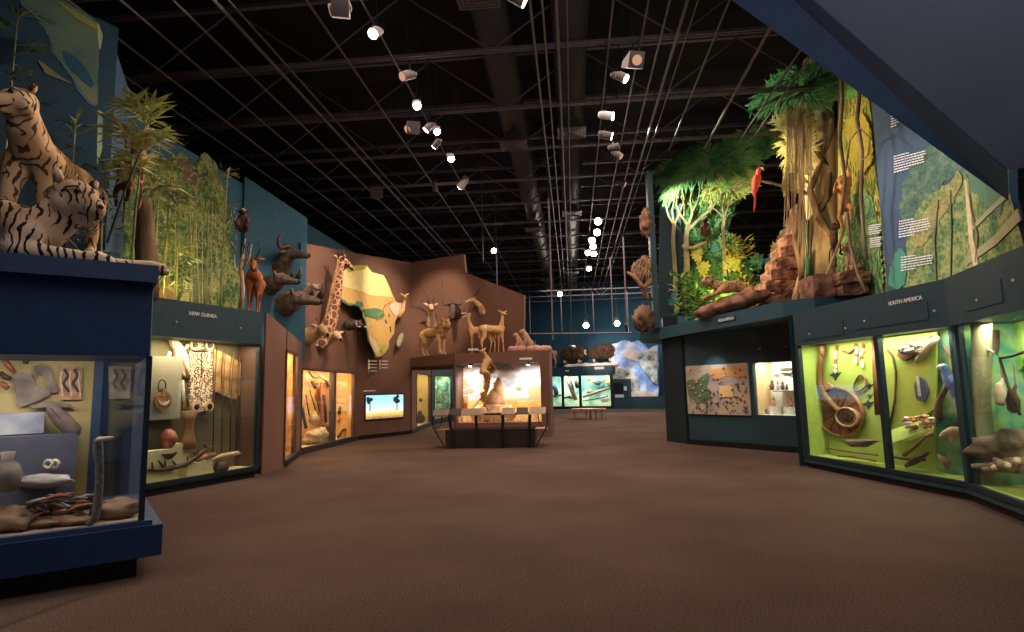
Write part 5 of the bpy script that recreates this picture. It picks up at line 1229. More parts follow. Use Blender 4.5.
def ptree(pl, off, paths, mat, name='painted_trunk', par=None):
    m = MB(); pl_ = pl.off(off)
    for pts, w0, w1 in paths:
        P = [pl_.pt(*p) for p in pts]; n = len(P)
        for i in range(n-1):
            wa = .55*w0+(.55*w1-.55*w0)*i/(n-1); wb = .55*w0+(.55*w1-.55*w0)*(i+1)/(n-1); d = (P[i+1]-P[i]).normalized(); s = d.cross(pl.n)
            m.prism([P[i]-s*wa-d*wa*.2, P[i]+s*wa-d*wa*.2, P[i+1]+s*wb+d*wb*.2, P[i+1]-s*wb+d*wb*.2], -pl.n*.02)
    return m.build(name, mat, par, world=True)
ptm = nm('painted pale trunk', [(.24, .19, .08), (.45, .38, .2)], 4, .85, 0, 0, (1, 1, .3))
ptree(FR2, .17, [([(676, 312), (675, 270), (673, 240), (674, 225)], .13, .11), ([(674, 225), (668, 215), (666, 205)], .06, .03), ([(674, 225), (680, 212), (684, 200), (682, 188)], .07, .02), ([(674, 228), (672, 210), (675, 196)], .05, .02)], ptm, par=jg)
ptree(FR2, .19, [([(687, 300), (687, 260), (686, 238), (688, 225)], .16, .13), ([(688, 225), (680, 214), (676, 205), (678, 190)], .08, .02), ([(687, 228), (692, 214), (690, 200), (692, 186)], .08, .02), ([(688, 230), (700, 218), (712, 208), (722, 192), (738, 184), (745, 178)], .09, .015), ([(692, 212), (698, 200), (700, 186)], .05, .015), ([(684, 216), (684, 204), (680, 196)], .04, .01), ([(712, 208), (712, 196), (706, 186)], .04, .01), ([(722, 192), (718, 182), (722, 174)], .03, .01)], ptm, par=jg)
ptree(FR2, .2, [([(725, 276), (724, 250), (723, 228), (724, 218)], .10, .08), ([(724, 218), (716, 210), (708, 206)], .05, .01), ([(724, 218), (728, 206), (736, 200), (744, 196)], .05, .01), ([(724, 219), (722, 208), (724, 198)], .04, .01)], ptm, par=jg)
for k, (x, y, s, mt) in enumerate(((733, 262, 13, ylg), (745, 285, 12, ylg), (728, 290, 12, brg), (703, 268, 9, ylg), (697, 255, 8, ylg), (690, 292, 10, brg), (674, 300, 8, blg), (715, 248, 6, blg), (708, 302, 12, brg), (692, 310, 10, blg), (757, 262, 10, blg), (765, 290, 13, blg), (771, 262, 9, blg), (782, 240, 8, olg), (776, 250, 9, olg), (755, 305, 10, olg))):
    pl_ = FR2.off(.24+.012*k)
    pts = []
    for j in range(22):
        a = 2*PI*j/22; rr = s*(1 if j % 2 else .68)*(1+.15*math.sin(3*a+k)); pts.append((x+rr*math.cos(a)*.85, y+rr*math.sin(a)))
    cut(pl_, pts, mt, 'painted_bush', jg, .03, 0)
# real sprays of broad leaves in front
m = MB(); rnd = random.Random(12)
def spray(m, c, r, n, L, w):
    for k in range(n):
        a = rnd.uniform(0, 2*PI); e = rnd.uniform(-.2, 1.2); m.leaf(Vector(c)+Vector((rnd.uniform(-r, r), rnd.uniform(-r, r)*.5, rnd.uniform(-r, r))), (math.cos(a), math.sin(a)*.6, e), L*rnd.uniform(.7, 1.3), w)
for k, (px, py, lab, n) in enumerate(((684, 285, 'leafy green plant at the foot of the painted pale trunks', 90), (702, 300, 'leafy green plant left of the jaguar rock', 80), (740, 250, 'yellow green broad leafed plant beside the slim painted tree', 80), (744, 280, 'leafy plant above the jaguar rock at right', 60))):
    p = FR2.off(.75).pt(px, py); t = thing('jungle_plant', lab, 'plant', (p.x, p.y, GZ))
    hh = p.z-GZ
    MB().tube([(0, 0, 0), (.02, 0, hh*.5), (0, 0, max(.1, hh))], [.03, .025, .012], 6).build('stem', M['culm'], t)
    m = MB(); spray(m, (0, 0, hh), .35, n, .28, .11); spray(m, (0, 0, hh*.5), .3, n//2, .28, .11); m.build('foliage', (ylg if k == 2 else nm('leaf green %d' % k, [(.05, .16, .04), (.25, .42, .1)], 3, .6, 0, 0)), t)
spot((L2.x-.9, L2.y+.3, 3.45), D(818, 190, 14.8), 420, 60, (1, .72, .35), .8, .1)
point(FR2.off(.9).pt(716, 283), 42, (1, .85, .25), .08)
# jaguar rock and jaguar
jp = D(727, 300, 15.3)
m = MB(); m.rock((jp.x+.1, jp.y, GZ+.25), (1.9, .9, .45), 9, 24, 14, .22)
R_ = Matrix.Translation(Vector((jp.x, jp.y, GZ))) @ Matrix.Rotation(math.radians(-14), 4, 'Y') @ Matrix.Rotation(-.45, 4, 'Z') @ Matrix.Translation(-Vector((jp.x, jp.y, GZ))); m.xf(R_)
for v in m.v: v.z = max(v.z, GZ+.002)
tag(m.build('boulder', M['redrock'], smooth=True), 'sloping flat boulder under the spotted cat on the ledge', 'rock')
jz = D(729, 292, 15.2)
a = anim('jaguar', 'spotted cat crouching on the sloping boulder, head to the left', 'jaguar', (jz.x, jz.y, jz.z-.12), math.radians(190), sc=.95)
hc, qf = head_cat(.52, .44, .85, 0, .3, 0)
flesh(blobbody([[(-.5, 0, .2, .16), (-.2, 0, .28, .17), (.15, 0, .25, .17), (.38, 0, .32, .13)], [(.2, .12, .2, .11), (.4, .15, .06, .06), (.65, .15, .0, .05)], [(.2, -.12, .2, .11), (.4, -.15, .06, .06), (.65, -.15, -.02, .05)], [(-.5, .12, .12, .12), (-.3, .18, .06, .07)], [(-.5, -.12, .12, .12), (-.3, -.18, .06, .07)], [(-.6, 0, .14, .05), (-.9, .1, .08, .035), (-1.1, .2, .04, .03)]]+hc), 'body', M['ocelot'], a, .018, 3); cat_face(a, qf, .85, M['ocelot'], None)
monkey('brown monkey sitting on the painted tree branch', FR2.off(.35).pt(706, 236), -2.0, 1.0, M['darkfur'], 'sit')
o = MB().tube([FR2.off(.35).pt(683, 246), FR2.off(.38).pt(692, 248), FR2.off(.35).pt(706, 242)], [.06, .05, .03], 8).build('branch_perch', M['palewood'], smooth=True); tag(o, 'pale branch carrying the brown monkey in the jungle', 'branch')

# stone ruin at right of the ledge
ruin = thing('stone_ruin', 'rough stepped stone temple ruin rising left of the great tree', 'ruin', (4.9, 15.0, GZ))
rd = 15.6
def blk(pxs, py0, py1, dist, depth=.8, seed=0, mat='redrock', par=ruin, name='stone_course'):
    a, b = D(pxs[0], py0, dist), D(pxs[1], py0, dist); zt, zb = D(pxs[0], py0, dist).z, D(pxs[0], py1, dist).z
    zb = max(zb, GZ+.002)
    m = MB(); rq = random.Random(seed); G = 5; cx_, cy_, cz_ = (a.x+b.x)/2, dist+depth/2, (zt+zb)/2; sx, sz = abs(b.x-a.x)*1.02, (zt-zb)*1.0
    b6 = []
    for ax in range(3):
        for sg in (-1, 1):
            vs = []
            for i in range(G+1):
                for j in range(G+1):
                    q = [0, 0, 0]; q[ax] = sg; q[(ax+1) % 3] = -1+2*i/G; q[(ax+2) % 3] = -1+2*j/G; v = Vector(q)
                    c_ = sum(abs(abs(t_)-1) < 1e-6 for t_ in q); v *= (1, 1, .97, .93)[c_]
                    v += noise.noise_vector(v*2.2+Vector((seed, seed*2.3, 0)))*.10
                    vs.append((cx_+v.x*sx/2, cy_+v.y*depth/2, cz_+v.z*sz/2))
            fs = [(i*(G+1)+j, (i+1)*(G+1)+j, (i+1)*(G+1)+j+1, i*(G+1)+j+1) if sg > 0 else (i*(G+1)+j, i*(G+1)+j+1, (i+1)*(G+1)+j+1, (i+1)*(G+1)+j) for i in range(G) for j in range(G)]
            m.add(vs, fs)
    for v in m.v: v.z = max(v.z, GZ+.002)
    return m.build(name, M[mat], par, world=par is not None, smooth=False)
rows = 9
for k in range(rows):
    y1 = 304-k*11.5; y0 = y1-12.5; xl = 760+k*5.2; xr = 818
    n = max(1, int((xr-xl)/17))
    for j in range(n):
        blk((xl+(xr-xl)*j/n, xl+(xr-xl)*(j+1)/n), y0, y1, rd-.12*(k % 2)-.3+.08*k, .9, k*7+j)
for k, (xa, xb, y0, y1, d) in enumerate(((812, 838, 274, 310, 12.7), (836, 874, 296, 311, 12.35), (842, 868, 283, 297, 12.45), (839, 871, 271, 284, 12.4), (872, 888, 286, 308, 12.6), (868, 880, 276, 290, 12.8))):
    o = blk((xa, xb), y0, y1, d, .8, 50+k, par=None, name='altar_block'); 
    tag(o, ('slanted stone slab leaning against the altar', 'lowest wide stone block of the altar under the seated cat', 'middle stone block of the altar under the seated cat', 'top stone block the seated cat sits on', 'dark low stone at the right foot of the altar', 'dark upper stone right of the altar')[k], 'stone')
cp = D(853, 271.5, 12.75)
a = anim('ocelot', 'small spotted cat sitting upright on the altar stones', 'cat', (cp.x, cp.y, cp.z), math.radians(215), sc=.52)
hc, qf = head_cat(.32, .98, 1.0, 0, .2, 0)
flesh(blobbody([[(-.25, 0, .2, .22), (-.15, 0, .4, .22), (.05, 0, .65, .17), (.2, 0, .84, .12)], [(.08, .1, .6, .09), (.18, .1, .3, .06), (.2, .1, .04, .06), (.27, .1, .03, .055)], [(.08, -.1, .6, .09), (.18, -.1, .3, .06), (.2, -.1, .04, .06), (.27, -.1, .03, .055)], [(-.2, .14, .2, .14), (.05, .2, .1, .08), (.1, .2, .04, .06)], [(-.2, -.14, .2, .14), (.05, -.2, .1, .08), (.1, -.2, .04, .06)], [(-.4, 0, .1, .05), (-.55, .2, .05, .04), (-.3, .4, .05, .04)]]+hc), 'body', M['ocelot'], a, .02, 3); cat_face(a, qf, 1.0, M['ocelot'], None)
# great tree
gt = D(822, 290, 14.8)
gx, gy = gt.x, gt.y
t = thing('great_tree', 'huge pale trunked rainforest tree wrapped in strangler roots on the ledge', 'tree', (gx, gy, GZ))
def gl(px, py, y=0): v = D(px, py, gy+y); return (v.x-gx, v.y-gy, v.z-GZ)
MB().tube([gl(820, 300), gl(821, 270), gl(823, 230), gl(820, 180), gl(821, 140), gl(822, 100), gl(824, 62)], [.62, .46, .40, .40, .44, .42, .5], 18).build('trunk', nm('pale buttress bark', [(.30, .2, .09), (.5, .36, .18), (.62, .47, .26)], 2.5, .9, 0, .6, (1, 1, .25), bd=.05), t, smooth=True)  # pale orange brown bark, mottled by noise
for pts, r in (([(812, 292), (808, 250), (812, 220), (826, 200), (830, 170), (816, 150), (812, 110)], .09), ([(834, 290), (832, 240), (818, 215), (810, 190), (822, 160), (832, 130), (834, 95)], .10), ([(800, 300), (804, 230), (800, 170), (806, 120)], .07), ([(842, 280), (840, 200), (838, 150), (842, 90)], .08), ([(806, 298), (795, 240), (803, 180)], .06)):
    MB().tube([gl(x, y, -.42+.1*math.sin(i*2)) for i, (x, y) in enumerate(pts)], [r*(1-.08*i) for i in range(len(pts))], 8).build('strangler_root', M['bark'], t, smooth=True)
MB().tube([gl(809, 298, -.5), gl(807, 250, -.5), gl(806, 220, -.5)], .06, 8).build('green_stalk', fm(.03, .12, .06), t, smooth=True)
GC_ = Pl(D(760, 390, 15.2), D(880, 390, 13.4))
cut(GC_, [(748, 106), (765, 88), (780, 75), (800, 70), (830, 66), (850, 82), (846, 92), (830, 100), (815, 106), (800, 98), (785, 104), (768, 110)], dkg, 'canopy', t, .06, .1, sc=3, step=4, seed=31)
cut(GC_, [(773, 122), (785, 106), (800, 102), (812, 108), (812, 150), (806, 168), (800, 180), (786, 190), (783, 180), (790, 160), (782, 150), (786, 135)], olg, 'hanging_foliage', t, .05, .03, sc=3, step=3, seed=32)
leafy(GC_, .12, [(748, 106), (765, 88), (780, 75), (800, 70), (830, 66), (850, 82), (846, 92), (830, 100), (815, 106), (800, 98), (785, 104), (768, 110)], lfd, 420, .3, t, 5)
leafy(GC_, .05, [(773, 122), (785, 106), (800, 102), (812, 108), (812, 150), (806, 168), (800, 180), (786, 190), (783, 180), (790, 160), (782, 150), (786, 135)], lfo, 420, .26, t, 6)
m = MB(); rnd = random.Random(33)
for k in range(18):
    x = rnd.uniform(786, 812); m.tube([GC_.off(.15).pt(x, rnd.uniform(105, 130)), GC_.off(.15).pt(x+rnd.uniform(-4, 4), rnd.uniform(165, 200)), GC_.off(.15).pt(x+rnd.uniform(-6, 6), rnd.uniform(215, 260))], [.014, .012, .008], 5)
m.build('hanging_vine', M['bark'], t, world=True)
# jungle board between tree and text wall
RJ = Pl(D(826, 390, 15.4), D(890, 390, 12.3))
rj = thing('painted_jungle', 'yellow and green painted jungle board between the great tree and the text wall', 'mural', RJ.pt(860, 300))
RJt = [(838, 302), (838, 62), (850, 58), (862, 70), (869, 95), (876, 170), (884, 250), (888, 298)]
cut(RJ, RJt, mural_mat('painted golden jungle', [(.34, (.02, .09, .03)), (.44, (.12, .25, .05)), (.54, (.34, .29, .05)), (.66, (.5, .38, .08))], 1.3), 'jungle_board', rj, .04, -.05)
cut(RJ, [(836, 302), (838, 215), (850, 195), (862, 190), (872, 200), (878, 230), (884, 298)], mural_mat('painted fern green', [(.35, (.03, .10, .04)), (.47, (.12, .28, .09)), (.6, (.4, .5, .2))], 2.6), 'painted_ferns', rj, .02, 0, sc=3, step=3, seed=5)
cut(RJ, [(838, 88), (848, 80), (862, 82), (866, 92), (856, 98), (842, 98)], brg, 'painted_leaves', rj, .02, .02, sc=2, seed=6)
cut(RJ, [(846, 120), (862, 112), (871, 130), (872, 160), (862, 175), (850, 160)], mural_mat('painted gold leaves', [(.35, (.3, .23, .02)), (.6, (.55, .42, .06))], 2.6), 'painted_leaves', rj, .02, .02, sc=2, seed=16)
leafy(RJ, -.03, [(840, 215), (842, 70), (850, 62), (862, 74), (868, 95), (874, 170), (878, 215)], nm('gold leaf strokes', [(.10, .18, .03), (.42, .34, .05), (.55, .42, .08)], 1.2, .85, 0, 0), 520, .24, rj, 7)
leafy(RJ, .02, [(840, 300), (842, 215), (852, 198), (864, 192), (873, 202), (878, 230), (882, 296)], nm('fern leaf strokes', [(.04, .12, .05), (.18, .30, .10), (.34, .42, .18)], 1.6, .85, 0, 0), 420, .22, rj, 8)
tl_ = MB()
for r in range(5):
    for (x0, x1, y0) in ((869, 881, 226), (870, 882, 239)):
        a, b = RJ.off(.03).pt(x0, y0+r*2.1), RJ.off(.03).pt(x1-(r % 3), y0+r*2.1-2.0); tl_.tube([a, b], .012, 4)
tag(tl_.build('text_block', M['white']), 'two small blocks of white text on the painted fern board', 'text', kind='stuff')
VL = RJ.off(.5)
for k, (pts, r, lab) in enumerate((([(841, 60), (842, 100), (840, 140), (845, 180), (842, 215)], .035, 'thick brown liana hanging beside the great tree'), ([(857, 66), (859, 100), (857, 120), (862, 150), (861, 200), (866, 260)], .035, 'dark twisting liana hanging before the golden painted leaves'),
        ([(846, 170), (850, 140), (860, 128), (870, 138), (868, 155), (860, 162)], .015, 'thin looped liana ring before the golden painted leaves'), ([(847, 212), (850, 245), (858, 275), (866, 292)], .03, 'lower liana reaching down to the altar stones'), ([(812, 304), (826, 276), (842, 236), (846, 215)], .03, 'pale slanting branch leaning from the slab up to the orange monkey'))):
    P_ = [VL.pt(*p) for p in pts] if k < 4 else [D(x, y, 13.1) for x, y in pts]
    tag(MB().tube(P_, r, 7).build('liana', M['bark'] if k != 4 else M['palewood'], smooth=True), lab, 'liana')
monkey('bright orange howler monkey climbing the liana beside the great tree', D(845, 200, 12.9), math.radians(-120), 1.15, nm('orange fur', [(.45, .16, .04), (.7, .32, .1)], 10, .9, 0, .5))
monkey('dark spider monkey on the lower liana left of the altar', D(834, 240, 13.2), math.radians(-60), .8, M['darkfur'])
# macaw on branch
o = MB().tube([D(757, 180, 14.6), D(775, 184, 14.6), D(795, 190, 14.7), D(806, 192, 14.8)], [.03, .035, .045, .05], 8).build('perch_branch', M['bark'], smooth=True); tag(o, 'long bare branch the red macaw perches on', 'branch')
def parrot(label, loc, rz, s, body, wing, tail, name='macaw', rot=None):
    a = thing(name, label, 'parrot', loc, rz, None, s, rot)
    flesh(blobbody([[(0, 0, 0, .085), (.02, 0, .12, .095), (.05, 0, .26, .065), (.07, 0, .34, .07)], [(-.02, 0, -.1, .06), (-.04, 0, -.2, .04)]], 10), 'body', body, a, .014, 2)
    MB().tube([(.12, 0, .36), (.17, 0, .34), (.175, 0, .29)], [.035, .026, .006], 8).build('beak', M['bone'], a, smooth=True)
    MB().ball((.1, .045, .36), .012, n=8, m=6).build('eye', M['eye'], a)
    for sy in (1, -1):
        m = MB(); m.tube([(-.0, .08*sy, .18), (-.04, .10*sy, .0), (-.08, .07*sy, -.22), (-.1, .05*sy, -.36)], [.05, .07, .045, .006], 8); m.v = [Vector((v.x, .08*sy+(v.y-.08*sy)*.45, v.z)) for v in m.v]; m.build('wing', wing, a, smooth=True)
    m = MB()
    for k in range(4): m.tube([(-.04, -.02+.013*k, -.15), (-.1, -.03+.02*k, -.6), (-.12, -.035+.024*k, -.75+.04*k)], [.02, .018, .003], 5)
    m.build('tail', tail, a, smooth=True)
    return a
parrot('red macaw with long tail perched on the bare branch', D(757, 183, 14.5), math.radians(-30), .95, fm(.6, .05, .03), fm(.5, .08, .05), fm(.6, .06, .04))
# ------------------------------------------------------------------ rocks and vulture nest outside the post
for k, (px, py, w, h, lab, mt) in enumerate(((647, 222, 14, 30, 'reddish rock lump highest on the outer side of the teal post', 'redrock'), (644, 319, 18, 26, 'pale rock at the ledge tip left of the teal post', 'rock'))):
    c = D(px, py, 18.0); s = 18/600
    m = MB().rock(c, (w*s, .5, h*s), 70+k, 24, 16, .45, 2.6); tag(m.build('rock_lump', M[mt], smooth=True), lab, 'rock')
c = D(644, 265, 18.0)
t = thing('nest', 'shaggy straw nest fixed to the outer side of the teal post', 'nest', c)
m = MB(); m.ball((0, 0, 0), .28, (1, .9, .8)); m.build('nest_core', M['bark'], t, smooth=True)
m = MB(); rnd = random.Random(3)
for k in range(160):
    v = Vector((rnd.gauss(0, 1), rnd.gauss(0, 1), rnd.gauss(0, .8))).normalized(); w_ = v.orthogonal().normalized(); m.tube([v*.2, v*.33+w_*.1-Vector((0, 0, .05)), v*.36+w_*.2-Vector((0, 0, .18))], [.014, .01, .003], 4)
m.build('nest_straw', nm('straw', [(.35, .2, .1), (.6, .42, .25)], 5, .9, 0, 0), t)
o = MB().tube([D(627, 272, 17.8), D(634, 276, 17.8), D(643, 288, 17.8), D(650, 282, 17.9), D(657, 274, 18.0)], [.03, .06, .09, .09, .07], 8)
o.tube([D(643, 288, 17.8), D(647, 298, 17.9), D(655, 300, 18.0)], [.08, .07, .05], 8); tag(o.build('twisted_branch', M['redrock'], smooth=True), 'twisted bare branch sticking out left of the teal post', 'branch')

# ------------------------------------------------------------------ text wall painting
TP, TQ = TX0.off(.012), TXB.off(.012)
tm = thing('painted_mural', 'muted jungle tree mural with white text on the slate blue text wall', 'mural', TX0.pt(930, 290))
mg1 = mural_mat('muted teal canopy', [(.38, (.04, .08, .07)), (.55, (.10, .16, .11)), (.65, (.18, .22, .12))], 1.8)
mg2 = mural_mat('muted ochre canopy', [(.38, (.12, .13, .05)), (.55, (.3, .27, .10)), (.65, (.42, .36, .14))], 2.2)
mg3 = mural_mat('muted jungle floor', [(.36, (.03, .09, .05)), (.48, (.12, .19, .07)), (.6, (.34, .33, .12)), (.68, (.08, .18, .12))], 1.6)
cut(TP, [(904, 180), (912, 165), (925, 148), (940, 138), (958, 128), (965.4, 125), (965.4, 175), (945, 180), (930, 200), (915, 222), (905, 225), (900, 215)], mg1, 'painted_canopy', tm, .008, 0, sc=3, step=3, seed=41)
cut(TP, [(906, 262), (908, 230), (920, 205), (935, 192), (950, 182), (965.4, 180), (965.4, 276), (904, 288), (893, 288), (890, 268), (896, 252)], mg3, 'painted_undergrowth', tm, .008, .010, sc=2.5, step=3, seed=42)
cut(TP, [(910, 240), (916, 222), (930, 205), (944, 192), (952, 180), (958, 170), (962, 182), (954, 200), (944, 214), (934, 228), (924, 244), (914, 248)], mg2, 'painted_canopy', tm, .008, .020, sc=3, step=3, seed=43)
cut(TP, [(888, 285), (892, 262), (899, 248), (906, 255), (905, 285), (896, 289)], fm(.05, .22, .14), 'painted_bush', tm, .008, .030, sc=2, seed=44)
cut(TQ, [(964.5, 127), (990, 130), (1011, 200), (1024, 247), (1000, 264), (964.5, 275)], mg3, 'painted_undergrowth', tm, .008, .0)
cut(TQ, [(964.5, 129), (985, 145), (1005, 185), (1000, 215), (985, 205), (975, 192), (964.5, 185)], fm(.07, .16, .09), 'painted_canopy', tm, .008, .010, sc=3, seed=46)
ptree(TQ, .022, [([(976, 268), (971, 240), (969, 215), (966, 180)], .14, .12)], nm('pale mural trunk', [(.4, .34, .16), (.6, .5, .26)], 3, .8, 0, 0), par=tm)
ptree(TQ, .024, [([(975, 262), (977, 235), (971, 212), (968, 190), (966, 175)], .035, .03)], fm(.2, .13, .06), par=tm)
ptree(TQ, .018, [([(966, 262), (995, 240), (1018, 215)], .10, .16), ([(966, 235), (985, 215), (1005, 196)], .06, .08)], fm(.3, .28, .14), 'painted_light_band', tm)
ptree(TP, .034, [([(936, 285), (934, 240), (938, 200)], .022, .018), ([(950, 282), (951, 230), (950, 190)], .015, .012)], fm(.14, .12, .06), par=tm)
rnd = random.Random(8)
for bi, (x0, y0, n, w, lab) in enumerate(((891, 117, 5, 12, 'top block of small white text on the slate text wall'), (894, 157, 7, 33, 'second block of small white text on the slate text wall'), (899, 222, 7, 33, 'third block of small white text on the slate text wall'), (901, 258, 6, 33, 'lowest block of small white text on the slate text wall'))):
    m = MB(); sl = (-.36, -.26, -.19, -.16)[bi]; T_ = TX0.off(.05)
    for r in range(n):
        x = x0; y = y0+r*2.6
        ww = w*(.45 if r == 0 or r == n-1 else 1-.12*rnd.random())
        while x < x0+ww:
            l = rnd.uniform(1.2, 3.4); a, b = T_.pt(x, y+sl*(x-x0)), T_.pt(min(x+l, x0+ww), y+sl*(min(x+l, x0+ww)-x0))
            m.prism([a, b, b+Vector((0, 0, .018)), a+Vector((0, 0, .018))], T_.n*.003); x += l+.7
    tag(m.build('text_block', M['white']), lab, 'text', kind='stuff')
# ------------------------------------------------------------------ things inside the cases; helpers place them on a plane w metres behind the glass
KW = {id(NG): .5, id(SA): .4, id(SB): .55}
def inc(pl, px, py, w): return pl.off(-w*KW.get(id(pl), 1)).pt(px, py)
def shape(pl, w, pts, mat, name, label, cat, th=.04, group=None, sc=0, seed=0):
    o = cut(pl.off(-w*KW.get(id(pl), 1)), pts, mat, name, None, th, 0, sc=sc, step=2.5, seed=seed); return tag(o, label, cat, group)
def rod(pl, w, pts, r, mat, name, label, cat, group=None, n=8):
    P = [inc(pl, p[0], p[1], w+(p[2] if len(p) > 2 else 0)) for p in pts]
    return tag(MB().tube(P, r, n).build(name, mat, smooth=True), label, cat, group)
def vase(pl, w, px, pyb, pyt, prof, mat, name, label, cat, tilt=0):
    b = inc(pl, px, pyb, w); h = inc(pl, px, pyt, w).z-b.z
    m = MB().lathe([(r*h, z*h) for r, z in prof], (0, 0, 0), 20)
    if tilt: m.xf(Matrix.Rotation(tilt, 4, 'Y'))
    m.xf(Matrix.Translation(b)); return tag(m.build(name, mat, smooth=True), label, cat)
POT = [(.12, 0), (.3, .12), (.4, .35), (.38, .55), (.22, .75), (.14, .85), (.18, 1.0), (.14, 1.0), (.10, .85)]
red_b = nm('red brown lacquer', [(.2, .05, .03), (.4, .14, .07)], 5, .4, 0, .1)
carv = nm('cream carved pattern', [(.10, .05, .03), (.75, .55, .38)], 30, .7, 0, .5, interp='CONSTANT', lo=.4, hi=.5)
tapa = nm('brown bark cloth', [(.20, .10, .03), (.42, .23, .09), (.58, .36, .16)], 4, .9, 0, .3, (1, 1, 1))
feath = nm('pale fibre', [(.45, .3, .18), (.8, .66, .48)], 9, .8, 0, .4, (1, 1, .15))
# --- tiger case (front plane BL)
gb = nm('mottled grey brown', [(.16, .12, .11), (.30, .24, .21)], 6, .9, 0, .4)
t = thing('bark_painting_and_reflection', 'small reddish bark painting with two dark zigzags on the ochre backing', 'painting', inc(BL, 70, 399, 1.03))
cut(BL.off(-1.02), [(58, 366.5), (82, 367), (81.5, 399.5), (59.5, 400)], nm('reddish bark', [(.35, .16, .09), (.6, .36, .22)], 14, .9, 0, .2), 'board', t, .025)
for x in (64.5, 74):
    m = MB(); P = [BL.off(-1.01).pt(x+dx, y) for dx, y in ((0, 369), (3.5, 376), (-1.5, 383), (3, 390), (5, 392))]
    for a, b in zip(P, P[1:]): m.tube([a, b], .011, 6)
    m.build('painted_zigzag', fm(.03, .04, .06), t, world=True)
for x in (62, 70.5, 79.5):
    m = MB(); m.tube([BL.off(-1.012).pt(x, 371), BL.off(-1.012).pt(x-1, 380), BL.off(-1.012).pt(x+1, 396)], .006, 5); m.build('painted_line', fm(.75, .62, .5), t, world=True)
t = thing('bark_painting_and_reflection', 'greyer reflection of the zigzag bark painting right of the blue post, built as a panel', 'painting', inc(BL, 119, 399, .95))  # greyed second copy painted as the reflection in the side glass
cut(BL.off(-.98), [(108.5, 366), (131, 367), (130, 398.5), (109, 399)], nm('bark reflection grey', [(.26, .18, .14), (.42, .32, .26)], 14, .9, 0, .2), 'board', t, .025)
for x in (114, 122):
    m = MB(); P = [BL.off(-.97).pt(x+dx, y) for dx, y in ((0, 369), (3.5, 376), (-1, 383), (2, 389))]
    for a, b in zip(P, P[1:]): m.tube([a, b], .010, 6)
    m.build('painted_zigzag', fm(.03, .04, .06), t, world=True)
shape(BL, 1.0, [(12, 374), (24, 372), (30, 374), (38, 386), (50, 390), (50, 395), (36, 402), (20, 407), (17, 402)], gb, 'wide_grey_shape', 'wide flat grey shape left of the zigzag painting', 'bag', .05)  # flat grey cutouts against the ochre backing
shape(BL, 1.0, [(33, 366), (42, 364), (50, 368), (54, 380), (58, 392), (52, 393), (46, 386), (43, 374), (38, 372), (36, 380), (34, 372)], gb, 'arched_grey_shape', 'arched flat grey shape above the wide one', 'hood', .05)
shape(BL, .98, [(30, 405), (52, 401), (70, 404), (74, 407), (52, 407), (32, 408)], gb, 'throwing_board', 'narrow grey board lying flat under the wide grey shape', 'board', .03)
t = thing('bark_dish', 'long brown bark dish slanting down from the wide grey shape', 'dish', inc(BL, 64, 438, .8))
a, b = inc(BL, 48, 405, .8), inc(BL, 78, 436, .72); d = (b-a); m = MB()
m.tube([a, a+d*.12, a+d*.5, a+d*.88, b], [.01, .055, .075, .07, .02], 14); m.build('dish_body', nm('dark purple bark', [(.09, .055, .05), (.2, .13, .12)], 6, .7, 0, .3), t, world=True, smooth=True)
m = MB(); m.tube([a+d*.1-BL.n*-.06, a+d*.5+BL.n*.07, a+d*.92+BL.n*.05], .006, 5); m.build('dish_seam', M['black'], t, world=True)
for pts, lab in (([(1, 356), (8, 365), (15, 373)], 'thin red brown club at the top left corner of the tiger case'), ([(0, 372), (5, 377), (11, 379)], 'dark curved boomerang on the left of the tiger case'), ([(0, 382), (4, 385), (8, 389)], 'short reddish stick left of the wide grey shape'), ([(25, 355), (25.5, 360), (26, 364)], 'dark oval bullroarer hanging at the top of the tiger case'), ([(28, 355), (29, 358), (30, 361)], 'reddish oval bullroarer beside the dark one')):
    rod(BL, .95, pts, (.018, .026, .018), M['darkwood'] if 'dark' in lab else red_b, 'carved_club', lab, 'club')
m = MB(); sbox(m, BL, uof(BL.off(-.85), -12)+.0, uof(BL.off(-.85), 46), .80, 1.0, inc(BL, 20, 434, .85).z, inc(BL, 20, 413, .85).z)
tag(m.build('photo_box', nm('pale blue grey photo', [(.18, .2, .3), (.5, .5, .55)], 3, .6, 0, 0)), 'pale blue grey picture block at the left of the tiger case', 'box')
m = MB(); sbox(m, BL, uof(BL.off(-.7), -12), uof(BL.off(-.7), 80), .62, .98, ZB0, inc(BL, 20, 436, .7).z)
tag(m.build('blue_shelf', flat('muted blue shelf', (.10, .10, .15), .7)), 'muted blue step shelf running along the back of the tiger case', 'shelf')
o = MB().rock(inc(BL, 42, 481, .55), (.62, .2, .13), 3, 24, 14, .2, 2).build('driftwood_log', M['stonegrey'], smooth=True); tag(o, 'pale grey driftwood log lying across the middle of the tiger case', 'log')
t = thing('bone_ornament', 'white ringed bone ornament above the driftwood log', 'ornament', inc(BL, 52, 466, .55))
for dx in (-3.5, 3): m = MB(); c = inc(BL, 52+dx, 464, .56); m.tube([c+Vector((math.cos(a)*.04, 0, math.sin(a)*.035)) for a in [k*PI/5 for k in range(11)]], .014, 6, False); m.build('ring', M['bone'], t, world=True, smooth=True)
m = MB(); rnd = random.Random(14)
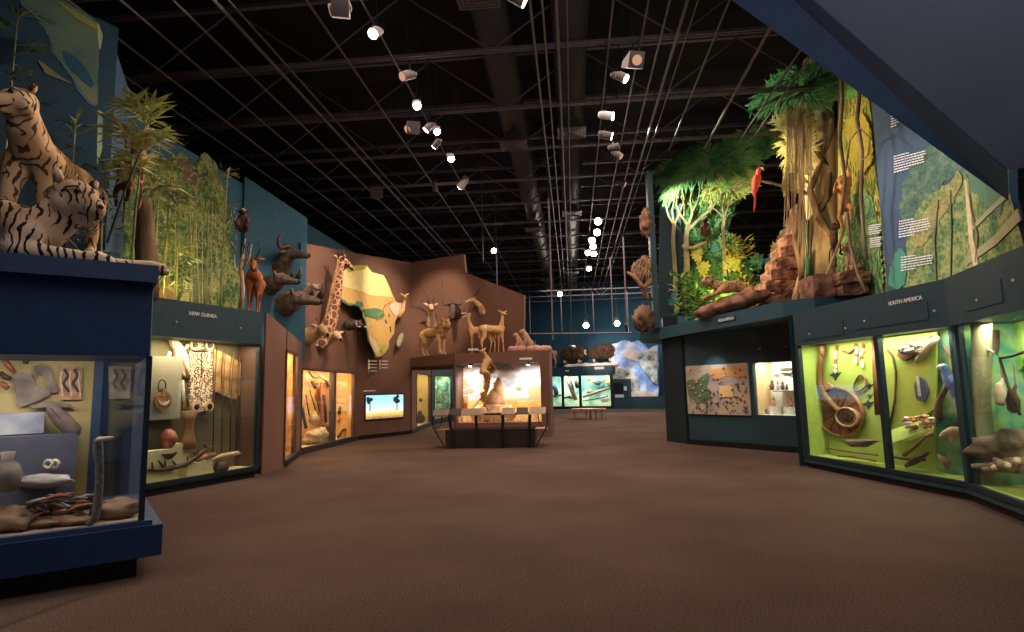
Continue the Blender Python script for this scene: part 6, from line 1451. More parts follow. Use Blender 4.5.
for k in range(46):
    c = inc(BL, rnd.uniform(32, 92), rnd.uniform(497, 520), rnd.uniform(.25, .5)); c.z = max(c.z, ZB0+.03); an = rnd.uniform(-.5, .9); d = Vector((math.cos(an), math.sin(an), rnd.uniform(-.1, .35))); m = MB().tube([c-d*.1, c+d*.02+Vector((0, 0, .02)), c+d*.14], [.012, .016, .006], 6)
    o = m.build('dry_stick', (M['darkwood'], M['stonegrey'], red_b)[k % 3], smooth=True); tag(o, 'twisted dry stick in the heap on the floor of the tiger case', 'stick', 'dry sticks heaped in the tiger case')
for c, sz, lab in (((8, 512), (.5, .35, .22), 'rough brown rock in the left front of the tiger case'), ((60, 508), (.6, .3, .12), 'flat brown rock under the heap of sticks'), ((118, 492), (.4, .35, .2), 'dark mound in the side bay right of the snake'), ((30, 524), (.5, .2, .1), 'low rock along the front glass of the tiger case')):
    p = inc(BL, c[0], c[1], .4); p.z = ZB0+sz[2]*.4
    o = MB().rock(p, sz, int(c[0]), 22, 12, .3, 1.8)
    for v in o.v: v.z = max(v.z, ZB0+.006)
    tag(o.build('rock', M['rock'], smooth=True), lab, 'rock')
# rearing snake
t = thing('snake', 'dark rearing snake with pale flat head at the right of the tiger case', 'snake', inc(BL, 98, 526, .12))
P = [inc(BL, x, y, .12+w) for x, y, w in ((84, 524, .1), (90, 523, 0), (95, 518, 0), (98, 500, .02), (99.5, 480, .04), (99.5, 462, .05), (98, 450, .06), (98, 442, .06), (100, 439, .05))]
flesh(MB().chain([(p.x, p.y, p.z, r) for p, r in zip(P, (.012, .03, .036, .038, .036, .036, .044, .04, .03))], 12), 'body', nm('dark snake scales', [(.05, .045, .05), (.16, .13, .11)], 40, .5, 0, .4), t, .009, 3, world=True)
a, b = inc(BL, 99, 439.5, .1), inc(BL, 113, 437.5, .06); m = MB().chain([(*a, .024), (*a.lerp(b, .5), .022), (*b, .012)], 10); flesh(m, 'head', nm('tan snake head', [(.35, .22, .14), (.6, .45, .32)], 20, .5, 0, 0), t, .007, 2, world=True)
vase(BL, .35, 5, 492, 452, [(.18, 0), (.3, .2), (.34, .45), (.24, .7), (.12, .8), (.16, 1), (.05, 1)], gb, 'carved_bird', 'grey round bodied carved figure at the left edge of the tiger case', 'carving')
# --- New Guinea case
t = thing('carved_shield', 'tall cream carved ancestor shield with four round eyes', 'shield', inc(NG, 200, 412, 1.0))
S_ = NG.off(-.49)
cut(S_, [(189, 341), (212.5, 343), (212.5, 410), (191, 413)], carv, 'board', t, .05)
for (x, y) in ((193, 345), (208, 345.5), (194.5, 407), (207.5, 406.5)):
    m = MB(); c = S_.pt(x, y); m.tube([c+NG.n*.0, c+NG.n*.05], .10, 18); m.build('eye_disc', M['palewood'], t, world=True, smooth=False)
    m = MB(); m.tube([c+NG.n*.05, c+NG.n*.075], .05, 14); m.build('eye_pupil', M['black'], t, world=True)
m = MB(); m.tube([S_.pt(200.5, 353)+NG.n*.03, S_.pt(200.7, 378)+NG.n*.03], .012, 6); m.tube([S_.pt(195, 351)+NG.n*.03, S_.pt(200, 350)+NG.n*.04, S_.pt(206, 351)+NG.n*.03], .02, 6); m.build('nose_ridge', M['darkwood'], t, world=True)
for k, (xa, ya, xb, yb, xc, yc, xd, yd) in enumerate(((214, 349, 222, 352, 220.5, 393, 214, 391), (224, 353, 231, 357, 228, 397, 221.5, 394), (232, 357.5, 238, 361, 234, 399, 229, 397.5), (239, 362, 251.5, 368, 241, 394, 235, 399))):
    shape(NG, .98, [(xa, ya), (xb, yb), (xc, yc), (xd, yd)], tapa, 'bark_cloth', ('widest left strip of patterned brown bark cloth beside the shield', 'second strip of patterned brown bark cloth from the shield', 'third strip of patterned brown bark cloth from the shield', 'pointed right end strip of the patterned bark cloth')[k], 'cloth', .03, 'bark cloth strips')
for k, x in enumerate((215, 223.5, 232, 238, 245)):
    rod(NG, .9, [(x+2, 346+k*3), (x-1, 400), (x-2, 452)], .012, M['darkwood'], 'spear', 'thin dark spear standing before the bark cloth', 'spear', 'spears before the bark cloth')
shape(NG, .95, [(171, 340), (178, 340), (186, 350), (189, 362), (189, 378), (183, 374), (178, 362), (176, 350)], feath, 'fibre_mask', 'pale hanging fibre mask left of the carved shield', 'mask', .07, sc=1)
rod(NG, .93, [(188, 345), (182, 352), (186, 366), (188, 378)], .03, feath, 'twisted_fibre', 'twisted pale cord hanging beside the fibre mask', 'cord')
rod(NG, .9, [(170, 352), (166, 366), (171, 374), (176, 384), (178, 392)], (.03, .04, .035, .03, .02), feath, 'bent_hook', 'bent pale wooden hook left of the fibre mask', 'hook')
rod(NG, .95, [(182, 380), (183, 395), (184, 410)], .035, M['palewood'], 'pale_staff', 'short pale staff hanging below the fibre mask', 'staff')
m = MB(); sbox(m, NG, uof(NG.off(-.42), 140), uof(NG.off(-.42), 180), .40, .57, inc(NG, 170, 419, .85).z, inc(NG, 170, 419, .85).z+1.1)
tag(m.build('grey_block', nm('grey display block', [(.22, .2, .14), (.3, .27, .2)], 1, .8, 0, 0)), 'tall grey display block at the left of the NEW GUINEA case', 'block')
t = thing('shell_pendant', 'round shell pendant with pale crescent hanging by a loop', 'pendant', inc(NG, 163, 400, .75))
W_ = NG.off(-.36); c = W_.pt(162, 401)
m = MB().tube([c, c+NG.n*.04], .16, 22); m.build('disc', M['wood'], t, world=True)
m = MB(); m.prism([c+NG.n*.041+NG.rot()*(.10*math.cos(a))+Vector((0, 0, .10*math.sin(a)+.02)) for a in [PI+k*PI/10 for k in range(11)]]+[c+NG.n*.041+NG.rot()*(.10*math.cos(a))+Vector((0, 0, .045*math.sin(a)+.02)) for a in [2*PI-k*PI/10 for k in range(1, 10)]], NG.n*.02); m.build('crescent', M['bone'], t, world=True)
m = MB(); c2 = W_.pt(162, 386); m.tube([c2+NG.rot()*(.07*math.cos(a))+Vector((0, 0, .11*math.sin(a))) for a in [k*PI/7 for k in range(15)]], .012, 6, False); m.build('loop', M['darkwood'], t, world=True)
o = MB().box(W_.pt(163, 392.5)+NG.n*.02, (.05, .11, .12)).build('x', M['redrock'], t, world=True); o.name = 'neck_plate'
vase(NG, .6, 188, 449, 411, [(.2, 0), (.17, .25), (.11, .5), (.12, .75), (.2, 1), (.16, 1)], M['wood'], 'hand_drum', 'waisted wooden hand drum below the carved shield', 'drum')
vase(NG, .65, 168, 448, 429, [(.2, 0), (.4, .3), (.44, .55), (.3, .85), (.1, 1)], red_b, 'round_pot', 'dark red round pot on its stand in the NEW GUINEA case', 'pot')
vase(NG, .45, 166, 461, 453, [(.3, 0), (1.0, .6), (1.3, 1.0), (1.15, 1.0), (.9, .6)], M['darkwood'], 'dark_bowl', 'wide dark wooden bowl in front of the red pot', 'bowl')
plm = fm(.62, .56, .28)
for (xa, xb, yb, yt, w0, w1, lab) in ((146, 176, 472, 449, .3, .8, 'yellowish plinth under the bowl and red pot'), (172, 192, 468, 442, .55, .9, 'yellowish plinth behind the crocodile carving'), (190, 215, 472, 461, .25, .7, 'low yellowish plinth at the middle of the NEW GUINEA case')):
    m = MB(); W2_ = NG.off(-w0*.5); sbox(m, NG, uof(W2_, xa), uof(W2_, xb), w0*.5, w1*.5, NZ0+.016, max(NZ0+.05, W2_.pt((xa+xb)/2, yt).z-.02)); tag(m.build('plinth', plm), lab, 'plinth')
t = thing('prow_carving', 'long dark spiky canoe prow carving slanting across the case floor', 'carving', inc(NG, 180, 470, .3))
P = [inc(NG, x, y, .22) for x, y in ((148, 470), (160, 470), (172, 468), (184, 465), (195, 458), (205, 450), (213, 446))]
m = MB().tube(P, [.02, .035, .045, .05, .045, .04, .01], 10); m.build('carving_body', M['darkwood'], t, world=True, smooth=True)
for k, (x, y) in enumerate(((152, 462), (158, 460), (165, 459), (172, 460), (187, 456), (190, 452), (197, 449), (203, 444))):
    m = MB(); i = min(5, int((x-146)/11)); m.tube([P[i].lerp(P[i+1], .4), inc(NG, x, y, .22)], [.03, .008], 6); m.build('spike', M['darkwood'], t, world=True)
rod(NG, .35, [(206, 462), (222, 456), (238, 453), (241, 453.5)], (.02, .05, .04, .005), M['palewood'], 'paddle', 'pale leaf shaped paddle lying right of the prow carving', 'paddle')
rod(NG, .4, [(197, 461), (205, 457), (215, 454)], (.02, .06, .03), M['wood'], 'wooden_dish', 'oval wooden dish between prow carving and paddle', 'dish')
vase(NG, .3, 221, 472, 461, [(.5, 0), (.7, .4), (.4, 1)], M['darkwood'], 'net_bundle', 'dark netted bundle under the paddle', 'bundle')
for x, y in ((177, 400), (178, 389), (219, 420), (232, 412), (246, 399), (236, 431), (221, 441), (228, 433)):
    m = MB(); c = inc(NG, x, y, 1.2); m.box(c, (.02, .16, .025), rz=math.atan2(-NG.rot().x, NG.rot().y)); tag(m.build('case_label', M['white']), 'tiny white object label on the backing of the NEW GUINEA case', 'label', 'tiny labels in the NEW GUINEA case')
# --- Africa windows
AW, AN = AF[2], AF[1]
rod(AN, .3, [(290, 440), (291, 415), (290, 395), (292, 372)], (.05, .07, .05, .03), M['darkwood'], 'carved_mask', 'dark tall carved mask in the narrow angled window', 'mask')
vase(AN, .3, 291, 452, 436, POT, M['darkwood'], 'clay_pot', 'dark clay pot at the bottom of the narrow angled window', 'pot')
o = MB().rock(inc(AW, 317, 437, .35), (.5, 1.5, .5), 5, 20, 12, .3, 2).build('straw_mound', nm('straw covered mound', [(.4, .25, .12), (.75, .55, .3)], 9, .9, 0, .8), smooth=True); tag(o, 'straw covered mound filling the floor of the wide orange window', 'mound')
vase(AW, .4, 314, 425, 411, POT, M['palewood'], 'clay_pot', 'round pale clay pot in the middle of the wide orange window', 'pot')
for k, (pts, r, mt, lab) in enumerate((([(306, 395), (308, 408), (311, 424)], .02, 'darkwood', 'dark walking stick leaning left of the clay pot'), ([(310, 390), (313, 402), (316, 412)], .018, 'darkwood', 'second dark stick leaning above the clay pot'), ([(315, 395), (318, 404), (320, 412)], .018, 'darkwood', 'third short stick right above the clay pot'), ([(302, 408), (304, 418), (306, 428)], .05, 'blueledge', 'bluish bottle at the left of the orange window'), ([(309, 372), (313, 377), (318, 378)], .03, 'darkwood', 'curved dark horn at the top of the orange window'), ([(320, 376), (326, 380), (329, 386)], .05, 'palewood', 'pale carved headrest at the upper right of the orange window'), ([(312, 382), (315, 388), (318, 384)], .04, 'darkwood', 'dark small figure under the curved horn'))):
    rod(AW, .5, pts, r, M[mt], 'carved_object', lab, 'carving')
shape(AW, .55, [(321, 382), (328, 384), (329, 420), (322, 422)], nm('rust striped cloth', [(.35, .08, .04), (.65, .3, .16)], 5, .9, 0, 0, (6, 6, .4)), 'striped_cloth', 'rust red striped cloth hanging at the right of the orange window', 'cloth', .03)
rod(AW, .45, [(324, 395), (325, 410), (326, 422)], .05, M['darkwood'], 'standing_figure', 'dark standing figure before the rust cloth', 'figure')
rod(AW, .2, [(330.5, 374), (331, 400), (331.5, 425)], .03, red_b, 'tall_staff', 'tall red brown staff beside the window mullion', 'staff')
vase(AW, .3, 327, 436, 424, [(.3, 0), (.5, .3), (.5, .8), (.4, 1)], M['darkwood'], 'drum', 'dark squat drum at the lower right of the orange window', 'drum')
t = thing('harp', 'bow harp with curved neck in the right orange window', 'harp', inc(AW, 342, 420, .5))
m = MB(); m.tube([inc(AW, x, y, .5) for x, y in ((338, 422), (344, 414), (348, 402), (347, 392), (343, 386))], .035, 8); m.build('neck', M['wood'], t, world=True, smooth=True)
m = MB(); m.tube([inc(AW, x, y, .5) for x, y in ((339, 413), (342, 400), (343, 390))], [.06, .05, .03], 8); m.build('sound_box', M['darkwood'], t, world=True, smooth=True)
for k in range(4): MB().tube([inc(AW, 340+k, 416-k, .5), inc(AW, 343, 390+k*3, .5)], .006, 4).build('string', M['bone'], t, world=True)
t = thing('bird_carving', 'small dark winged carving at the top of the right orange window', 'carving', inc(AW, 347, 381, .5))
MB().tube([inc(AW, x, y, .5) for x, y in ((343, 378), (346, 382), (350, 380))], [.01, .06, .01], 8).build('wings', M['darkwood'], t, world=True, smooth=True)
MB().tube([inc(AW, x, y, .5) for x, y in ((346, 377), (347, 388))], [.03, .01], 8).build('bird_body', M['darkwood'], t, world=True, smooth=True)
rod(AW, .3, [(338, 437), (343, 430), (349, 429), (352, 434)], .04, M['darkwood'], 'curved_stool', 'dark curved stool at the bottom of the right orange window', 'stool')
vase(AW, .25, 342, 441, 434, POT, M['wood'], 'small_pot', 'small brown pot at the bottom of the right orange window', 'pot')
# --- corridor cases
t = thing('crane', 'tall grey bird standing in the yellow corridor case', 'bird', inc(YC, 424, 410, .45))
flesh(MB().chain([(*inc(YC, 421, 400, .45), .12), (*inc(YC, 424, 397, .45), .14), (*inc(YC, 425, 391, .45), .05), (*inc(YC, 424.5, 387, .45), .04), (*inc(YC, 426, 386, .45), .03)]), 'body', M['stonegrey'], t, .03, 2, world=True)
for dx in (0, 1.2): MB().tube([inc(YC, 422+dx, 401, .45), inc(YC, 422.5+dx, 420, .45)], .02, 6).build('leg', M['black'], t, world=True)
vase(YC, .4, 420, 424, 411, POT, M['darkwood'], 'dark_jar', 'dark jar at the foot of the grey bird', 'jar')
for k, x in enumerate((437, 443, 449)):
    t = thing('jungle_plant', ('left', 'middle', 'right')[k]+' leafy plant in the green corridor case', 'plant', inc(GC, x, 416, .4)); z0_ = inc(GC, x, 416, .4).z
    m = MB(); rnd = random.Random(k)
    for j in range(70): m.leaf((rnd.uniform(-.15, .15), rnd.uniform(-.15, .15), rnd.uniform(.1, 1.5)), (rnd.uniform(-1, 1), rnd.uniform(-1, 1), rnd.uniform(-.3, .8)), .35, .1)
    MB().tube([(0, 0, 0), (0, 0, 1.4)], .03, 6).build('stem', M['bark'], t); m.build('foliage', ly, t)
# --- polar windows
def bl(px, py, w=.5): return inc(BACK, px, py, w)
for k, (pts, r, mt, lab) in enumerate((([(583, 397), (592, 394), (600, 391), (610, 388)], .22, 'palewood', 'long pale kayak frame slanting across the wide polar window'), ([(583, 401), (596, 399), (608, 396)], .1, 'wood', 'long brown paddle below the kayak frame'), ([(566, 376), (571, 388), (576, 400)], .3, 'wood', 'leaning brown sledge in the middle polar window'), ([(570, 377), (573, 388), (574, 398)], .15, 'darkwood', 'dark pole beside the leaning sledge'),
        ([(552, 384), (555, 388), (557, 395)], .35, 'blueledge', 'dark blue parka in the left polar window'), ([(551, 396), (556, 396), (561, 395)], .2, 'wood', 'orange brown dog sled in the left polar window'), ([(576, 380), (577, 384), (578, 388)], .35, 'darkwood', 'dark hanging skin in the middle polar window'), ([(564, 398), (569, 397), (575, 399)], .2, 'redrock', 'reddish skin heap at the bottom of the middle polar window'))):
    P = [bl(x, y) for x, y in pts]; tag(MB().tube(P, (r*.35, r*.55, r*.5, r*.3)[:len(P)], 8).build('arctic_object', M[mt], smooth=True), lab, 'exhibit')
for k, (x, y, s, c, lab) in enumerate(((589, 379, .25, (.4, .2, .08), 'small brown snow goggles high in the wide polar window'), (594, 382, .2, (.3, .12, .06), 'small brown mitten left of the dark drum'), (598, 383, .35, (.06, .05, .05), 'dark round drum in the middle of the wide polar window'), (604, 380, .25, (.35, .2, .1), 'brown fur bag upper right in the wide polar window'), (610, 382, .45, (.7, .4, .12), 'orange parka at the right of the wide polar window'), (590, 392, .35, (.5, .25, .1), 'orange brown bundle at the end of the kayak'), (605, 399, .5, (.85, .85, .85), 'white and black loon resting at the bottom of the wide polar window'))):
    c_ = bl(x, y, .9); o = MB().rock(c_, (s*1.6, .3, s), k, 14, 10, .3).build('arctic_object', fm(*c), smooth=True); tag(o, lab, 'exhibit')
# --- figurine case in the Mesoamerica wall
CLAY = nm('pale clay', [(.45, .32, .22), (.75, .6, .45)], 12, .8, 0, .4); RED = nm('orange red clay', [(.5, .16, .08), (.75, .4, .28)], 10, .8, 0, .4)
for k, (x, yb, yt, mt, lab) in enumerate(((774, 406.5, 396, RED, 'left orange seated clay figurine on its white block'), (791, 406.5, 396, RED, 'right orange seated clay figurine on its white block'), (772.5, 389.5, 380, M['darkwood'], 'leftmost dark figurine on the glass case shelf'), (778, 389.5, 381, M['stonegrey'], 'grey rounded figurine second on the shelf'), (783, 389.5, 381, M['darkwood'], 'tall dark figurine third on the shelf'), (787, 389.5, 384, M['darkwood'], 'small dark figurine at the right of the shelf'))):
    w = .5; b = inc(ME, x, yb, w); b.z = max(b.z, zs+.001) if k > 1 else b.z
    h = inc(ME, x, yt, w).z-b.z; t = thing('figurine', lab, 'figurine', b, ME.ang(), None, h)
    flesh(blobbody([[(0, 0, .12, .2), (0, 0, .35, .19), (0, 0, .55, .14)], [(0, .12, .5, .08), (.08, .26, .35, .06), (.14, .16, .28, .06)], [(0, -.12, .5, .08), (.08, -.26, .35, .06), (.14, -.16, .28, .06)], [(.02, .14, .1, .1), (.18, .2, .06, .08)], [(.02, -.14, .1, .1), (.18, -.2, .06, .08)]], 10), 'figure_body', mt, t, .035, 2)
    flesh(blobbody([[(0, 0, .72, .15)], [(0, .16, .76, .06)], [(0, -.16, .76, .06)], [(-.02, 0, .9, .1)]], 10), 'headdress', mt, t, .03, 1)
for x, lab in ((774, 'white block under the left orange figurine'), (791, 'white block under the right orange figurine')):
    b = inc(ME, x, 412, .5); z1_ = inc(ME, x, 406.5, .5).z-.004; m = MB().bbox((b.x-.13, b.y-.13, ez0+.001), (b.x+.13, b.y+.13, z1_)); tag(m.build('white_block', fm(.75, .75, .72)), lab, 'block')
tag(MB().tube([inc(ME, 793, 371, .6), inc(ME, 790, 376, .6), inc(ME, 795, 378, .6)], .02, 6).build('bent_ornament', M['darkwood']), 'branched dark ornament at the top right of the figurine case', 'ornament')
tag(MB().ball(inc(ME, 777, 375.5, .6), .07, (1, .5, .6)).build('hanging_bead', M['wood'], smooth=True), 'small brown pendant hung above the figurine shelf', 'pendant')
b = inc(ME, 764, 410, .4); tag(MB().bbox((b.x-.06, b.y-.06, ez0+.001), (b.x+.06, b.y+.06, ez0+.12)).build('brown_cube', M['redrock']), 'small brown stone cube at the left of the figurine case', 'stone')
# --- South America window 1
P1 = SA
t = thing('reed_tray', 'huge brown woven tray with gourd ladle and basket sleeve in the first lime window', 'tray', inc(P1, 838, 437, 1.15))
wv = nm('brown woven reed', [(.16, .055, .03), (.32, .13, .07)], 3, .7, 0, .4)
def disc(c, r1, r2, n_, u_, th, nseg=32, k0=0):
    m = MB(); m.prism([c+u_*(r1*math.cos(2*PI*k/nseg))+Vector((0, 0, r2*math.sin(2*PI*k/nseg))) for k in range(nseg)], n_*th); return m
c = inc(P1, 841, 412, 1.2)
RT = abs(uof(P1.off(-.48), 864)-uof(P1.off(-.48), 818))/2; RZ = (inc(P1, 840, 388, 1.2).z-inc(P1, 840, 436, 1.2).z)/2
disc(c, RT, RZ, P1.n, P1.rot(), .05).build('tray_disc', wv, t, world=True)
m = MB(); m.tube([c+P1.n*.06+P1.rot()*(RT*math.cos(2*PI*k/32))+Vector((0, 0, RZ*math.sin(2*PI*k/32))) for k in range(33)], .03, 8, False); m.build('tray_rim', M['wood'], t, world=True)
for k in range(6):
    a = k*PI/6; m = MB().tube([c+P1.n*.055-P1.rot()*(RT*.97*math.cos(a))-Vector((0, 0, RZ*.97*math.sin(a))), c+P1.n*.055+P1.rot()*(RT*.97*math.cos(a))+Vector((0, 0, RZ*.97*math.sin(a)))], .008, 4); m.build('tray_rib', M['darkwood'], t, world=True)
m = MB().tube([inc(P1, x, y, 1.0) for x, y in ((822, 350), (820, 364), (820, 384), (827, 398), (838, 410), (848, 415))], [.05, .055, .06, .06, .05, .03], 12); m.build('ladle_neck', M['wood'], t, world=True, smooth=True)
m = MB().ball(inc(P1, 822, 350, 1.0), .12, (.5, .7, 1.2)); m.build('ladle_end', M['wood'], t, world=True, smooth=True)
c2 = inc(P1, 850, 417, 1.0); GU = abs(uof(P1.off(-.4), 861)-uof(P1.off(-.4), 839))/2; GZ_ = .17
disc(c2, GU, GZ_, P1.n, P1.rot(), .06, 24).build('gourd_bowl', M['wood'], t, world=True)
m = MB(); m.tube([c2+P1.n*.07+P1.rot()*(GU*.97*math.cos(2*PI*k/24))+Vector((0, 0, GZ_*.97*math.sin(2*PI*k/24))) for k in range(25)], .02, 6, False); m.build('gourd_rim', M['palewood'], t, world=True)
disc(c2+P1.n*.06, GU*.5, .08, P1.n, P1.rot(), .02, 18).build('gourd_hollow', M['darkwood'], t, world=True)
cut(P1.off(-.43), [(820, 384), (826, 382), (833, 387), (842, 394), (841, 402), (836, 411), (826, 400), (818, 396)], tapa, 'basket_sleeve', t, .05)
for k, (x, y0, y1) in enumerate(((835.5, 348, 371), (856, 346, 362), (862, 346, 366))):
    t = thing('feather_string', ('left', 'middle', 'right')[k]+' hanging string of white and red feathers on the lime backing', 'ornament', inc(P1, x, y1, 1.2))
    rnd = random.Random(k)
    MB().tube([inc(P1, x, y0, 1.22), inc(P1, x, y1, 1.22)], .008, 4).build('string', M['darkwood'], t, world=True)
    for j in range(6):
        p = inc(P1, x+rnd.uniform(-1, 1), y0+(y1-y0)*j/5, 1.19); MB().ball(p, .045, (.7, .6, 1.2), 8, 6).build('feather_tuft', fm(.8, .72, .6) if j % 3 else fm(.65, .12, .08), t, world=True, smooth=True)
rod(P1, 1.2, [(843, 351), (849, 353), (855, 348)], .02, M['wood'], 'necklace', 'curved red and brown necklace at the top of the lime backing', 'necklace')
m = MB(); c = inc(P1, 860, 383, 1.2); m.tube([c+P1.rot()*(.16*math.cos(a)*(1-.3*math.sin(a)))+Vector((0, 0, .13*math.sin(a)+.35*.16*math.cos(a))) for a in [k*PI/8 for k in range(17)]], .02, 6, False); tag(m.build('bead_belt', M['wood'], smooth=True), 'looped brown bead belt on the right of the lime backing', 'belt')
for k, (x, y, s) in enumerate(((835, 375, 6), (869, 386, 3.5), (868, 404, 5.5), (869, 396, 3))):
    shape(P1, 1.25, [(x-s, y), (x-s*.3, y-s*.3), (x, y-s*.8), (x+s*.3, y-s*.3), (x+s, y-s*.5), (x+s*.4, y+s*.3), (x, y+s), (x-s*.3, y+s*.3)], fm(.03, .06, .05), 'feather_bird', ('dark bird shaped feather piece left under the feather string', 'upper small dark bird feather piece near the reed panels', 'largest dark bird feather piece at the right', 'middle dark bird feather piece at the right')[k], 'ornament', .02)
for k in range(4): rod(P1, 1.1, [(872.5+k*1.6, 338), (874+k*1.7, 380), (876+k*1.6, 415)], .02, M['wood'], 'reed_pole', 'thin brown reed pole standing at the right of the first lime window', 'pole', 'reed poles at the first lime window')
t = thing('dugout_canoe', 'grey brown model dugout canoe on the lime floor', 'canoe', inc(P1, 862, 440, .6))
P = [inc(P1, x, y, .5) for x, y in ((843, 440), (852, 442), (864, 441), (874, 437), (881, 433))]
m = MB().tube(P, [.02, .09, .11, .09, .03], 12); m.v = [Vector((v.x, v.y, min(v.z, P[1].z+.03+(v-P[0]).length*.05))) for v in m.v]; m.build('hull', nm('grey brown hull', [(.12, .08, .06), (.25, .18, .14)], 5, .8, 0, .2), t, world=True, smooth=True)
for k, pts in enumerate(([(826, 448), (850, 452), (878, 455)], [(838, 456), (855, 457), (876, 461)])):
    rod(P1, .3, pts, .014, M['wood'], 'long_arrow', ('upper long thin arrow on the lime floor', 'lower long thin arrow on the lime floor')[k], 'arrow')
# --- South America window 2
shape(P1, .9, [(884, 338), (936, 332), (936, 408), (884, 440)], fm(.40, .5, .08), 'lime_panel', 'lime green inner panel behind the baskets in the second window', 'panel', .03)
t = thing('woven_basket', 'open woven basket heaped with finds at the top of the second window', 'basket', inc(P1, 910, 362, .8))
cut(P1.off(-.30), [(896, 355), (904, 344), (918, 336), (930, 336), (928, 345), (915, 355), (903, 361)], wv, 'basket_body', t, .12)
m = MB(); rnd = random.Random(6)
for k in range(14): m = MB().rock(inc(P1, rnd.uniform(902, 925), rnd.uniform(341, 354), .68), (.14, .1, .08), k, 10, 8, .2); m.build('cassava_piece', CLAY if k % 2 else M['stonegrey'], t, world=True, smooth=True)
rod(P1, .7, [(916, 362), (924, 352), (934, 341), (938, 337)], (.03, .055, .055, .03), M['palewood'], 'wooden_trough', 'long pale wooden trough leaning right of the basket', 'trough')
rod(P1, .85, [(887, 350), (893, 356), (896, 372), (895, 400), (889, 430)], .018, M['darkwood'], 'bow', 'long dark bow curving down the left of the second window', 'bow')
t = thing('feather_fan', 'dark blue feather fan with long white quill in the second window', 'fan', inc(P1, 919, 398, .8))
cut(P1.off(-.32), [(914, 388), (918, 376), (924, 380), (928, 392), (924, 402), (917, 400)], fm(.05, .08, .15), 'fan_feathers', t, .03, sc=1.5)
cut(P1.off(-.30), [(916, 376), (918, 378), (920, 396), (918, 396)], M['bone'], 'quill', t, .02)
m = MB(); 
for k in range(26):
    p = inc(P1, rnd.uniform(904, 932), rnd.uniform(416, 427), .55); o = MB().ball(p, .045, (1.2, 1, .6), 8, 6).build('feather_tassel', fm(*((.8, .7, .55), (.7, .2, .1), (.75, .45, .2))[k % 3]), smooth=True); tag(o, ('cream', 'red', 'orange')[k % 3]+' feather tassel on the sloped lime shelf', 'tassel', 'feather tassels on the sloped lime shelf')
m = MB(); m.prism([inc(P1, 884, 446, .45), inc(P1, 934, 428, .45), inc(P1, 934, 416, .85), inc(P1, 884, 432, .85)], Vector((0, 0, -.05))); tag(m.build('sloped_shelf', fm(.42, .52, .1)), 'sloped lime shelf holding the feather tassels', 'shelf')
for k, (pts, r, mt, lab) in enumerate((([(904, 455), (916, 446), (926, 436), (932, 434)], (.035, .03, .02, .04), 'wood', 'brown wooden horn lying under the sloped shelf'), ([(888, 456), (905, 459), (925, 460)], .018, 'darkwood', 'thin dark blowpipe on the floor of the second window'), ([(906, 466), (916, 460), (928, 453)], (.03, .06, .02), 'darkwood', 'dark netted bundle on the floor of the second window'), ([(938, 455), (946, 462), (950, 470)], (.02, .055, .03), 'redrock', 'reddish feather headdress on the floor at right'))):
    rod(P1, .4, pts, r, M[mt], 'carved_object', lab, 'exhibit')
cut(P1.off(-.48), [(936, 330), (966, 326), (966, 480), (936, 470)], junM, 'x', None, .02, 0)['label'] = 'painted green jungle strip at the right of the second lime window'
bpy.context.scene.collection.objects[-1].name = 'painted_jungle'; bpy.context.scene.collection.objects[-1]['category'] = 'mural'
rod(P1, .8, [(938, 420), (938, 405), (942, 395), (950, 380), (958, 365), (950, 355), (944, 345)], (.06, .05, .04, .04, .035, .03, .02), M['bark'], 'bare_tree', 'twisting bare branch the blue macaws sit on', 'branch')
p = inc(P1, 950, 385, .6)
parrot('blue macaw with yellow breast perched in the second window', p, math.radians(170), .75, fm(.10, .25, .6), fm(.05, .15, .5), fm(.05, .15, .5))
t = thing('tamandua', 'pale brown anteater curled on a branch at the floor of the second window', 'animal', inc(P1, 955, 438, .6))
c = inc(P1, 956, 434, .6)
flesh(MB().chain([(c.x-.12, c.y+.06, c.z, .05), (c.x-.05, c.y, c.z+.03, .075), (c.x+.05, c.y, c.z+.02, .08), (c.x+.11, c.y-.06, c.z-.02, .05)]).chain([(c.x-.12, c.y+.06, c.z, .045), (c.x-.19, c.y+.05, c.z-.04, .018)]).chain([(c.x-.06, c.y, c.z, .04), (c.x-.08, c.y-.03, c.z-.09, .03)]).chain([(c.x+.06, c.y, c.z, .05), (c.x+.05, c.y-.05, c.z-.09, .03)]), 'body', M['kuduf'], t, .02, 2, world=True)
# --- jungle case
J = SB
rod(J, .45, [(984, 498), (983, 440), (981, 400), (982, 350), (981, 318)], (.17, .13, .11, .11, .12), nm('mossy pale trunk', [(.2, .17, .08), (.42, .36, .18)], 4, .9, 0, .7, (1, 1, .25)), 'mossy_tree', 'mossy pale tree trunk at the left of the jungle case', 'tree', n=16)
rod(J, .9, [(994, 470), (995, 400), (994, 330)], .06, M['darkwood'], 'slim_tree', 'dark thin trunk right behind the mossy one', 'tree')
t = thing('toucan', 'toucan with long pale bill perched by the mossy trunk', 'bird', inc(J, 985, 352, .5))
flesh(MB().chain([(*inc(J, 983, 354, .5), .05), (*inc(J, 985, 349, .5), .045)]), 'body', fm(.05, .1, .2), t, .012, 2, world=True)
MB().tube([inc(J, 986, 349, .5), inc(J, 994, 352, .5)], [.025, .006], 8).build('bill', M['bone'], t, world=True, smooth=True)
for k, pts in enumerate(([(1000, 358), (1012, 356), (1024, 352)], [(1000, 360), (1008, 385), (1020, 415)])): rod(J, .5, pts, .018, M['darkwood'], 'thin_branch', ('upper thin branch crossing the jungle case', 'slanting thin branch in the jungle case')[k], 'branch')
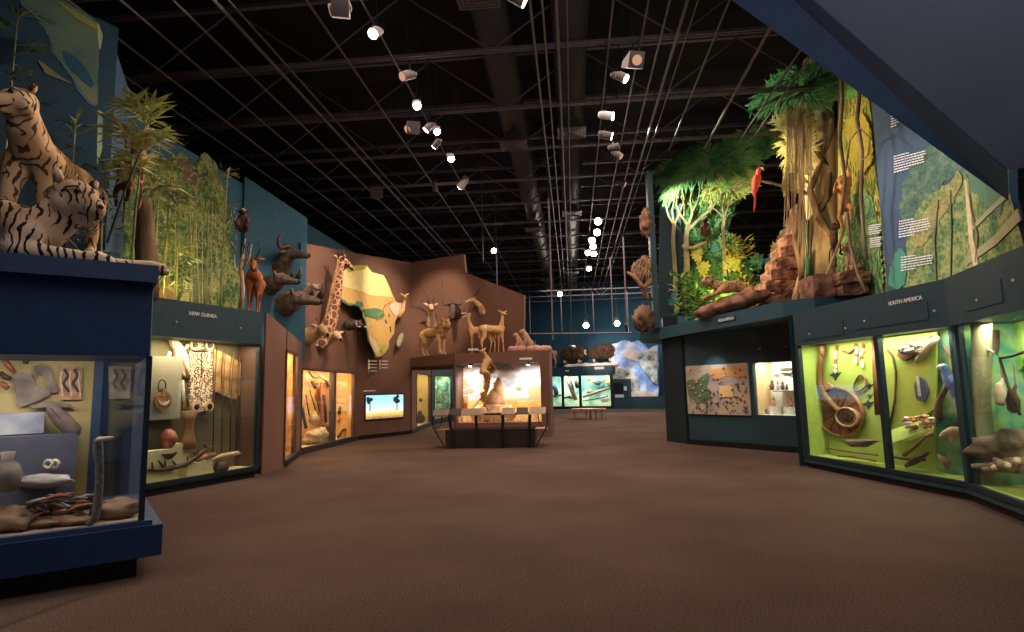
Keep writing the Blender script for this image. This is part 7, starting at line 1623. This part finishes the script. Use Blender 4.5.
for k, (x, y, lab) in enumerate(((1000, 395, 'brown sloth like animal hanging in the jungle case'), (1013, 402, 'dark animal hanging right of the brown one'))):
    t = thing('hanging_animal', lab, 'animal', inc(J, x, y, .6)); c = inc(J, x, y, .6)
    flesh(MB().chain([(c.x, c.y, c.z-.07, .07), (c.x, c.y, c.z+.02, .075), (c.x, c.y, c.z+.11, .05)]).chain([(c.x, c.y, c.z+.05, .03), (c.x+.05, c.y, c.z+.2, .02)]), 'body', M['kuduf'] if k == 0 else M['darkfur'], t, .014, 2, world=True)
    MB().tube([(c.x+.05, c.y, c.z+.2), (c.x+.05, c.y, c.z+.5)], .01, 5).build('vine_hold', M['bark'], t, world=True)
rnd = random.Random(21)
for k in range(14):
    c = inc(J, 985+k*3.6, 468+rnd.uniform(-6, 5)-k*.2, .45+rnd.uniform(-.1, .25)); c.z = max(c.z, SZ0+.06); an = rnd.uniform(-.3, 1.2); d = Vector((math.cos(an), math.sin(an), rnd.uniform(-.15, .2)))
    tag(MB().tube([c-d*.22, c+Vector((0, 0, .02)), c+d*.24], [.03, .045, .03], 8).build('log', M['bark'] if k % 3 else M['palewood'], smooth=True), 'broken log in the pile at the foot of the jungle case', 'log', 'log pile of the jungle case')
o = MB().rock(inc(J, 1008, 447, .9), (.95, .42, .4), 8, 26, 16, .3, 1.6)
for v in o.v: v.z = max(v.z, SZ0+.017)
tag(o.build('leaf_litter_mound', M['rock'], smooth=True), 'brown leaf litter mound behind the log pile', 'mound')
shape(J, 1.3, [(998, 330), (1024, 318), (1024, 360), (1006, 395), (998, 380)], nm('bright banana leaf', [(.15, .35, .05), (.5, .65, .15)], 3, .6, 0, 0), 'banana_leaf', 'bright green banana leaves at the back of the jungle case', 'leaf', .03, sc=4, seed=4)
# ------------------------------------------------------------------ track spotlights under the roof
LITM = emit('spotlight lens glow', (1, .85, .72), 30); LITP = emit('spotlight lens violet glow', (1, .8, 1), 40); DIM = emit('dim spotlight lens', (1, .5, .3), .6)
def tracklamp(px, py, z, s, kind, label, aim=None, power=0, ang=45, col=(1, .8, .6)):
    """lamp hanging from the pipes: yoke, can, lens; the can looks along aim"""
    p = F(px, py, z); s *= 1.1; power *= 1.5
    t = thing('track_spotlight', label, 'spotlight', p)
    d = ((Vector(aim)-p) if aim is not None else Vector((-p.x*.2, -p.y*.8, -2.2))).normalized()
    k = p-d*.12*s
    m = MB().tube([(p.x, p.y, 10.3), (k.x, k.y, z+.2*s)], .012, 6); m.build('hanger', M['duct'], t, world=True)
    if kind == 'box':
        MB().box(k, (.26*s, .3*s, .26*s), rz=.3, rx=.5).build('housing', M['duct'], t, world=True)
    m = MB().tube([k-d*.16*s, k-d*.12*s, k+d*.14*s, k+d*.16*s], [.05*s, .085*s, .09*s, .10*s], 14); m.build('lamp_can', M['duct'] if kind != 'white' else fm(.4, .4, .42), t, world=True, smooth=False)
    m = MB(); sd = d.orthogonal().normalized()
    m.tube([k+sd*.1*s, k+sd*.1*s+Vector((0, 0, .16*s)), k-sd*.1*s+Vector((0, 0, .16*s)), k-sd*.1*s], .010, 5); m.build('yoke', M['steel'], t, world=True)
    m = MB().tube([k+d*.155*s, k+d*.172*s], .082*s, 14); m.build('lens', LITP if kind == 'star' else DIM if kind in ('dim', 'box') else LITM, t, world=True)
    if power: spot(k+d*.2*s, aim if aim is not None else k+d*5, power, ang, col)
    return t
E = EYE
lampz = 7.97
TG = dict(tig=BL.pt(70, 200)+Vector((0, .6, 0)), tig2=D(30, 160, 7), ng=D(190, 240, 10.5), gir=AF[2].pt(325, 300), afr=A3.pt(380, 310), kud=KU.pt(440, 310), deck=KU.pt(485, 330), tree=D(822, 180, 14.8), ruin=D(790, 260, 15.4), jun=FR2.pt(700, 210), gold=RJ.pt(860, 150), txt=TX0.pt(930, 220), buf=D(285, 275, 13.5))
tracklamp(333, 10, lampz, 1.0, 'box', 'dark boxed lamp at the far upper left of the ceiling lamps', D(90, 60, 8.5), 110, 60, (1, .95, .9))
tracklamp(374, 33, lampz, 1.0, 'can', 'round lamp with lit white face left of the violet star lamp', TG['tig'], 900, 34, (1, .82, .62))
tracklamp(404, 76, lampz, 1.0, 'dim', 'unlit lamp can clamped just above the violet star lamp', TG['tig2'], 700, 38, (1, .75, .5))
tracklamp(417, 105, lampz, 1.0, 'star', 'violet star bright lamp, topmost lit one of the left cluster', E+Vector((-1, 5, -1.6)), 200, 60, (1, .75, .62))
tracklamp(409, 129, lampz, 1.1, 'box', 'boxy grey lamp left of the pair of lit lamps', TG['ng'], 220, 50, (1, .95, .55))
tracklamp(427, 129, lampz, .9, 'can', 'lit round lamp, left one of the close pair', TG['buf'], 600, 40, (1, .85, .7))
tracklamp(437, 131, lampz, .9, 'star', 'violet lit lamp, right one of the close pair', E+Vector((-1, 8, -1.6)), 220, 70, (1, .72, .6))
tracklamp(435, 146, lampz, .8, 'can', 'tiny lit lamp just below the close pair', TG['gir'], 900, 42, (1, .78, .6))
tracklamp(451, 158, lampz, 1.0, 'star', 'violet star lamp lowest of the left cluster', E+Vector((-1, 12, -1.6)), 260, 70, (1, .72, .6))
tracklamp(461, 186, lampz, 1.2, 'white', 'pale grey can lamp hanging below the left cluster', TG['afr'], 1000, 42, (1, .82, .62))
tracklamp(435, 189, lampz, .9, 'can', 'small white lit lamp left of the pale grey can', TG['kud'], 1000, 34, (1, .78, .58))
tracklamp(377, 196, lampz-.2, 1.3, 'box', 'boxy grey lamp hanging alone above the giraffe wall', TG['afr'], 0)
tracklamp(494, 250, lampz, 1.3, 'star', 'violet lamp above the kudu wall', TG['deck'], 900, 40, (1, .78, .55))
tracklamp(522, 1, lampz, 1.0, 'can', 'lit lamp at the very top edge of the picture', TG['txt'], 850, 30, (.9, .9, 1))
tracklamp(636, 60, lampz, 1.1, 'box', 'boxy lamp highest of the right row', D(1000, 80, 5), 0)
tracklamp(624, 78, lampz, 1.0, 'can', 'long can lamp with lit face below the boxy one', TG['txt'], 600, 40, (1, .9, .75))
tracklamp(611, 116, lampz, 1.0, 'white', 'pale can lamp with lit rim in the right row', TG['gold'], 480, 36, (1, .95, .7))
tracklamp(610, 136, lampz, 1.0, 'can', 'angled can lamp with bright face under the pale can', TG['tree'], 1500, 32, (1, .85, .55))
tracklamp(617, 146, lampz, .8, 'dim', 'small unlit lamp between the angled can and the row below it', D(800, 95, 15), 450, 40, (.8, 1, .75))
tracklamp(620, 156, lampz, .9, 'dim', 'small unlit lamp in the right row below the angled can', TG['ruin'], 1500, 34, (1, .75, .5))
tracklamp(624, 184, lampz, .9, 'dim', 'small unlit lamp above the lower star cluster', TG['jun'], 1000, 46, (.85, 1, .75))
for k, (x, y, kd, ax) in enumerate(((598, 221, 'can', 8), (597, 232, 'can', 10), (592, 240, 'star', 14), (593, 246, 'can', 18), (588, 252, 'can', 20), (594, 253, 'can', 22), (589, 268, 'can', 26))):
    tracklamp(x, y, lampz, 1.5, kd, ('uppermost', 'second', 'brightest violet', 'fourth', 'left small', 'right small', 'lowest and roundest')[k]+' lit lamp of the distant right cluster', (1, ax, 0), 170 if k in (0, 2, 4, 6) else 0, 75, (1, .75, .6))
tracklamp(560, 294, lampz-1.1, 1.5, 'can', 'single lit lamp on a hanging pole over the island', IS.pt(520, 350), 500, 40)
tracklamp(586, 325, 6.0, 2.2, 'can', 'big round white lamp, left of the two before the far wall', (1, 30, 1), 900, 90, (1, .9, .75))
tracklamp(617, 323, 6.0, 2.1, 'can', 'big round white lamp, right of the two before the far wall', (3, 32, 1), 900, 90, (1, .9, .75))
tracklamp(628, 330, 5.6, 1.8, 'dim', 'small dim lamp right of the two big far lamps', BACK.pt(640, 370), 420, 40, (.9, .95, 1))
tracklamp(573, 348, 4.3, 1.8, 'dim', 'small dark lamp above the left musk ox', BACK.pt(600, 355), 900, 40, (1, .85, .75))
# hanging bar with small lamps far away
t = thing('lamp_bar', 'horizontal pipe bar hung low across the far hall', 'lamp bar', F(590, 352, 5.5))
a, b = D(525, 334, 38), D(632, 333, 38)
MB().tube([a, b], .05, 8).build('bar', M['steel'], t, world=True)
for f in (.05, .35, .65, .97): p = a.lerp(b, f); MB().tube([p, (p.x, p.y, 10.3)], .03, 6).build('drop_rod', M['steel'], t, world=True)
for px, y0, y1, dist, lab in ((553, 0, 340, 20, 'slim vertical pole dropping from the roof near the hall middle'), (613, 282, 325, 30, 'short vertical pole over the right big far lamp'), (627, 255, 325, 26, 'vertical pole left of the nest'), (483, 250, 262, 24, 'thin vertical pole behind the kudu wall'), (497, 262, 285, 26, 'second thin vertical pole behind the kudu wall')):
    p = D(px, y1, dist); tag(MB().tube([p, (p.x, p.y, 10.3)], .03, 6).build('hanging_pole', M['steel']), lab, 'pole')
# bench in the far hall
bp = F(587, 418); 
t = thing('bench', 'low wooden bench with slatted top standing alone on the carpet in the far hall', 'bench', bp)
x0, x1 = F(573, 421.4).x, F(602, 421.4).x; by = bp.y-1
m = MB().bbox((x0-.05, by-.6, .44), (x1+.3, by+.0, .54)); m.build('seat', M['wood'], t, world=True)
m = MB().bbox((x0-.05, by+.0, .44), (x1-.3, by+.6, .54)); m.build('seat', M['wood'], t, world=True)
for x in (x0+.1, (x0+x1)/2, x1-.2, x1+.1): MB().bbox((x-.04, by-.5, 0), (x+.04, by-.42, .44)).build('leg', M['wood'], t, world=True)
for x in (x0+.1, x1-.45): MB().bbox((x-.04, by+.4, 0), (x+.04, by+.48, .44)).build('leg', M['wood'], t, world=True)
